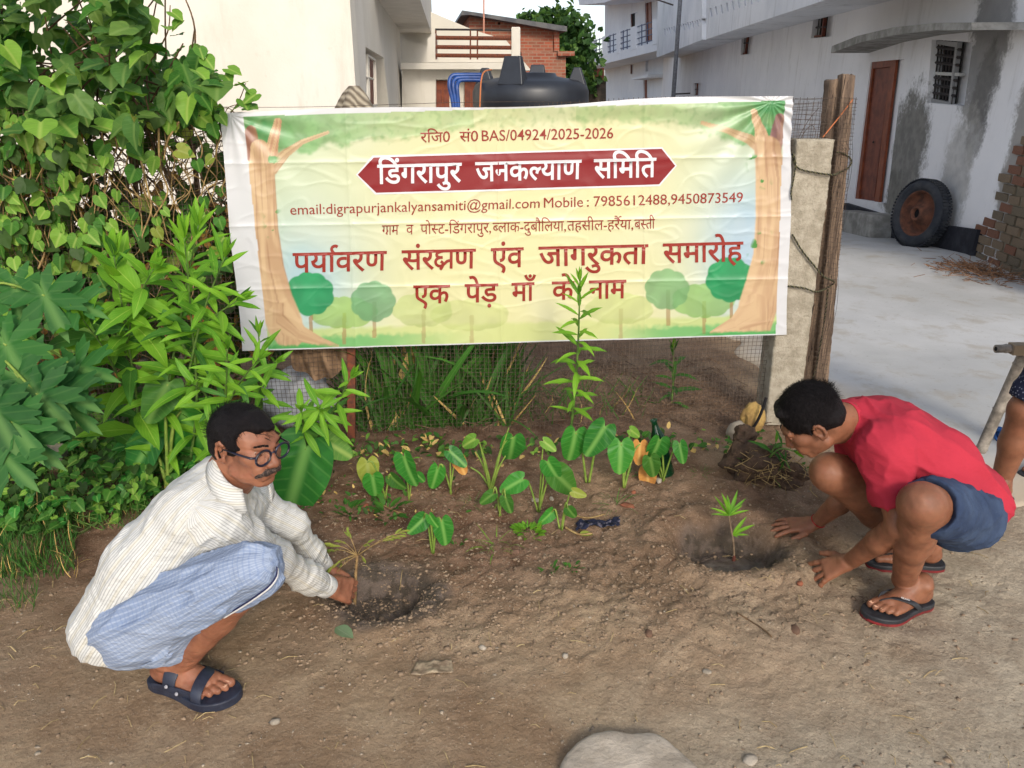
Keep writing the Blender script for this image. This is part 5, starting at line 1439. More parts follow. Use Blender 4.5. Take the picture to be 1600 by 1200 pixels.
g = G('grizzled_moustache', .6, .3); g.color(g.mix(g.ramp(g.noise(260, 3, .6, g.obj()), .45, .6), srgb(36, 28, 26), srgb(86, 70, 62))).bump(g.noise(320, 3, .6, g.obj()), .8, .003)
skin_obj('moustache', mo, 0.002, g.m, man, lambda P: .0013 * pnoise((P @ Mh) * np.array([420, 150, 150])))
# glasses
gl = MB(); M_FRAME = plain('dark_blue_frame', srgb(12, 12, 20), srgb(18, 20, 46), 40, .3, spec=.6)
glo = None
for q in (-1, 1):
    pts = [Wh(q * .0335 + .0255 * math.cos(t), .100 - .025 * (.0255 * math.cos(t) * q), -.004 + .0215 * math.sin(t)) for t in np.linspace(0, 2 * math.pi, 29)]
    gl.tube(pts, .0031, 6)
gl.tube([Wh(-.009, .101, .002), Wh(0, .104, .005), Wh(.009, .101, .002)], .0022, 6)
for q in (-1, 1): gl.tube([Wh(q * .058, .097, .004), Wh(q * .068, .088, .004), Wh(q * .075, .045, .004), Wh(q * .079, -.002, .004), Wh(q * .078, -.018, -.012)], [.0028, .0030, .0028, .0022, .0014], 6)
glo = gl.build('glasses', M_FRAME, man, True)
g = G('lens', 0.03, 0.5); g.b.inputs['Transmission Weight'].default_value = 1.0; g.b.inputs['IOR'].default_value = 1.02; g.b.inputs['Base Color'].default_value = (.97, .98, .98, 1)
for q in (-1, 1):
    pts = [Wh(q * .0335 + .0245 * math.cos(t), .100 - .025 * (.0245 * math.cos(t) * q), -.004 + .0205 * math.sin(t)) for t in np.linspace(0, 2 * math.pi, 25)[:-1]]
    MB().add(pts, [tuple(range(24))]).build('lens', g.m, glo)

# shirt
def seg_attr(segs):
    """stripe coordinate: distance around the nearest limb axis, metres"""
    def f(V):
        best = np.full(len(V), 9.0); out = np.zeros(len(V))
        for a_, b_, r_, ref in segs:
            ba = b_ - a_; h = np.clip(((V - a_) @ ba) / (ba @ ba), 0, 1); q = V - a_ - h[:, None] * ba; d = np.linalg.norm(q, axis=1) - r_
            y = nrm(ba); x = nrm(ref - y * (y @ ref)); z = np.cross(y, x); ang = np.arctan2(q @ z, q @ x)
            m = d < best; best = np.where(m, d, best); out = np.where(m, ang * r_, out)
        return out
    return f
away = A3((0, 1, -0.3))
spine = [(J['pel'], J['che'], .15, away)]
arms1 = [(J['shR'], J['elR'], .062, away), (J['elR'], J['wrR'], .05, away), (J['shL'], J['elL'], .062, away), (J['elL'], J['wrL'], .05, away)]
S = Sdf().group(0.06)
for q in (-1, 1):
    S.chain([J['pel'] + lat * .070 * q + A3((-.01, 0, -.01)), J['mid'] + lat * .075 * q, J['che'] + lat * .08 * q], [.122, .100, .104])
S.cap(J['shR'], J['shL'], .068, .068).cap(J['nek'] + A3((-.012, 0, .0)), J['che'], .074, .10)
for a_, b_, c_ in (('shR', 'elR', 'wrR'), ('shL', 'elL', 'wrL')):
    S.group(0.05); S.cap(J['che'] * .4 + J[a_] * .6, J[a_], .082, .068); S.chain([J[a_], J[a_] * .5 + J[b_] * .5 + A3((0, 0, -.01)), J[b_], J[b_] * .4 + J[c_] * .6 + A3((0, 0, -.008)), J[c_] - nrm(J[c_] - J[b_]) * .012], [.066, .056, .047, .041, .033] if a_ == 'shR' else [.058, .047, .041, .037, .033])
for c_, b_ in (('wrR', 'elR'), ('wrL', 'elL')):
    ax = nrm(J[c_] - J[b_]); S.subs.append(('e', J[c_] + ax * .065, A3((.05, .066, .05)), frame(ax, (0, 0, 1)), None, .002, J[c_], .07))
cn = nrm(Wh(0, -.02, -.05) - J['nek'])
S.sub_ell(Wh(.0, .03, -.075), (.064, .066, .060), Mh, .006)
spn = nrm(J['che'] - J['pel'])
S.sub_plane(J['pel'] - spn * .030 + A3((.06, 0, -.03)), -nrm(spn * .9 + A3((-.30, 0, .30))), .004)
g = G('striped_cotton', 0.85, 0.2)
st = g.attr('stripe'); w1 = g.math('SINE', g.math('MULTIPLY', st, 2 * math.pi / 0.0062)); w2 = g.math('SINE', g.math('MULTIPLY', st, 2 * math.pi / 0.034))
c = g.mix(g.ramp(w1, 0.2, 1.0), srgb(198, 198, 195), srgb(158, 159, 157))
c = g.mix(g.math('MULTIPLY', g.ramp(w2, 0.6, 0.9), .25), c, srgb(184, 172, 136))
c = g.mix(g.math('MULTIPLY', g.ramp(g.noise(5, 5), .45, .7), .18), c, srgb(170, 160, 140))
g.color(c).bump(g.noise(26, 5, .6), .35, .008).bump(g.noise(9, 4, .6, g.mapv(g.pos(), (1, 1, 2.6), (0, R(40), 0))), .55, .02); M_SHIRT = g.m
rt = frame(spn, (0, 1, 0))
rt2 = rt @ np.array(Matrix.Rotation(R(32), 3, 'X')); _fa = folds((20, 5, 9), .0062, 3, rt2, amp2=.0030)
fd1 = lambda P: _fa(P) + .0022 * (1 - np.abs(pnoise((P @ rt) * np.array([9, 26, 14]) + 40))) ** 4
shirt = skin_obj('shirt', S, 0.0042, M_SHIRT, man, fd1, {'stripe': seg_attr(spine + arms1)})
# cuffs and collar
def ring(c, ax, r, w, ref, m, name, parent, th=.003, sq=1.0, lo=0, hi=2 * math.pi, rj=0.0):
    Mx = frame(ax, ref); L1 = []; L2 = []
    for t in np.linspace(lo, hi, 30):
        d_ = Mx[:, 0] * math.cos(t) * r + Mx[:, 2] * math.sin(t) * r * sq
        L1.append(c + d_ * (1 + rj * math.sin(3 * t))); L2.append(c + d_ * (1 + rj * math.sin(3 * t + .5)) * .97 + Mx[:, 1] * w)
    return band(name, L1, L2, th, m, parent)
for c_, b_ in (('wrR', 'elR'), ('wrL', 'elL')):
    ax = nrm(J[c_] - J[b_]); ring(J[c_] - ax * .045, ax, .0385, .05, (0, 0, 1), M_SHIRT, 'cuff', shirt, rj=.03)
# shirt collar: a thin turned-down fall, open at the throat with two points
cax = nrm(Wh(0, -.01, .0) - Wh(0, -.03, -.1)); cM = frame(cax, Mh[:, 1]); cc = Wh(0, -.022, -.086)
tt = np.linspace(R(40), R(320), 41); Vc = []
for jj, (r_, z_) in enumerate(((.060, -.010), (.061, .006), (.066, .010), (.073, -.002), (.081, -.018), (.088, -.034))):
    for t in tt:
        e_ = abs(t - math.pi) / R(140); fr = sstep(.55, 1.0, e_); zz = z_ - .012 - .028 * math.cos(t) - fr * .020 * (jj >= 3) * (jj - 2) / 3; t2 = t + (R(14) * fr * (jj - 2) / 3 * (-1 if t < math.pi else 1) if jj >= 3 else 0)
        wv = 1 + .02 * math.sin(t * 5 + jj * .6)
        Vc.append(cc + cM[:, 0] * math.sin(t2) * r_ * wv + cM[:, 2] * math.cos(t2) * r_ * 1.05 * wv + cax * zz)
Fc_ = [(a_ * 41 + b_, a_ * 41 + b_ + 1, (a_ + 1) * 41 + b_ + 1, (a_ + 1) * 41 + b_) for a_ in range(5) for b_ in range(40)]
co_ = mesh('collar', Vc, Fc_, M_SHIRT, shirt, True, attrs={'stripe': [((v_ - cc) @ cax) * 1.0 for v_ in Vc]}); so_ = co_.modifiers.new('s', 'SOLIDIFY'); so_.thickness = .003; so_.offset = 0
# lungi
S = Sdf().group(0.04)
S.chain([J['hipR'], J['kneeR']], [.112, .070]); S.cap(J['hipR'] + A3((.04, .02, -.035)), J['kneeR'] + A3((-.05, .03, -.045)), .085, .052)
S.chain([J['hipL'], J['kneeL']], [.112, .074]); S.cap((J['hipR'] + J['hipL']) / 2, (J['kneeR'] + J['kneeL']) / 2 + A3((-.04, 0, -.02)), .115, .055)
S.cap(J['pel'] + A3((0, 0, -.01)), J['mid'], .135, .09).cap(J['hipR'] + A3((-.02, .03, -.03)), J['hipR'] + A3((.08, .02, -.035)), .10, .09)
g = G('blue_checked_cotton', .88, .2)
stl = g.attr('stripe'); along = g.attr('along')
c = g.mix(g.ramp(g.noise(1, 4, .7, (lambda: (lambda cb: (g.l(stl, cb.inputs[0]), g.l(along, cb.inputs[1]), cb.outputs[0])[-1])(g.n('ShaderNodeCombineXYZ')))()), .3, .7), srgb(116, 132, 160), srgb(154, 165, 184))
w1 = g.math('SINE', g.math('MULTIPLY', stl, 2 * math.pi / .010)); w2 = g.math('SINE', g.math('MULTIPLY', along, 2 * math.pi / .013))
c = g.mix(g.math('MULTIPLY', g.ramp(w1, .2, .9), .35), c, srgb(180, 188, 202)); c = g.mix(g.math('MULTIPLY', g.ramp(w2, .4, .9), .30), c, srgb(98, 120, 160))
g.color(c).bump(g.noise(9, 5, .65, g.mapv(g.pos(), (1, 3.5, 3.5), (0, R(-30), 0))), .6, .02)
axk = nrm(J['kneeR'] - J['hipR'])
lungi = skin_obj('lungi', S, 0.0045, g.m, man, folds((17, 4, 17), .011, 9, frame(axk, (0, 1, 0)), amp2=.005), {'stripe': seg_attr([(J['hipR'], J['kneeR'], .08, away), (J['hipL'], J['kneeL'], .08, away)]), 'along': lambda V: (V - J['hipR']) @ axk})
hemp = [atY(432, 884, 1.60), atY(431, 897, 1.585), atY(420, 913, 1.57), atY(398, 930, 1.575), atY(372, 947, 1.60), atY(345, 963, 1.625), atY(318, 980, 1.65)]
band('hem_stripe', catmull([A3(p) + A3((0, -.004, 0)) for p in hemp], 4), catmull([A3(p) + A3((.002, -.002, -.004)) for p in hemp], 4), .002, plain('navy_thread', srgb(36, 40, 76), rough=.8), lungi)
band('hem_edge', catmull([A3(p) + A3((.002, -.003, -.004)) for p in hemp], 4), catmull([A3(p) + A3((.003, 0, -.009)) for p in hemp], 4), .002, plain('white_thread', srgb(206, 206, 206), rough=.8), lungi)
# sandals
for nm, W_, sd_ in (('sandal', WfR, 1), ('sandal', WfL, 1)):
    so = sole('sandal', W_, M_RUBBER, man, z0=-.022, z1=.004, wid=1.06)
    def arc(y0, y1, hgt, w, skew=0.0, hw=.045):
        L1 = []; L2 = []
        for t in np.linspace(0, math.pi, 15):
            x = math.cos(t) * hw; z = .004 + max(0, math.sin(t)) ** .75 * hgt; yy = y0 + (y1 - y0) * (1 - math.cos(t)) / 2
            L1.append(W_(x, yy - w / 2, z + .004)); L2.append(W_(x * .98, yy + w / 2 + skew, z * .86))
        return L1, L2
    band('strap', *arc(.100, .088, .064, .036, hw=.042), .004, M_RUBBER, so)
    band('strap', *arc(.160, .178, .040, .030, hw=.050), .004, M_RUBBER, so)
    for sx in (-1, 1):
        band('side_strap', [W_(sx * .046, y_, .030 - .08 * abs(y_ - .12)) for y_ in np.linspace(.035, .19, 9)], [W_(sx * .0445, y_, .004) for y_ in np.linspace(.035, .19, 9)], .004, M_RUBBER, so)
    for yy in (.088, .118):
        mb = MB(); ax = nrm(W_(-1, 0, .5) - W_(0, 0, 0)); mb.lathe(W_(-.050 * 1, yy, .030 - (yy - .088) * .5), [(0, .004), (.004, .003), (.0055, 0)], 12, Vector(ax)); mb.build('rivet', plain('steel_rivet', srgb(150, 150, 156), rough=.3), so, True)
def toenails(W, parent):
    for (x, y0, ln, r) in ((.030, .186, .050, .0135), (.010, .190, .044, .0100), (-.007, .185, .038, .0094), (-.022, .177, .032, .0090), (-.036, .166, .026, .0086)):
        mb = MB(); q = r * .62
        pts = [W(x + a_ * q, y0 + ln - r * 1.1 + b_ * q, .0135 + r * (.97 - .18 * abs(a_) - .22 * max(0, b_))) for a_, b_ in ((-1, -.8), (0, -1.0), (1, -.8), (1, .5), (0, .9), (-1, .5), (0, 0))]
        mb.add(pts, [(0, 1, 6), (1, 2, 6), (2, 3, 6), (3, 4, 6), (4, 5, 6), (5, 0, 6)]); mb.build('toenail', M_NAIL, parent, True)
toenails(WfR, man)

# ------------------------------------------------------------------ the younger man, right, squatting
K = dict(ankN=(1412, 905, 2.11), kneeN=(1440, 788, 1.93), hipN=(1508, 804, 2.17), hipF=(1512, 775, 2.40), ankF=(1432, 858, 2.33), kneeF=(1297, 738, 2.24),
         shN=(1384, 700, 2.13), shF=(1345, 662, 2.40), elN=(1406, 822, 2.02), wrN=(1330, 876, 2.19), elF=(1335, 765, 2.41), wrF=(1275, 817, 2.50),
         pel=(1494, 782, 2.29), mid=(1450, 722, 2.28), che=(1392, 685, 2.27), nek=(1335, 655, 2.27))
K = {k: A3(atY(*v)) for k, v in K.items()}
boy = empty('person', (K['ankN'][0], K['ankN'][1], 0), 'squatting man in a red t-shirt and navy shorts pressing the soil with both hands', 'person')
S = Sdf()
ear = A3(atY(1279, 675, 2.14)); F2 = nrm((-.68, .20, -.70)); up2 = nrm((-.70, .05, .70)); Mb = frame(F2, up2)
hc = ear - Mb @ (A3((-.080, -.010, -.005)) * .95)
Wb, Mb = head(S, hc, F2, up2, .95, .95)
S.group(0.03).cap(Wb(0, -.045, -.035), K['nek'], .052, .060).cap(Wb(0, -.01, -.07), K['nek'] + A3((0, 0, -.02)), .04, .05)
lat2 = nrm(K['shF'] - K['shN'])
S.group(.05)
for q in (-1, 1): S.chain([K['pel'] + lat2 * .07 * q, K['mid'] + lat2 * .07 * q, K['che'] + lat2 * .085 * q], [.115, .10, .108])
S.cap(K['shN'], K['shF'], .062, .062).cap(K['nek'], K['che'], .06, .09)
for a_, b_, c_ in (('hipN', 'kneeN', 'ankN'), ('hipF', 'kneeF', 'ankF')):
    S.group(.025); S.chain([K[a_], K[b_]], [.092, .062]).ell(K[b_] + A3((-.010, -.012, .006)), (.048, .048, .054))
    S.chain([K[b_], K[b_] * .5 + K[c_] * .5, K[c_]], [.056, .050, .036]).cap(K[b_] * .72 + K[c_] * .28 + A3((.022, .01, 0)), K[b_] * .55 + K[c_] * .45 + A3((.022, .01, 0)), .046, .042)
for a_, b_, c_ in (('shN', 'elN', 'wrN'), ('shF', 'elF', 'wrF')):
    S.group(.015); S.chain([K[a_], K[b_], K[b_] * .6 + K[c_] * .4, K[c_]], [.052, .040, .038, .026])
hN = A3(onG(1447, 945, .026)); tN = A3(onG(1352, 972, .024))
WgN = foot(S, hN, hN + nrm(tN - hN) * .25, 1)
hF = A3(onG(1468, 888, .026)); tF = A3(onG(1362, 880, .024))
WgF = foot(S, hF, hF + nrm(tF - hF) * .25, -1)
S.group(.02).cap(K['ankN'], WgN(0, .045, .06), .036, .036).cap(K['ankF'], WgF(0, .045, .06), .036, .036)
pN = A3(onG(1275, 900, .012)); dN = nrm(pN - K['wrN']); pF = A3(onG(1208, 826, .012)); dF = nrm(pF - K['wrF'])
hand(S, K['wrN'] + dN * .008, dN, (-.2, -.42, .8), False, (.16, .12, .15, .2), .28, -.2, .98)
hand(S, K['wrF'] + dF * .008, dF, (-.1, -.2, 1), True, (.14, .1, .12, .16), .22, 0, .96)
skin_obj('body', S, 0.0030, M_SKIN2, boy, lambda P: 0.0010 * pnoise(P * 50) + 0.0022 * pnoise(P * 17 + 7))
eyes(Wb, boy, M_SKIN2); brow(Wb, boy, M_HAIR, seed=9)
toenails(WgN, boy)
H = Sdf().group(.012); s_ = .95
H.ell(Wb(0, -.020, .042), (.081 * s_, .100 * s_, .090 * s_), Mb).ell(Wb(0, -.060, .0), (.072 * s_, .054 * s_, .066 * s_), Mb)
H.cap(Wb(.070, .002, .03), Wb(.071, .012, -.004), .012, .006).cap(Wb(-.070, .002, .03), Wb(-.071, .012, -.004), .012, .006).cap(Wb(-.03, .05, .098), Wb(.03, .05, .098), .014, None, .02)
H.sub_ell(Wb(0, .108, -.012), (.10, .055, .078), Mb, .006).sub_ell(Wb(0, .065, -.075), (.12, .085, .07), Mb, .006)
for q in (-1, 1): H.sub_ell(Wb(q * .083, -.008, -.012), (.024, .024, .028), Mb, .004)
hr = skin_obj('hair', H, .003, M_HAIR, boy, lambda P: 0.0022 * pnoise((P @ Mb) * np.array([150, 60, 60])) + .003 * pnoise(P * 30))
hair_strands('loose_hair', Wb, Mb, 4200, 5, (.085 * s_, .104 * s_, .093 * s_, -.022, .046), hr, .018, keep=lambda x, y, z: y < .06 and not (z < .02 and y > -.01))
# t-shirt
S = Sdf().group(.06)
for q in (-1, 1): S.chain([K['pel'] + lat2 * .065 * q + A3((.02, 0, .02)), K['mid'] + lat2 * .075 * q, K['che'] + lat2 * .085 * q], [.118, .118, .120])
S.cap(K['shN'], K['shF'], .076, .076).cap(K['nek'], K['che'], .070, .10)
for a_, b_ in (('shN', 'elN'), ('shF', 'elF')):
    hm = K[a_] * .33 + K[b_] * .67; S.group(.05).cap(K['che'] * .4 + K[a_] * .6, K[a_], .09, .078); S.chain([K[a_], hm + A3((-.004, 0, 0))], [.078, .066]); ax = nrm(K[b_] - K[a_])
    S.subs.append(('e', hm + ax * .05, A3((.075, .062, .075)), frame(ax, (0, 1, 0)), None, .002, hm, .08))
sp2 = nrm(K['che'] - K['pel']); S.sub_ell(Wb(0, .02, -.062), (.060, .075, .056), Mb, .006)
S.sub_plane(K['pel'] + sp2 * (-.035) + A3((0, 0, -.02)), -nrm(sp2 + A3((0, 0, .35))), .004)
g = G('red_jersey', .85, .2); g.color(g.mix(g.ramp(g.noise(4, 5), .3, .7), srgb(172, 46, 62), srgb(156, 40, 56))).bump(g.noise(500, 2), .15, .001).bump(g.noise(8, 4, .6, g.mapv(g.pos(), (1, 1, 2), (0, R(-35), 0))), .35, .02)
tee = skin_obj('t_shirt', S, .0045, g.m, boy, folds((16, 4.5, 8), .0085, 21, frame(sp2, (0, 1, 0)) @ np.array(Matrix.Rotation(R(-30), 3, 'X')), amp2=.003))
ring(K['nek'] * .62 + Wb(0, -.045, -.045) * .38, nrm(Wb(0, -.045, -.03) - K['nek']), .063, .016, (0, 1, 0), g.m, 'neckband', tee, .004, .95)
# shorts
S = Sdf().group(.045)
for a_, b_ in (('hipN', 'kneeN'), ('hipF', 'kneeF')):
    hm = K[a_] * .20 + K[b_] * .80 if a_ == 'hipN' else K[a_] * .30 + K[b_] * .70
    S.cap(K[a_], hm, .108, .088 if a_ == 'hipN' else .080); ax = nrm(K[b_] - K[a_])
S.cap(K['hipN'] + A3((-.02, 0, 0)), K['hipF'] + A3((-.03, 0, 0)), .108, .108).cap(K['pel'] + A3((0, 0, -.01)), K['pel'] + sp2 * .05, .120, .110)
for a_, b_ in (('hipN', 'kneeN'), ('hipF', 'kneeF')):
    ax = nrm(K[b_] - K[a_]); hm = K[a_] * .20 + K[b_] * .80 if a_ == 'hipN' else K[a_] * .30 + K[b_] * .70
    S.subs.append(('e', hm + ax * .085, A3((.110, .075, .110)), frame(ax, (0, 0, 1)), None, .002, hm, .1))
g = G('navy_twill', .9, .15); g.color(g.mix(g.ramp(g.noise(7, 5), .35, .7), srgb(44, 56, 80), srgb(62, 76, 100))).bump(g.noise(300, 2), .2, .001).bump(g.noise(9, 5, .65), .5, .02)
shorts = skin_obj('shorts', S, .0045, g.m, boy, folds((9, 14, 14), .006, 33, frame(nrm(K['kneeN'] - K['hipN']), (0, 0, 1)), amp2=.003))
o = MB().box(atY(1555, 782, 2.13), (.035, .01, .022), Matrix.Rotation(R(30), 3, 'Y')).build('white_label', plain('pale_fabric', srgb(190, 190, 192), rough=.8), shorts)
# flip-flops
M_REDSOLE = plain('red_rubber', srgb(128, 40, 42), srgb(96, 34, 34), 30, .6)
for W_ in (WgN, WgF):
    so = sole('flip_flop', W_, M_RUBBER2, boy, z0=-.020, z1=.003, wid=1.08, rim_m=M_REDSOLE)
    for sx in (-1, 1):
        P = [(.020, .205, .010), (.020 + sx * .006, .190, .030), (.020 + sx * .022 - .004, .160, .043), (sx * .040, .120, .036), (sx * .044, .085, .006)]
        wds = [.005, .013, .022, .019, .013]
        L1 = catmull([W_(p[0], p[1] + w_ * .6, p[2]) for p, w_ in zip(P, wds)], 5); L2 = catmull([W_(p[0], p[1] - w_ * .8, p[2]) for p, w_ in zip(P, wds)], 5)
        band('strap', L1, L2, .004, M_RUBBER2, so)
for sx in range(6):      # small raised white letters on the near strap
    pass
me_t = text_mesh('RELAXO'.replace('RELAXO', 'RELAXO')[:6], 0.01)
pa = A3(WgN(-.016, .150, .050)); 
V = np.array([v_.co[:] for v_ in me_t.vertices]); fx_ = nrm(WgN(-.040, .122, .040) - WgN(-.012, .160, .049)); fn_ = nrm(WgN(-.6, .2, 1) - WgN(0, 0, 0)); fy_ = nrm(np.cross(fn_, fx_)); V[:, 0] -= V[:, 0].max() / 2
P_ = (WgN(-.027, .143, .0475)) + V[:, :1] * .0072 * fx_ + V[:, 1:2] * .0072 * fy_ + fn_ * .004
mesh('strap_lettering', P_, [tuple(p.vertices) for p in me_t.polygons], plain('white_ink', srgb(210, 210, 210), rough=.6), so)
# red thread on his far wrist
ax = nrm(K['wrF'] - K['elF']); th = ring(K['wrF'] - ax * .015, ax, .030, .004, (0, 0, 1), plain('red_thread', srgb(150, 24, 32), rough=.8), 'wrist_thread', boy, .003)

# ------------------------------------------------------------------ bystander at the right edge: one shin and the hem of his shorts show
aL = A3(onG(1556, 782, .085)); Bs = {}
Bs['ankL'] = aL; Bs['kneeL'] = A3(atY(1602, 640, aL[1] - .03)); Bs['hipL'] = Bs['kneeL'] + A3((.20, .02, .36))
Bs['ankR'] = aL + A3((.42, .22, 0)); Bs['kneeR'] = Bs['ankR'] + A3((-.02, -.03, .38)); Bs['hipR'] = Bs['hipL'] + A3((.10, .17, 0))
Bs['pel'] = (Bs['hipL'] + Bs['hipR']) / 2 + A3((0, 0, .06)); Bs['che'] = Bs['pel'] + A3((.03, 0, .40)); Bs['nek'] = Bs['che'] + A3((0, 0, .12))
by = empty('person', (aL[0], aL[1], 0), 'bystander at the right edge of whom one bare shin and dark speckled shorts show', 'person')
S = Sdf(); Wc, Mc = head(S, Bs['nek'] + A3((-.02, 0, .16)), (-1, -.1, -.1), (0, 0, 1), .95)
S.group(.03).cap(Bs['nek'], Wc(0, -.02, -.05), .055, .052)
S.group(.05).chain([Bs['pel'], Bs['che']], [.13, .14]).cap(Bs['nek'], Bs['che'], .06, .1)
for q, nm in ((-1, 'L'), (1, 'R')):
    sh = Bs['che'] + A3((.08, .15, .06)) * A3((q * .3, q, 1)); el = sh + A3((0, .03 * q, -.27)); wr = el + A3((-.06, 0, -.23))
    S.group(.02).cap(Bs['che'] + A3((0, 0, .05)), sh, .08, .055).chain([sh, el, wr], [.05, .04, .026]); hand(S, wr, (-.1, 0, -1), (0, q, 0), q > 0, .35)
    S.group(.025).chain([Bs['hip' + nm], Bs['knee' + nm], Bs['knee' + nm] * .55 + Bs['ank' + nm] * .45, Bs['ank' + nm]], [.095, .058, .052, .036]).cap(Bs['knee' + nm] * .7 + Bs['ank' + nm] * .3 + A3((.02, .015, 0)), Bs['knee' + nm] * .5 + Bs['ank' + nm] * .5 + A3((.014, .01, 0)), .046, .04)
    hl = Bs['ank' + nm] + A3((.05, 0, 0)); hl[2] = gz(hl[0], hl[1]) + .02; Wq = foot(S, hl, hl + A3((-.24, -.04, 0)), q); S.group(.02).cap(Bs['ank' + nm], Wq(0, .045, .06), .035, .035)
    sole('sandal', Wq, M_RUBBER2, by, z0=-.018, z1=.003)
skin_obj('body', S, .006, M_SKIN2, by)
S = Sdf().group(.05)
for nm in 'LR': S.cap(Bs['hip' + nm], Bs['knee' + nm] + (Bs['hip' + nm] - Bs['knee' + nm]) * .12, .115, .088)
S.cap(Bs['pel'], Bs['pel'] + A3((0, 0, .06)), .15, .145)
for nm in 'LR':
    ax = nrm(Bs['knee' + nm] - Bs['hip' + nm]); S.sub_ell(Bs['knee' + nm] + ax * .045, (.12, .085, .12), frame(ax, (0, 1, 0)), .003)
g = G('speckled_navy', .9, .15); g.color(g.mix(g.ramp(g.vor(90), .30, .22), srgb(34, 38, 58), srgb(120, 124, 140)))
skin_obj('shorts', S, .006, g.m, by, folds((8, 8, 8), .006, 2))
S = Sdf().group(.05).chain([Bs['pel'] + A3((0, 0, .04)), Bs['che']], [.15, .155]).cap(Bs['nek'], Bs['che'], .068, .11)
for q in (-1, 1): sh = Bs['che'] + A3((.08, .15, .06)) * A3((q * .3, q, 1)); S.cap(Bs['che'] + A3((0, 0, .05)), sh, .09, .07).cap(sh, sh + A3((0, .02 * q, -.14)), .068, .062)
S.sub_ell(Bs['nek'] + A3((0, 0, .06)), (.075, .075, .06)).sub_plane(Bs['pel'] + A3((0, 0, -.02)), (0, 0, -1))
skin_obj('shirt', S, .007, plain('grey_shirt', srgb(120, 124, 130), rough=.9), by, folds((8, 8, 8), .006, 5))
H = Sdf().group(.012).ell(Wc(0, -.022, .046), (.082, .10, .090), Mc).sub_ell(Wc(0, .108, -.012), (.10, .055, .078), Mc).sub_ell(Wc(0, .065, -.075), (.12, .085, .07), Mc); skin_obj('hair', H, .006, M_HAIR, by)
# ================================================================== PLANTS
def tpl_strip(wfun, n=8, fold=0.25, droop=0.35, wave=0.0, cols=4):
    V = []; U = []
    for j in range(n + 1):
        t = j / n; w = wfun(t)
        ang = droop * t; y = math.sin(ang) / max(droop, 1e-6) if droop else t; z = -(1 - math.cos(ang)) / max(droop, 1e-6) if droop else 0
        for i in range(cols + 1):
            u = (i / cols) * 2 - 1
            V.append((u * w, y, z + abs(u) * w * fold + wave * math.sin(t * 14 + u * 2) * abs(u) * w)); U.append((u * 0.5, t))
    c = cols + 1
    F = [(j * c + i, j * c + i + 1, (j + 1) * c + i + 1, (j + 1) * c + i) for j in range(n) for i in range(cols)]
    return np.array(V), F, U
def tpl_polar(rfun, rings=3, seg=28, cup=0.12, droop=0.25, ctr=(0, 0), ripple=0.03, ph=0.0):
    """blade spreading round the stalk joint at the origin; +Y is the tip"""
    V = [(0, 0, 0)]; U = [(0, 0.0)]
    for r in range(1, rings + 1):
        f = r / rings
        for k in range(seg):
            a = 2 * math.pi * k / seg; R_ = rfun(a) * f
            x = R_ * math.sin(a) + ctr[0] * f; y = R_ * math.cos(a) + ctr[1] * f
            z = cup * abs(x) - droop * (y * abs(y)) * 0.8 + ripple * f * math.sin(a * 6 + ph)
            V.append((x, y, z)); U.append((x * .5, y))
    F = [(0, 1 + (k + 1) % seg, 1 + k) for k in range(seg)]
    for r in range(rings - 1):
        b0 = 1 + r * seg; b1 = b0 + seg
        F += [(b0 + k, b0 + (k + 1) % seg, b1 + (k + 1) % seg, b1 + k) for k in range(seg)]
    return np.array(V), F, U
wl = lambda p, W: (lambda t: W * (math.sin(math.pi * min(1, t ** p)) ** 0.9 + 0.015 * (1 - t)))
TPL = {}
for k, (dr, fo, wv) in enumerate(((0.25, .35, 0), (0.7, .25, .2), (1.2, .3, .1), (0.05, .45, .1))):
    TPL['lance%d' % k] = tpl_strip(wl(0.85, 0.105), 8, fo, dr, wv)
    TPL['broadlance%d' % k] = tpl_strip(wl(0.8, 0.17), 8, fo, dr, wv)
    TPL['blade%d' % k] = tpl_strip(lambda t: 0.020 * (1 - t) ** 0.6 + 0.001, 7, .5, 0.4 + dr, 0, 2)
def heart_r(a, lobe=0.16, tip=0.22):
    a = (a + math.pi) % (2 * math.pi) - math.pi
    r = 0.42 + tip * math.exp(-(a / 0.30) ** 2) + 0.10 * math.cos(a) * 0 - lobe * math.exp(-((abs(a) - math.pi) / 0.32) ** 2) * 1.6
    return r
def taro_r(a):
    a = (a + math.pi) % (2 * math.pi) - math.pi
    r = 0.36 + 0.24 * math.exp(-(a / 0.42) ** 2) + 0.05 * math.cos(2 * a) - 0.22 * math.exp(-((abs(a) - math.pi) / 0.22) ** 2)
    return r
def papaya_r(a):
    a = (a + math.pi) % (2 * math.pi) - math.pi
    c = abs(math.cos(3.5 * a)) ** 0.9; L_ = 0.60 - 0.07 * abs(a)
    return L_ * (0.36 + 0.64 * c) * (1 + 0.13 * math.cos(24.5 * a)) * (0.75 if abs(a) > 2.75 else 1)
def lobed_r(a):
    a = (a + math.pi) % (2 * math.pi) - math.pi
    return 0.40 + 0.17 * math.exp(-(a / .35) ** 2) + 0.08 * math.exp(-((abs(a) - 1.25) / .3) ** 2) - 0.16 * math.exp(-((abs(a) - math.pi) / 0.25) ** 2)
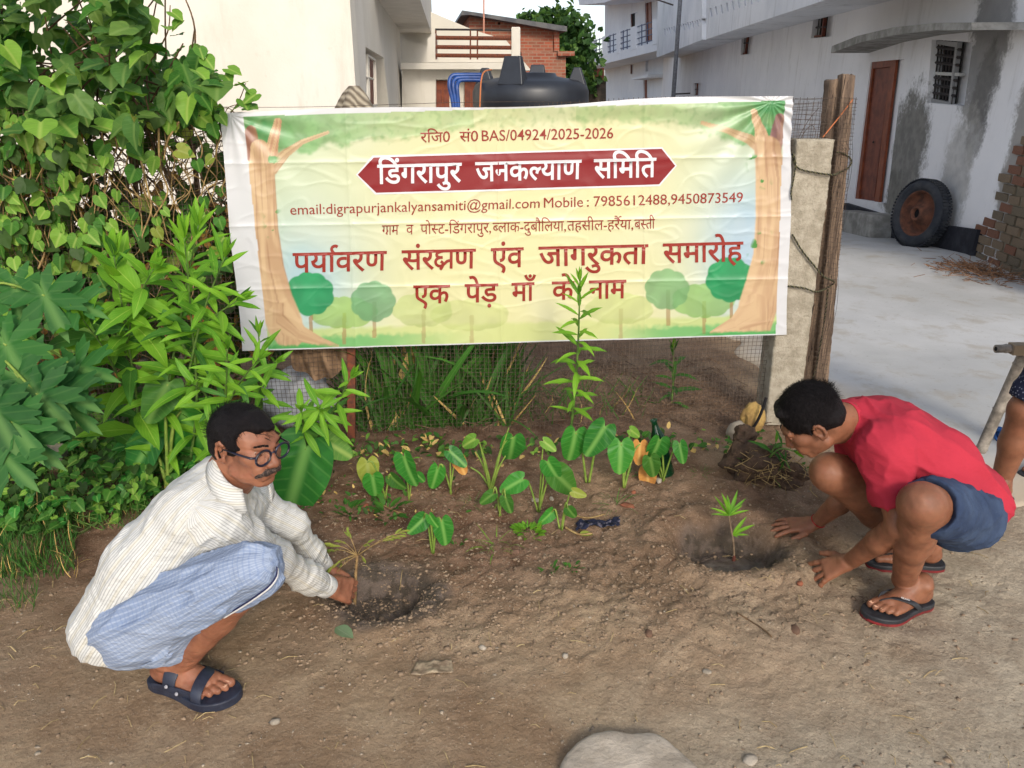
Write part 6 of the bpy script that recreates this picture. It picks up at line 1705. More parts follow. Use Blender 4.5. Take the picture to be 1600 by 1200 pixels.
for k in range(3):
    TPL['heart%d' % k] = tpl_polar(heart_r, 2, 20, .10 + .1 * k, .15 + .15 * k, (0, .12), .02, k)
    TPL['lobed%d' % k] = tpl_polar(lobed_r, 2, 22, .12 + .1 * k, .2 + .2 * k, (0, .12), .03, k)
    TPL['taro%d' % k] = tpl_polar(taro_r, 3, 32, .16 + .10 * k, .2 + .12 * k, (0, .16), .015, k)
    TPL['papaya%d' % k] = tpl_polar(papaya_r, 4, 84, .10, .35 + .1 * k, (0, 0), .02, k)
    TPL['oval%d' % k] = tpl_strip(lambda t: 0.24 * math.sin(math.pi * t ** .8) ** .7 + .01, 5, .2 + .1 * k, .3 + .3 * k, .1, 2)
C = lambda r, g_, b: srgb(r, g_, b)
LM = {
    'bright': leaf_mat('bright_green_leaf', C(124, 174, 48), C(82, 138, 40), C(178, 207, 93), trans=.35),
    'mid': leaf_mat('green_leaf', C(71, 122, 42), C(48, 93, 36), C(124, 160, 81)),
    'vine': leaf_mat('vine_leaf', C(123, 164, 61), C(79, 126, 49), C(172, 192, 101)),
    'dark': leaf_mat('dark_shrub_leaf', C(64, 107, 52), C(103, 132, 58), C(126, 151, 84)),
    'shade': leaf_mat('dull_leaf', C(64, 91, 38), C(43, 68, 32), veins=False),
    'papaya': leaf_mat('papaya_leaf', C(50, 103, 43), C(36, 82, 36), C(110, 151, 80), .6),
    'taro': leaf_mat('taro_leaf', C(61, 133, 48), C(43, 104, 44), C(143, 192, 102), .38),
    'yellow': leaf_mat('yellow_green_leaf', C(146, 154, 66), C(112, 132, 56), C(160, 168, 104)),
    'dead': leaf_mat('withered_leaf', C(198, 149, 79), C(173, 116, 59), C(224, 183, 112), .8, .15),
    'grass': leaf_mat('grass_leaf', C(76, 118, 48), C(50, 90, 38), veins=False, trans=.3),
    'dry': leaf_mat('dry_straw', C(208, 178, 112), C(166, 136, 81), veins=False, rough=.8, trans=.1),
}
M_STEMG = plain('green_stem', C(96, 124, 56), C(70, 98, 44), 30, .6); M_STEMY = plain('yellow_green_stalk', C(128, 148, 66), C(100, 126, 52), 30, .5)
M_STEMB = plain('brown_twig', C(112, 88, 62), C(82, 64, 48), 40, .85); M_STEMT = plain('tan_tendril', C(164, 140, 92), C(126, 100, 66), 40, .8)
_lm = {}
def leaf_me(tk, mk):
    if (tk, mk) not in _lm:
        V, F, U = TPL[tk]; me = bpy.data.meshes.new('leaf'); me.from_pydata(V.tolist(), [], F)
        ul = me.uv_layers.new(name='UVMap')
        for lp in me.loops: ul.data[lp.index].uv = U[lp.vertex_index]
        for p in me.polygons: p.use_smooth = True
        me.materials.append(LM[mk]); _lm[(tk, mk)] = me
    return _lm[(tk, mk)]
class Plant:
    def __init__(s, name, label, cat, base, group=None, stem_m=None, seed=0):
        s.root = empty(name, tuple(base), label, cat, group); s.base = Vector(base); s.L = []; s.sm = stem_m or M_STEMG; s.st = []; s.r = random.Random(seed)
    def leaf(s, tk, mk, p, d, up, size, wid=1.0):
        y = Vector(d).normalized(); z = Vector(up); z = z - y * z.dot(y)
        z = z.normalized() if z.length > 1e-4 else y.orthogonal().normalized(); x = y.cross(z)
        s.L.append((tk, mk, Matrix(((x.x * size * wid, y.x * size, z.x * size, p[0]), (x.y * size * wid, y.y * size, z.y * size, p[1]), (x.z * size * wid, y.z * size, z.z * size, p[2]), (0, 0, 0, 1))), size / (Vector(p) - Vector((0, 0, CAM_H))).length))
        return s
    def stem(s, pts, r0, r1=None, n=6, name='stem', m=None):
        P = catmull(pts, 6); k = len(P); r1 = r0 if r1 is None else r1
        s.st.append((name, P, [r0 + (r1 - r0) * i / (k - 1) for i in range(k)], n, m)); return P
    def done(s, maxn=300, min_px=7.0):
        by = {}
        for nm, P, rad, n, m in s.st: by.setdefault((nm, m), []).append((P, rad, n))
        for (nm, m), L_ in by.items():
            if len(L_) <= 40:
                for P, rad, n in L_: MB().tube(P, rad, n).build(nm, m or s.sm, s.root, True)
            else:
                mb = MB()
                for P, rad, n in L_: mb.tube(P, rad, n, cap=False)
                tag(mb.build(nm + 's' if not nm.endswith('s') else nm, m or s.sm, s.root, True), kind='stuff')
        L_ = sorted(s.L, key=lambda q: -q[3]); big = [q for q in L_[:maxn] if q[3] * 1200 > min_px]; rest = L_[len(big):]
        T = Matrix.Translation(-s.base)
        for tk, mk, M, _ in big:
            o = link('leaf', leaf_me(tk, mk), s.root); o.matrix_basis = T @ M
        grp = {}
        for q in rest: grp.setdefault(q[1], []).append(q)
        for mk, qs in grp.items():
            Vs = []; Fs = []; Us = []; Ts = []; b = 0
            for tk, _, M, _ in qs:
                V, F, U = TPL[tk]; A = np.array(M); W = V @ A[:3, :3].T + A[:3, 3]
                Vs.append(W); Fs += [tuple(i + b for i in f) for f in F]; Us += U; Ts += [s.r.random()] * len(V); b += len(V)
            tag(mesh('foliage', np.concatenate(Vs), Fs, LM[mk], s.root, True, uvs=Us, attrs={'tint': Ts}), kind='stuff')
def rv(r, a=1.0): return Vector((r.uniform(-a, a), r.uniform(-a, a), r.uniform(-a, a)))
TOCAM = Vector((0, -1, 0.35)).normalized()

# ---- tall bright plants with long narrow leaves
def lance_plant(label, base, top, nl, ln, seed, bend=0.03, mk='bright', kind='lance', branches=(), grp=None, r0=.0065, fan=1.0, start=.12, name='tall_leafy_plant'):
    r = random.Random(seed); base = Vector(base); top = Vector(top); P = Plant(name, label, 'plant', base, grp, M_STEMG, seed)
    axes = [([base, base.lerp(top, .35) + Vector((bend, bend, 0)), base.lerp(top, .7) + Vector((bend * .8, 0, 0)), top], nl, 1.0)]
    for (t0, tip, nb, sc) in branches:
        q = base.lerp(top, t0); tip = Vector(tip); axes.append(([q, q.lerp(tip, .5) + Vector((0, 0, .04)), tip], nb, sc))
    for pts, n, sc in axes:
        C_ = P.stem(pts, r0 * sc, r0 * .35 * sc, 7); m = len(C_); tp = (C_[-1] - C_[-4]).normalized()
        for i in range(n):
            t = start + (1 - start) * (i + .5) / n if sc == 1.0 else .15 + .85 * (i + .5) / n
            f = t * (m - 1); k = min(m - 2, int(f)); p = C_[k].lerp(C_[k + 1], f - k); d0 = (C_[k + 1] - C_[k]).normalized()
            a = i * 2.4 + r.uniform(-.4, .4); s1 = d0.orthogonal().normalized(); s2 = d0.cross(s1)
            rad = s1 * math.cos(a) + s2 * math.sin(a)
            el = (0.15 + 0.95 * t ** 3) * fan + r.uniform(-.12, .25)
            d = rad * math.cos(el) + d0 * math.sin(el); L_ = ln * sc ** .5 * (0.75 + .45 * math.sin(math.pi * min(1, t * 1.02) ** .8)) * r.uniform(.8, 1.15) * (0.75 if t > .93 else 1)
            P.leaf(kind + str(r.choice((0, 1, 1, 2))) if t < .85 else kind + '3', 'mid' if (mk == 'bright' and r.random() < .30 - .25 * t) else mk, p, d, (d0 + rad * -.2 + TOCAM * .35), L_, r.uniform(.72, 1.05))
        for i in range(4):
            a = i * 1.6; P.leaf(kind + '3', 'bright', C_[-1], (tp + rv(r, .28)), TOCAM, ln * .55 * sc ** .5, .8)
    P.done(); return P
GL = 'tall narrow-leaved plants on the left'
lance_plant('tallest narrow-leaved plant, its tip level with the middle of the banner edge', onG(292, 755), atY(288, 372, 2.62), 38, .175, 1, .03, branches=((.45, atY(352, 400, 2.6), 16, .8), (.6, atY(225, 470, 2.7), 12, .8)), grp=None)
lance_plant('narrow-leaved plant with upright pale tip, behind the squatting man in striped shirt', onG(262, 750), atY(310, 352, 2.72), 36, .175, 2, -.03, branches=((.5, atY(370, 470, 2.66), 14, .8),))
lance_plant('broad bushy narrow-leaved plant reaching left over the papaya leaves', onG(215, 745), atY(178, 400, 2.66), 34, .19, 3, .02, branches=((.4, atY(130, 500, 2.6), 15, .85), (.6, atY(240, 420, 2.6), 12, .8)), kind='broadlance')
lance_plant('low spreading narrow-leaved plant directly above the older man’s head'.replace('’', "'"), onG(330, 745), atY(355, 545, 2.45), 22, .13, 4, .02, branches=((.35, atY(405, 560, 2.42), 14, .8), (.5, atY(300, 600, 2.4), 10, .8)))
lance_plant('narrow-leaved plant whose sprig crosses the lower left corner of the banner', onG(395, 740), atY(404, 520, 2.75), 18, .125, 5, .02, branches=((.5, atY(432, 565, 2.7), 12, .8),), start=.3)
lance_plant('leafy stem leaning right in front of the rusty iron post', onG(455, 748), atY(548, 590, 2.62), 14, .13, 6, .01, branches=((.55, atY(500, 640, 2.5), 12, .9), (.3, atY(470, 640, 2.5), 10, .9)), start=.45, fan=.2)
lance_plant('slender upright plant standing in front of the lower middle of the banner', onG(888, 705), atY(906, 440, 3.02), 38, .115, 7, .012, r0=.0075, start=.22)
lance_plant('thin faded plant behind the mesh just left of the slender upright plant', FB.pt(815, 690, -.35), FB.pt(812, 565, -.35), 16, .16, 8, .01, mk='mid', kind='blade', r0=.008)
lance_plant('thin green plant behind the mesh under the right half of the banner', FB.pt(1046, 655, -.30), FB.pt(1052, 545, -.30), 20, .13, 9, .01, mk='mid', r0=.007)
lance_plant('drooping weedy plant growing beside the root clump at the concrete post foot', onG(1178, 748), atY(1212, 692, onG(1178, 748).y), 11, .095, 10, .01, mk='mid', fan=.4, branches=((.4, atY(1240, 705, onG(1178, 748).y - .05), 7, .9),), name='drooping_weed')

# ---- papaya at the far left
P = Plant('papaya_plant', 'papaya plant with deeply cut leaves at the far left edge', 'plant', onG(-40, 800), None, M_STEMY, 5)
pb = P.base; P.stem([pb, pb + Vector((0, .02, .4)), pb + Vector((.02, 0, .75))], .028, .02, 10, 'trunk', M_STEMG)
for (px, py, Yd, sz, dx, dz, v) in ((70, 462, 2.55, .26, .3, -.9, 0), (30, 590, 2.35, .30, .6, -.5, 1), (120, 575, 2.5, .24, .9, -.25, 0), (60, 618, 2.3, .25, .5, -.8, 2), (20, 660, 2.2, .24, .4, -.8, 0), (8, 715, 2.15, .22, .5, -.7, 1), (10, 540, 2.4, .27, .3, -.7, 2), (95, 610, 2.4, .24, .7, -.4, 1), (45, 690, 2.25, .22, .6, -.6, 2), (-10, 640, 2.2, .26, .3, -.8, 0), (110, 470, 2.6, .22, .8, -.4, 1), (25, 450, 2.6, .24, .1, -.8, 1), (-20, 500, 2.5, .28, -.2, -.8, 0), (110, 640, 2.45, .20, .6, -.6, 2)):
    q = atY(px, py, Yd); P.stem([pb + Vector((.02, 0, .55)), pb.lerp(q, .55) + Vector((0, 0, .42)), q], .006, .004, 6, 'leaf_stalk', M_STEMY)
    P.leaf('papaya%d' % v, 'papaya', q, (dx, -.25, dz * .6), (0.1, -.75, .65), sz)
P.done()

# ---- taro (elephant ear)
def taro(label, base, leaves, seed=0, mk='taro', grp=None, r0=.0055):
    """leaves: (px, py of the stalk joint, blade height px, lean of the tip in the picture, facing, material)"""
    r = random.Random(seed); base = Vector(base); P = Plant('taro_plant', label, 'plant', base, grp, M_STEMY, seed)
    for (px, py, hp, lean, fac, m_) in leaves:
        Yd = base.y + r.uniform(-.07, .05); q = atY(px, py, Yd); depth = Yd * CT + (CAM_H - q.z) * ST; sz = hp * depth / 1200 / 0.80
        mid = base.lerp(q, .6) + Vector((0, 0, .04 + .03 * r.random())); P.stem([base + rv(r, .006), mid, q], r0 * (.6 + sz * 1.6), r0 * .45, 6, 'leaf_stalk')
        P.leaf('taro%d' % r.choice((0, 1, 2)), m_ or mk, q, (math.sin(lean + r.uniform(-.25, .25)), r.uniform(-.45, .15), -math.cos(lean) * r.uniform(.75, 1)), (fac + r.uniform(-.3, .3), -1, r.uniform(.1, .6)), sz, r.uniform(.92, 1.15))
    P.done(); return P
GT = None
taro('big taro with a broad hanging leaf right behind the older man', onG(470, 770), [(478, 702, 128, -.25, .15, None), (468, 668, 70, .7, -.4, None), (508, 690, 48, .9, .4, 'vine')], 1, r0=.009)
taro('big taro leaf spread under the tall plants left of the older man', onG(262, 770), [(283, 642, 125, .15, -.1, None), (238, 690, 80, -.6, -.3, None), (262, 600, 70, -.3, .3, 'mid')], 2, r0=.009)
taro('small taro with one yellowing leaf right of the iron post', onG(604, 782), [(582, 745, 40, .0, .2, None), (574, 722, 42, -.15, .3, 'yellow'), (612, 745, 30, .6, -.6, 'mid')], 3)
taro('small taro seedling whose leaf points up to the right near the bricks', onG(640, 780), [(632, 715, 50, .25, -.3, None), (652, 742, 18, .5, .4, None)], 4)
taro('small taro with two leaves and a dry one left of the bare stalks', onG(704, 772), [(684, 732, 38, -.05, .1, None), (704, 706, 34, .9, .3, None), (716, 716, 28, .1, 0, 'dead')], 5)
taro('taro with several bare yellow stalks and one dark round leaf', onG(764, 768), [(802, 684, 50, -.15, .2, None), (742, 686, 26, -.9, -.4, 'vine')], 6)
P = Plant('bare_stalks', 'fan of bare yellow green stalks beside the taro with the dark round leaf', 'plant', onG(768, 766), None, M_STEMY, 3)
for (px, py) in ((795, 668), (748, 688), (743, 705), (783, 700), (756, 720), (790, 712), (735, 730)): P.stem([P.base, P.base.lerp(atY(px, py, P.base.y), .5) + Vector((0, 0, .02)), atY(px, py, P.base.y)], .006, .0025, 6, 'stalk')
P.done()
taro('taro with pale spotted leaves between the bare stalks and upright plant', onG(842, 800), [(856, 722, 42, .35, .2, None), (866, 738, 50, .6, .3, 'mid'), (815, 750, 40, -.9, -.2, None), (850, 690, 24, .9, .3, 'vine')], 7)
taro('low taro seedling with dark round leaf in front of the bed', onG(782, 806), [(790, 778, 28, .1, 0, 'mid'), (770, 772, 26, -.9, -.4, 'mid'), (772, 800, 22, -.8, -.3, None)], 8)
taro('taro with two large overlapping round leaves right of the upright plant', onG(918, 755), [(899, 676, 52, -.1, -.1, None), (944, 668, 56, -.35, .1, None)], 9, r0=.007)
taro('taro with a round leaf and a brown wilted leaf', onG(974, 762), [(970, 694, 48, -.1, .1, None), (1000, 694, 34, -.2, .1, 'dead'), (985, 672, 22, .9, .2, 'vine')], 10, r0=.007)
taro('taro with oval leaves standing in front of the green bottle', onG(1036, 752), [(1030, 688, 46, -.05, .1, None), (1016, 716, 36, .0, .2, 'mid'), (1062, 694, 32, .1, -.1, None), (1012, 734, 36, .1, 0, 'dead')], 11, r0=.006)
taro('lone two-leaved taro in the bare soil between the two men', onG(676, 862), [(690, 815, 46, .15, .1, None), (662, 810, 34, -.9, .2, None), (672, 806, 22, .3, -.3, None)], 12, r0=.006)
taro('tiny taro seedling with one pale leaf left of the blue scrap', onG(876, 828), [(888, 795, 22, .5, .1, 'mid'), (862, 800, 28, -.9, .2, None), (896, 768, 22, 1.2, .3, 'yellow')], 13)

# ---- shrub and vines over the left of the fence
def inside(px, py, prof):
    ys_ = [p[0] for p in prof]; return px < np.interp(py, ys_, [p[1] for p in prof])
SH = [(-160, 190), (-60, 225), (0, 238), (40, 285), (100, 335), (150, 352), (200, 340), (260, 325)]
P = Plant('climbing_shrub', 'big dark broad-leaved climber heaped over the upper left of the fence', 'shrub', (-2.3, 3.9, 0), None, M_STEMB, 11); r = P.r
n = 0
clump = [(r.uniform(-60, 330), r.uniform(-120, 190), r.uniform(3.1, 4.3)) for _ in range(90)] + [(r.uniform(-420, -60), r.uniform(-60, 220), r.uniform(3.2, 4.2)) for _ in range(55)]
for (cx, cy, cY) in clump:
    if not inside(cx + 20, cy, SH): continue
    for _ in range(r.randint(9, 17)):
        px = cx + r.gauss(0, 26); py = cy + r.gauss(0, 22)
        if not inside(px, py, SH): continue
        q = atY(px, py, cY + r.gauss(0, .12))
        P.leaf('lobed%d' % r.randint(0, 2) if r.random() < .35 else 'heart%d' % r.randint(0, 2), r.choice(('dark', 'dark', 'dark', 'mid', 'vine')), q, (r.uniform(-.8, .9), r.uniform(-.7, .1), r.uniform(-.9, .15)), (r.uniform(-.5, .5), -.45, 1.0), r.uniform(.065, .130), r.uniform(.8, 1.15))
for (px, py) in ((375, 132), (386, 141), (380, 158), (399, 148), (352, 118), (388, 168), (270, 20), (282, 34), (262, 42), (312, 76), (322, 92), (366, 170), (345, 140), (358, 108)):
    P.leaf('heart%d' % r.randint(0, 2), 'vine', atY(px, py, 3.35), (r.uniform(-.5, .9), -.3, r.uniform(-.6, .4)), (r.uniform(-.4, .4), -.5, .9), r.uniform(.055, .085))
for _ in range(46):
    a_ = atY(r.uniform(-40, 330), r.uniform(150, 330), r.uniform(3.5, 4.1)); b_ = atY(r.uniform(0, 330), r.uniform(-40, 160), r.uniform(3.3, 4.1)); P.stem([a_, a_.lerp(b_, .5) + rv(r, .08), b_], .006, .003, 5, 'twig')
P.stem([atY(350, 190, 3.4), atY(372, 160, 3.38), atY(384, 130, 3.36)], .003, .0015, 5, 'twig'); P.stem([atY(240, 90, 3.5), atY(262, 50, 3.5), atY(266, 8, 3.5)], .004, .002, 5, 'twig')
for x_ in (-2.25, -1.9, -1.6): P.stem([Vector((x_, 3.9, -.02)), Vector((x_ + .05, 3.85, .8)), Vector((x_ + .1, 3.8, 1.7))], .02, .01, 7, 'trunk')
P.done(300)

P = Plant('climbing_vine', 'pale round-leaved creeper climbing the wire mesh left of the banner', 'vine', (-1.7, 3.45, 0), None, M_STEMT, 12); r = P.r
for _ in range(1750):
    px = r.uniform(-400, 352) if _ >= 1350 else r.uniform(-70, 352); py = r.uniform(165, 545)
    dens = (0.95 if py < 240 else (0.80 if px < 170 else 0.30)) * (1 if px < 250 else .6); 
    if px > 130 and 200 < py < 320: dens *= .45
    if py > 400: dens *= .55
    if r.random() > dens: continue
    q = FB.pt(px, py, r.choice((r.uniform(.01, .10), r.uniform(-.35, -.02)))); P.leaf('heart%d' % r.randint(0, 2), r.choice(('vine', 'vine', 'shade', 'mid')) if r.random() < .93 else 'yellow', q, (r.uniform(-.6, .6), r.uniform(-.3, .1), r.uniform(-1, -.1)), (r.uniform(-.5, .5), -1, r.uniform(.1, .9)), r.uniform(.04, .088))
for _ in range(60):
    px = r.uniform(-20, 360); py = r.uniform(170, 330); pts = []
    for k in range(6): pts.append(FB.pt(px, py, r.uniform(-.06, .05))); px += r.uniform(-26, 30); py += r.uniform(15, 48)
    P.stem(pts, .0032, .0018, 4, 'tendril')
for pts in (((205, 190), (220, 250), (232, 300), (236, 330), (222, 372), (240, 385)), ((248, 200), (250, 260), (262, 300), (240, 340)), ((280, 190), (262, 220), (256, 250)), ((0, 270), (30, 285), (70, 300)), ((60, 420), (70, 390), (52, 372))):
    P.stem([FB.pt(x_, y_, .04) for x_, y_ in pts], .005, .003, 5, 'pale_stem')
P.done(300)

P = Plant('dry_creeper', 'tangle of dry brown creeper stems and dead leaves inside the left fence', 'vine', (-1.5, 3.7, 0), None, M_STEMB, 13); r = P.r
for _ in range(520):
    px = r.uniform(-80, 400); py = r.uniform(190, 640); Yd = r.uniform(3.5, 3.95); pts = []
    for k in range(4): pts.append(atY(px, py, Yd + r.uniform(-.05, .05))); px += r.uniform(-40, 40); py += r.uniform(-40, 40)
    P.stem(pts, r.uniform(.0018, .0045), .0015, 3, 'tangled_stem', M_STEMB if r.random() < .7 else M_STEMT)
for _ in range(2400):
    px = r.uniform(-420, 440) if _ >= 1900 else r.uniform(-120, 440); py = r.gauss(440, 115)
    if py < 175 or py > 720 or (px > 120 and py < 330 and r.random() < .6): continue
    q = atY(px, py, r.uniform(3.62, 4.15))
    if q.z < 0.0: continue
    P.leaf('heart%d' % r.randint(0, 2), 'shade' if r.random() < .78 else 'dead', q, rv(r), rv(r) + Vector((0, -.6, .4)), r.uniform(.07, .13))
P.done(150)

# ---- ground cover, grasses
P = Plant('ground_creeper', 'low dark creeper with round leaves covering the ground at the left edge', 'plant', (-1.5, 2.7, 0), None, M_STEMG, 14); r = P.r
for _ in range(1700):
    px = r.uniform(-420, 330) if _ >= 1300 else r.uniform(-120, 330); lim = 850 if px < 90 else 850 - (px - 90) * .33; py = r.uniform(640, lim)
    g0 = onG(px, py); h = r.random() ** 1.4 * .13; q = g0 + Vector((0, 0, .015 + h)); P.leaf('heart%d' % r.randint(0, 2), r.choice(('mid', 'mid', 'shade', 'vine', 'taro')), q, (r.uniform(-1, 1), r.uniform(-1, .2), r.uniform(-.6, .2)), (r.uniform(-.4, .4), -.5, 1), r.uniform(.03, .068) * (1.25 if py < 740 else .9))
    if r.random() < .25: P.stem([g0, q], .0018, .0014, 4, 'stalk')
for _ in range(70):
    px = r.uniform(-40, 230); py = r.uniform(700, 830); pts = []
    for k in range(5): pts.append(onG(px, py, .02 + .03 * r.random())); px += r.uniform(-30, 45); py += r.uniform(-18, 18)
    P.stem(pts, .002, .0015, 4, 'runner')
P.done(300)
def blades(P, n, region, lo, hi, mk='grass', lean=.5, wid=1.0, fn=None):
    r = P.r
    for _ in range(n):
        px = r.uniform(region[0], region[2]); py = r.uniform(region[1], region[3]); g0 = fn(px, py) if fn else onG(px, py)
        P.leaf('blade%d' % r.randint(0, 3), mk if r.random() < .92 else 'dry', g0, (r.uniform(-lean, lean), r.uniform(-lean, lean), 1), rv(r) + Vector((0, -.5, 0)), r.uniform(lo, hi), wid)
P = Plant('grass', None, None, (-1.6, 2.3, 0), None, None, 15); blades(P, 900, (-100, 800, 120, 905), .05, .13); blades(P, 300, (-100, 880, 60, 960), .04, .09); blades(P, 260, (110, 770, 260, 830), .04, .09); 
P.root['label'] = 'short green grass spreading from the lower left edge'; P.root['category'] = 'grass'; P.done(0)
P = Plant('grass_clump', 'tall lush grass clump behind the mesh under the banner left of centre', 'grass', FB.pt(690, 700, -.3), None, None, 16)
bh_ = lambda px, py: (lambda q: Vector((q.x, q.y, gz(q.x, q.y))))(FB.pt(px, 692, -P.r.uniform(.08, .55)))
blades(P, 900, (560, 0, 800, 1), .18, .50, 'grass', .75, 1.1, bh_); blades(P, 220, (600, 0, 760, 1), .45, .75, 'mid', .55, 1.6, bh_); blades(P, 300, (470, 0, 1000, 1), .06, .2, 'grass', .8, 1, bh_); P.done(60, 200)
weeds = [((825, 832), .035, 60, 'ferny bright green weed clump between the lone taro and the blue scrap'), ((776, 852), .045, 26, 'small grassy tuft right of the lone taro'), ((892, 890), .025, 16, 'tiny green weed in the bare soil left of the right pit'),
         ((857, 893), .022, 14, 'tiny flat weed just left of another in the bare soil'), ((962, 790), .055, 22, 'thin grass tuft below the large round taro leaves'), ((607, 800), .05, 36, 'low grass tuft right of the big hanging taro leaf'),
         ((716, 855), .02, 10, 'tiny seedling right beside the lone taro base'), ((1095, 745), .03, 20, 'small dark weed on the grey soil above the right pit'), ((1250, 735), .03, 18, 'small dark weed in front of the root clump'), ((545, 800), .04, 30, 'low weedy tuft under the hanging taro leaf'), ((738, 792), .03, 18, 'small weed tuft below the bare yellow stalks'), ((985, 745), .025, 12, 'tiny weed at the foot of the wilted taro')]
for i, ((px, py), sz, n_, lab) in enumerate(weeds):
    P = Plant('weed', lab, 'weed', onG(px, py), None, M_STEMG, 40 + i); r = P.r
    for _ in range(n_):
        a = r.uniform(0, 6.28); rr_ = r.random() ** .6 * sz * 1.3; q = P.base + Vector((math.cos(a) * rr_, math.sin(a) * rr_, 0)); q.z = gz(q.x, q.y) + r.uniform(0, .02)
        P.leaf(r.choice(('oval0', 'oval1', 'lance1')) if i % 3 != 1 else 'blade%d' % r.randint(0, 3), 'bright' if i in (0, 1) else r.choice(('mid', 'grass')), q, (math.cos(a) * .9, math.sin(a) * .9, r.uniform(.3, 1.3)), (0, 0, 1), sz * r.uniform(.5, 1.2) * (1.6 if i % 3 == 1 else 1), 1)
    P.done(0)

P = Plant('low_weeds', 'fringe of mixed low weeds along the foot of the wire mesh', 'weeds', (-.1, 3.3, 0), None, None, 60); r = P.r
for _ in range(900):
    px = r.uniform(430, 1190); py = 703 + r.gauss(0, 9) - (8 if px > 900 else 0)
    if px > 700 and r.random() < .45: continue
    P.leaf(r.choice(('oval0', 'oval1', 'heart1', 'blade2', 'lance2')), r.choice(('mid', 'grass', 'shade', 'vine', 'dry')), onG(px, py, r.random() ** 2 * .05), rv(r) + Vector((0, -.2, .4)), (0, -.3, 1), r.uniform(.018, .05))
for _ in range(420):
    px = r.gauss(560, 90); py = r.uniform(720, 815)
    P.leaf(r.choice(('oval0', 'blade1', 'blade2')), r.choice(('mid', 'grass', 'shade', 'dry')), onG(px, py, r.random() ** 3 * .02), rv(r) + Vector((0, 0, .5)), (0, -.3, 1), r.uniform(.012, .035))
P.done(0); P.root['kind'] = 'stuff' if False else 'thing'; del P.root['kind']

# ---- the two saplings being planted
P = Plant('sapling', 'yellow green sapling with a knotted stem held in the left pit', 'sapling', stemB + A3((0, 0, -.03)), None, plain('knotted_stem', C(150, 124, 84), C(116, 92, 62), 60, .8, .5, 160), 21); r = P.r
top = Vector(atY(558, 868, 2.19)); P.stem([Vector(stemB) + Vector((0, 0, -.03)), Vector(stemB).lerp(top, .5), top], .0062, .0048, 8, 'stem')
for k in range(5):
    q = Vector(stemB).lerp(top, .25 + k * .16); MB().tube([q + Vector((-.0052, -.003, -.001)), q + Vector((-.004, -.0052, .0015))], [.002, .0015], 6).build('bud_scar', M_DARK, P.root)
for (x_, y_, n_) in ((634, 829, 9), (626, 837, 9), (516, 852, 6), (513, 861, 6), (543, 832, 5), (575, 848, 5), (517, 888, 6), (520, 902, 6), (532, 880, 5), (570, 876, 4), (530, 845, 4)):
    tip = atY(x_, y_, 2.19 + r.uniform(-.05, .05)); C_ = P.stem([top, top.lerp(tip, .5) + Vector((0, 0, .012)), tip], .0016, .0008, 5, 'twig', M_STEMT)
    for i in range(n_):
        t = .55 + .45 * (i + 1) / n_; k = min(len(C_) - 2, int(t * (len(C_) - 1))); d = (C_[k + 1] - C_[k]).normalized(); P.leaf('lance1', 'yellow', C_[k], d + rv(r, .35), (0, -.5, 1), r.uniform(.022, .034), 1.3)
P.done(120, 1)
rs = onG(1147, 878); 
P = Plant('sapling', 'small fresh green sapling standing in the wet right pit', 'sapling', rs, None, plain('grey_brown_stem', C(132, 114, 92), C(104, 86, 70), 60, .8), 22); r = P.r
top = atY(1139, 806, rs.y); C_ = P.stem([rs, atY(1146, 850, rs.y), atY(1142, 825, rs.y), top], .0050, .0032, 8)
for (x_, y_) in ((1131, 768), (1143, 775), (1137, 782), (1152, 770), (1110, 790), (1168, 796), (1122, 780), (1163, 778), (1158, 790), (1114, 802), (1127, 797), (1150, 800)):
    P.leaf('lance%d' % r.choice((0, 1)), 'bright', top, atY(x_, y_, rs.y + r.uniform(-.04, .03)) - top, (0, -.6, 1), (atY(x_, y_, rs.y) - top).length * 1.0 + .006, .62)
mid_ = C_[len(C_) // 2]
for (x_, y_) in ((1178, 815), (1165, 806), (1170, 832), (1155, 838), (1150, 826)): P.leaf('lance1', 'bright', mid_, atY(x_, y_, rs.y - .02) - mid_, (0, -.6, 1), (atY(x_, y_, rs.y) - mid_).length * 1.0, .7)
P.done(60, 1)
MB().tube([rs + Vector((-.004, -.003, -.005)), rs + Vector((-.003, -.004, .03))], [.009, .005], 7).build('root_collar', plain('red_brown_bark', C(98, 54, 44), rough=.8), P.root, True)

# ---- trees beyond the brick house
def far_tree(label, blobs, base, n, seed, lm='mid'):
    P = Plant('tree', label, 'tree', base, None, M_STEMB, seed); r = P.r; b = Vector(base)
    for (px, py, Yd, rad) in blobs:
        c_ = atY(px, py, Yd); P.stem([b, b.lerp(c_, .5), c_], .14, .04, 7, 'trunk')
        for _ in range(n):
            d = rv(r); d = d.normalized() * rad * r.uniform(.45, 1.05) * (1 + .3 * math.sin(d.x * 9 + d.z * 7)); q = c_ + d
            P.leaf('heart%d' % r.randint(0, 2), r.choice(('far', 'far', 'dark')), q, rv(r), rv(r) + Vector((0, 0, .5)), r.uniform(.16, .34))
    P.done(0)
LM['far'] = leaf_mat('distant_leaf', C(62, 92, 48), C(44, 72, 40), veins=False)
far_tree('leafy green tree rising behind the right end of the brick house', [(880, 52, 34, 1.0), (898, 66, 34, 1.0), (862, 44, 34, .8), (890, 100, 33, 1.1), (905, 118, 33, .9), (880, 84, 34, 1.0)], (2.4, 34, -.35), 420, 31)
far_tree('small treetop showing over the sloping roof of the brick house', [(826, 34, 38, .45), (834, 42, 38, .6)], (1.0, 38, -.35), 160, 32)
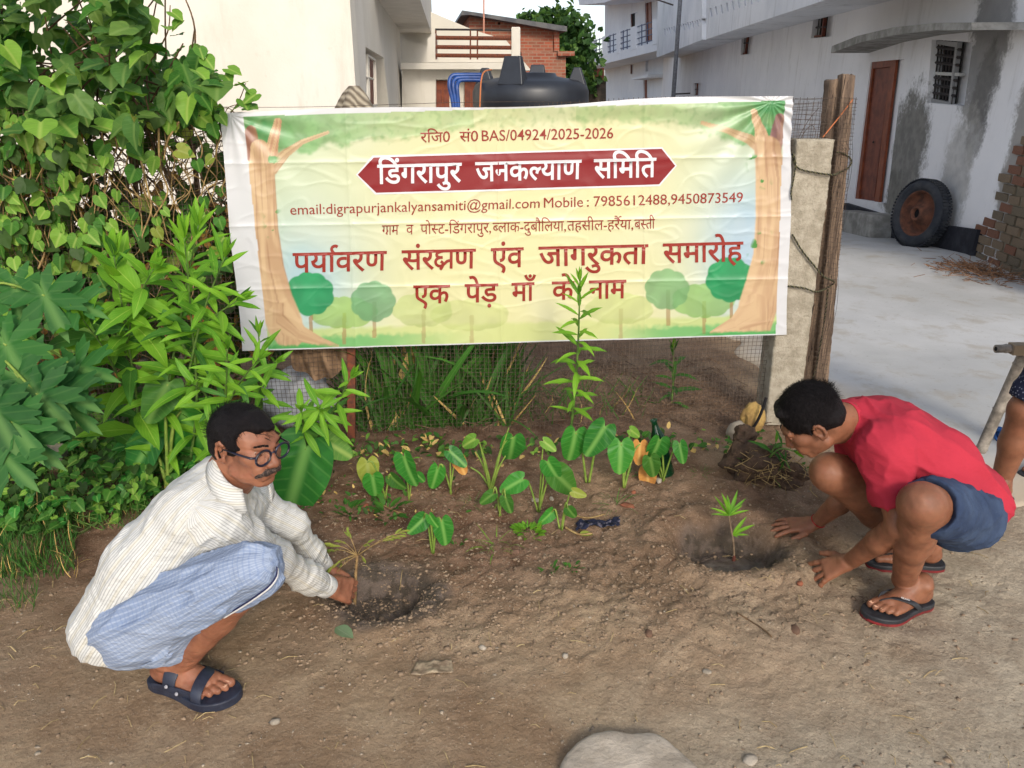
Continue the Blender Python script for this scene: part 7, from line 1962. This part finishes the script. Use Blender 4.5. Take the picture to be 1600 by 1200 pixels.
# ================================================================== SMALL THINGS ON THE GROUND
def lump(c, size, seed, amp=.25, n=2, flat=1.0, rot=0.0):
    b_ = bmesh.new(); bmesh.ops.create_icosphere(b_, subdivisions=n, radius=1.0); V = np.array([v.co[:] for v in b_.verts]); F = [tuple(v.index for v in f.verts) for f in b_.faces]; b_.free()
    V *= (1 + amp * fbm(V * 1.3 + seed, 3))[:, None]; cr, sr = math.cos(rot), math.sin(rot); V = V * np.array(size); V = np.stack([V[:, 0] * cr - V[:, 1] * sr, V[:, 0] * sr + V[:, 1] * cr, V[:, 2]], -1)
    return V + np.array(c), F
def stone(px, py, size, m, label, cat='stone', name='stone', seed=0, amp=.3, sub=2, sink=.35, rot=0.0, grp=None):
    g0 = onG(px, py); V, F = lump((g0.x, g0.y, g0.z + size[2] * (1 - 2 * sink) * .5), size, seed, amp, sub, rot=rot); o = mesh(name, V, F, m, None, True); return tag(o, label, cat, grp)
M_PALE = plain('pale_stone', C(164, 154, 140), C(140, 130, 116), 9, .95, .7, 60, dist=.01)
g = G('pale_broken_slab', .95, .15); c = g.mix(g.ramp(g.noise(9, 6, .65), .35, .7), C(190, 178, 162), C(164, 152, 136)); c = g.mix(g.ramp(g.noise(34, 5, .7), .62, .72), c, C(110, 100, 88)); g.color(c).bump(g.noise(22, 8, .7), .7, .014).bump(g.vor(14, None, 'DISTANCE_TO_EDGE'), .2, .01)
g0 = onG(985, 1215)
out = [(-.30, -.06), (-.275, .04), (-.24, .10), (-.16, .165), (-.06, .185), (.03, .175), (.13, .165), (.19, .12), (.25, .03), (.29, -.08), (.24, -.20), (.05, -.27), (-.18, -.24)]
out = catmull([(x_, y_, 0) for x_, y_ in out + [out[0]]], 5)[:-1]; nn_ = len(out); V = []; F = []
for j, (sc_, z_) in enumerate(((1.04, -.05), (1.02, .020), (.985, .034), (.92, .040), (.70, .043), (.35, .046))):
    for i, p in enumerate(out):
        q = Vector((p.x * sc_ * .62, p.y * sc_ * .62, 0)); nz_ = float(fbm(np.array([[q.x * 9, q.y * 9, 2.0]]), 4)[0]); V.append((g0.x + q.x * (1 + .05 * nz_), g0.y + q.y * (1 + .05 * nz_) - .0, gz(g0.x, g0.y) + z_ + .006 * nz_))
    if j: F += [((j - 1) * nn_ + i, (j - 1) * nn_ + (i + 1) % nn_, j * nn_ + (i + 1) % nn_, j * nn_ + i) for i in range(nn_)]
F.append(tuple(5 * nn_ + i for i in range(nn_)))
tag(mesh('rock', V, F, g.m, None, True), 'large pale flat rock half buried at the bottom edge of the picture', 'rock')
M_REDST = plain('brick_chip', C(150, 92, 68), C(124, 76, 58), 30, .95, .5, 120); M_BRNST = plain('brown_stone', C(120, 92, 76), C(98, 76, 62), 30, .95, .5, 100)
for i, (px, py, s_, m, lab) in enumerate((
    (805, 863, (.020, .012, .010), M_BRNST, 'smooth brown pebble below the grassy tuft'), (571, 790, (.016, .010, .007), M_REDST, 'orange brick chip right of the hanging taro leaf'),
    (862, 780, (.013, .009, .008), M_PALE, 'pale chip at the foot of the spotted taro'), (836, 782, (.020, .012, .010), M_PALE, 'whitish stone left of the pale chip at the spotted taro'),
    (990, 770, (.012, .010, .009), M_REDST, 'small red brick chip below the wilted taro leaf'), (1029, 752, (.016, .012, .012), M_PALE, 'rounded buff stone beside the oval-leaved taro base'),
    (981, 790, (.030, .016, .008), M_REDST, 'flat crumbled brick piece near the thin grass tuft'), (1250, 912, (.013, .011, .008), M_REDST, 'reddish chip beside the nearer hand of the man in red'),
    (883, 1025, (.011, .009, .007), M_PALE, 'small white pebble in the middle of the bare soil'), (1105, 1050, (.013, .010, .007), M_PALE, 'buff pebble low right of the bare soil'),
    (1172, 1188, (.022, .016, .010), M_PALE, 'angular pale stone near the bottom right edge'), (1013, 990, (.016, .012, .009), M_BRNST, 'brown clod lying in the bare soil below the right pit'),
    (754, 1012, (.013, .010, .007), M_PALE, 'pale pebble right of the flattened packet'), (430, 1128, (.016, .012, .008), M_PALE, 'pale stone right of the older man\'s sandal'), (1243, 985, (.020, .014, .010), M_BRNST, 'brown clod between the flip-flop and the right pit'))):
    stone(px, py, s_, m, lab, seed=i * 3.7, rot=i)
g0 = onG(60, 742)
P_ = [onG(-60, 745, .05), onG(20, 740, .05), onG(100, 733, .05), atZ(106, 700, gz(-1.8, 2.7) + .05), atZ(70, 688, gz(-1.8, 2.7) + .05), atZ(40, 712, .05), atZ(-60, 718, .05)]
o = MB().prism([p + Vector((0, 0, .02)) for p in P_], (0, 0, -.08)).build('stone_slab', plain('pale_slab', C(150, 142, 128), C(122, 116, 104), 6, .9, .5, 50)); bevel(o, .008); tag(o, 'broken pale slab lying among the creepers at the left edge', 'slab')
# flattened packet
a_, b_ = np.meshgrid(np.linspace(0, 1, 22), np.linspace(0, 1, 12)); p0, p1, p2, p3 = [np.array(onG(*q)) for q in ((641, 1057), (709, 1053), (706, 1034), (652, 1037))]
Pk = (p0 * (1 - a_[..., None]) + p1 * a_[..., None]) * (1 - b_[..., None]) + (p3 * (1 - a_[..., None]) + p2 * a_[..., None]) * b_[..., None]
Pk[..., 2] = ground_z(Pk[..., 0], Pk[..., 1]) + .006 + .006 * np.abs(fbm(np.stack([a_ * 3, b_ * 3, 0 * a_], -1), 3)); idx = np.arange(22 * 12).reshape(12, 22); F = np.stack([idx[:-1, :-1], idx[:-1, 1:], idx[1:, 1:], idx[1:, :-1]], -1).reshape(-1, 4)
o = mesh('packet', Pk, F, plain('dusty_packet', C(158, 142, 118), C(112, 96, 78), 40, .5, .3, 120), None, True); tag(o, 'flattened dusty packet lying on the bare soil', 'packet'); so = o.modifiers.new('s', 'SOLIDIFY'); so.thickness = .003
def ground_leaf(px, py, tk, mk, d, sz, lab, w=1.0):
    o = link('leaf', leaf_me(tk, mk)); g_ = onG(px, py, .010); y = Vector((d[0], d[1], .02)).normalized(); z = Vector((.1, -.2, 1)); z = (z - y * z.dot(y)).normalized(); x = y.cross(z)
    o.matrix_world = Matrix(((x.x * sz * w, y.x * sz, z.x * sz, g_.x), (x.y * sz * w, y.y * sz, z.y * sz, g_.y), (x.z * sz * w, y.z * sz, z.z * sz, g_.z), (0, 0, 0, 1))); return tag(o, lab, 'leaf')
LM['pale'] = leaf_mat('pale_fallen_leaf', C(132, 152, 120), C(110, 134, 100), C(160, 170, 140), .7)
ground_leaf(525, 984, 'broadlance3', 'pale', (.8, -.65), .085, 'pale green fallen leaf below the left pit', 1.6)
ground_leaf(905, 838, 'broadlance0', 'yellow', (1, .1), .055, 'yellow fallen leaf by the dark blue scrap', 1.6)
ground_leaf(880, 770, 'oval1', 'dead', (.6, .5), .04, 'curled dry leaf near the spotted taro'); ground_leaf(590, 800, 'broadlance1', 'dead', (-.9, .2), .06, 'long dry leaf beside the low grass tuft')
# crumpled dark blue cloth scrap and stick
cs = MB(); rr = random.Random(8); c0 = onG(935, 826)
V = []; nA, nB = 26, 10
for j in range(nB):
    for i in range(nA):
        u, w = i / (nA - 1), j / (nB - 1); x_ = -.085 + .17 * u; y_ = -.022 + .05 * w + .03 * u; q = np.array([[u * 6, w * 4, 1.0]]); n_ = float(fbm(q, 3)[0]); px_, py_ = c0.x + x_ + .01 * n_, c0.y + y_ + .01 * float(pnoise(q * 2)[0]); V.append((px_, py_, gz(px_, py_) + .012 + .016 * abs(n_)))
F = [(j * nA + i, j * nA + i + 1, (j + 1) * nA + i + 1, (j + 1) * nA + i) for j in range(nB - 1) for i in range(nA - 1)]
o = mesh('cloth_scrap', V, F, plain('navy_patterned_cloth', C(30, 34, 54), C(96, 92, 104), 45, .9, a=.56, b=.60), None, True); tag(o, 'crumpled dark blue cloth scrap half buried left of the right pit', 'cloth')
for i, (pts, r_, lab) in enumerate((([(882, 826), (905, 838), (925, 836)], .004, 'short bent stick under the blue scrap'), ([(898, 808), (920, 812), (945, 806)], .003, 'pale twig above the blue scrap'), ([(588, 786), (615, 800), (632, 806)], .003, 'dry stalk lying right of the yellowing taro'),
                                    ([(1150, 960), (1190, 985), (1205, 998)], .0025, 'thin dark twig lying in front of the right pit'), ([(955, 640), (975, 620), (985, 602)], .006, 'dry stick on the litter behind the mesh'))):
    o = MB().tube(catmull([onG(x_, y_, .008) for x_, y_ in pts], 5), r_, 6).build('stick', M_STEMT if i != 3 else M_STEMB, None, True); tag(o, lab, 'stick')
# root clump pulled out, with straw
rc = onG(1195, 752)
clump_ = empty('root_clump', tuple(rc), 'uprooted clump of soil and dry straw at the foot of the concrete post', 'root clump')
V1, F1_ = lump((rc.x - .02, rc.y + .05, rc.z + .06), (.13, .09, .085), 4, .5, 4); mesh('soil_ball', V1, F1_, M_SOIL if False else plain('root_soil', C(98, 78, 62), C(70, 56, 46), 26, .95, 1.0, 60, dist=.015), clump_, True)
V1, F1_ = lump((rc.x + .10, rc.y + .0, rc.z + .03), (.07, .05, .05), 9, .5, 4); mesh('soil_ball', V1, F1_, bpy.data.materials['root_soil'], clump_, True)
V1, F1_ = lump((rc.x - .07, rc.y + .12, rc.z + .15), (.05, .05, .05), 12, .5, 4); mesh('soil_ball', V1, F1_, bpy.data.materials['root_soil'], clump_, True)
mb = MB(); rr = random.Random(3)
for _ in range(170):
    a_ = rc + Vector((rr.gauss(.01, .07), rr.gauss(.0, .05), rr.uniform(.02, .14))); d_ = Vector((rr.uniform(-1, 1), rr.uniform(-1, .2), rr.uniform(-.7, .5))).normalized() * rr.uniform(.03, .09); mb.tube([a_, a_ + d_ * .5 + rv(rr, .008), a_ + d_], rr.uniform(.0009, .002), 3, cap=False)
tag(mb.build('dry_roots', M_STEMT, clump_), kind='stuff')
# yellow bundle tied to the post foot
yb = atY(1177, 645, 3.42)
bun = empty('bundle', (yb.x, yb.y, gz(yb.x, yb.y)), 'yellow wrapped bundle with a dark strap at the foot of the concrete post', 'bundle')
V1, F1_ = lump((yb.x, yb.y, yb.z - .04), (.058, .045, .085), 3, .34, 4); mesh('wrapping', V1, F1_, plain('yellow_cloth', C(176, 146, 88), C(132, 104, 64), 14, .9, .8, 40, dist=.01), bun, True)
MB().tube(catmull([yb + Vector((.035, -.05, .10)), yb + Vector((.02, -.066, .05)), yb + Vector((.005, -.07, .0)), yb + Vector((-.012, -.062, -.05))], 5), [.007] * 16, 6).build('strap', M_DARK, bun, True)
V1, F1_ = lump((yb.x - .085, yb.y - .05, gz(yb.x, yb.y) + .05), (.05, .045, .05), 6, .2, 3); tag(mesh('stone', V1, F1_, M_PALE, None, True), 'round pale stone leaning against the yellow bundle', 'stone')
# green bottle
gb = onG(1042, 742); top_ = atY(1021, 655, gb.y + .03); ax = (top_ - gb).normalized(); H_ = (top_ - gb).length
g = G('green_glass', .06, .5); g.color(C(20, 84, 52)); g.b.inputs['Transmission Weight'].default_value = .75; g.b.inputs['IOR'].default_value = 1.45
mb = MB(); mb.lathe(gb, [(0, .002), (.030, 0), (.034, .006), (.034, H_ * .60), (.030, H_ * .70), (.016, H_ * .84), (.013, H_ * .90), (.0125, H_ * .965), (.0155, H_ * .97), (.0155, H_ * .995), (.012, H_), (.010, H_ * .99)], 28, ax)
o = mb.build('glass_bottle', g.m, None, True); tag(o, 'green glass bottle leaning upright behind the oval-leaved taro', 'bottle')
# white sack behind the mesh
wb = FB.pt(468, 655, -.22); V1, F1_ = lump((wb.x, wb.y, .13), (.20, .12, .16), 7, .28, 4); o = mesh('sack', V1, F1_, plain('white_woven_sack', C(176, 178, 184), C(146, 148, 154), 14, .7, .5, 60), None, True); tag(o, 'crumpled white sack behind the mesh under the brown sacking cloth', 'sack')
# straw heap and litter
mb = MB(); rr = random.Random(6)
for _ in range(420):
    px = rr.gauss(1535, 42); py = 424 + (px - 1535) * .16 + rr.gauss(0, 7); a_ = atZ(px, min(py, 448), .03 + abs(rr.gauss(0, .02)))
    if a_.x > 3.9 + .09 * a_.y - .02: continue
    d_ = Vector((rr.uniform(-1, 1), rr.uniform(-1, 1), rr.uniform(-.1, .25))).normalized() * rr.uniform(.05, .20); mb.tube([a_, a_ + d_], rr.uniform(.002, .004), 3, cap=False)
o = mb.build('straw', plain('reddish_straw', C(140, 104, 76), C(108, 80, 60), 30, .95)); tag(o, 'scatter of dry reddish straw along the foot of the brick wall', 'straw', None, 'stuff')
mb = MB(); rr = random.Random(7)
for _ in range(1500):
    x_ = rr.uniform(-1.0, 1.35); y_ = rr.uniform(3.45, 4.6); z_ = gz(x_, y_) + rr.uniform(.0, .02); a_ = Vector((x_, y_, z_)); d_ = Vector((rr.uniform(-1, 1), rr.uniform(-1, 1), rr.uniform(-.1, .35))).normalized() * rr.uniform(.03, .12); mb.tube([a_, a_ + d_], rr.uniform(.001, .0028), 3, cap=False)
o = mb.build('litter', plain('litter_twigs', C(132, 108, 86), C(92, 72, 58), 30, .95)); tag(o, 'dry twigs and litter strewn on the soil behind the mesh', 'litter', None, 'stuff')
# clods, pebbles, straws over the open ground
b_ = bmesh.new(); bmesh.ops.create_icosphere(b_, subdivisions=1, radius=1.0); IV = np.array([v.co[:] for v in b_.verts]); IF = np.array([[v.index for v in f.verts] for f in b_.faces]); b_.free()
rs_ = np.random.RandomState(12)
def scatter(name, n, m, label, smin, smax, region, cat, bias=None, flat=.6, power=3.0):
    P_ = []
    while len(P_) < n:
        px = rs_.uniform(region[0], region[2]); py = rs_.uniform(region[1], region[3])
        if bias and rs_.rand() > bias(px, py): continue
        q = atZ(px, py, 0)
        P_.append((q.x, q.y))
    P_ = np.array(P_); z = ground_z(P_[:, 0], P_[:, 1]); s_ = smin + (smax - smin) * rs_.rand(n) ** power
    J_ = 1 + .42 * rs_.rand(n, len(IV), 1) * rs_.choice([-1, 1], (n, len(IV), 1)); V = IV[None] * J_ * s_[:, None, None] * np.stack([rs_.uniform(.7, 1.4, n), rs_.uniform(.7, 1.4, n), rs_.uniform(.4, 1, n) * flat + .2], -1)[:, None]
    V += np.stack([P_[:, 0], P_[:, 1], z + s_ * .02], -1)[:, None]
    F = (IF[None] + (np.arange(n) * len(IV))[:, None, None]).reshape(-1, 3)
    o = mesh(name, V.reshape(-1, 3), F, m, None, False); return tag(o, label, cat, None, 'stuff')
def gb_(x, y, cx, cy, sx, sy): return math.exp(-((x - cx) / sx) ** 2 - ((y - cy) / sy) ** 2)
dugb = lambda px, py: min(1, .02 + .95 * gb_(px, py, 1000, 930, 290, 75) + .9 * gb_(px, py, 620, 960, 170, 80) + .6 * gb_(px, py, 800, 790, 300, 60))
scatter('clods', 16000, plain('soil_clods', C(148, 128, 106), C(118, 100, 82), 9, .98, .7, 160, a=.3, b=.7), 'crumbs and clods of dug soil around the two pits', .0014, .0085, (-60, 715, 1660, 1240), 'clods', dugb, power=7.5, flat=.6)
scatter('gravel', 1900, plain('pale_gravel', C(160, 148, 130), C(124, 110, 94), 60, .95), 'fine pale gravel strewn over the bare ground', .0010, .0065, (-60, 760, 1660, 1240), 'gravel', lambda px, py: .25 + .75 * (py > 900), power=7)
mb = MB(); rr = random.Random(17)
for _ in range(380):
    px = rr.uniform(-40, 1640); py = rr.uniform(760, 1230)
    if rr.random() > (.35 + .65 * (px < 420) + .2 * (py > 1000)): continue
    a_ = onG(px, py, .004); an = rr.uniform(0, 6.28); L_ = rr.uniform(.012, .06); d_ = Vector((math.cos(an) * L_, math.sin(an) * L_, 0)); b2 = a_ + d_ * .5 + Vector((0, 0, .006)) + rv(rr, .004); c2 = a_ + d_; c2.z = gz(c2.x, c2.y) + .004; mb.tube([a_, b2, c2], rr.uniform(.0007, .0015), 3, cap=False)
o = mb.build('straw_bits', plain('straw_bits_mat', C(182, 162, 118), C(140, 120, 84), 30, .9)); tag(o, 'bits of straw and dry stalk scattered on the ground', 'straw', None, 'stuff')
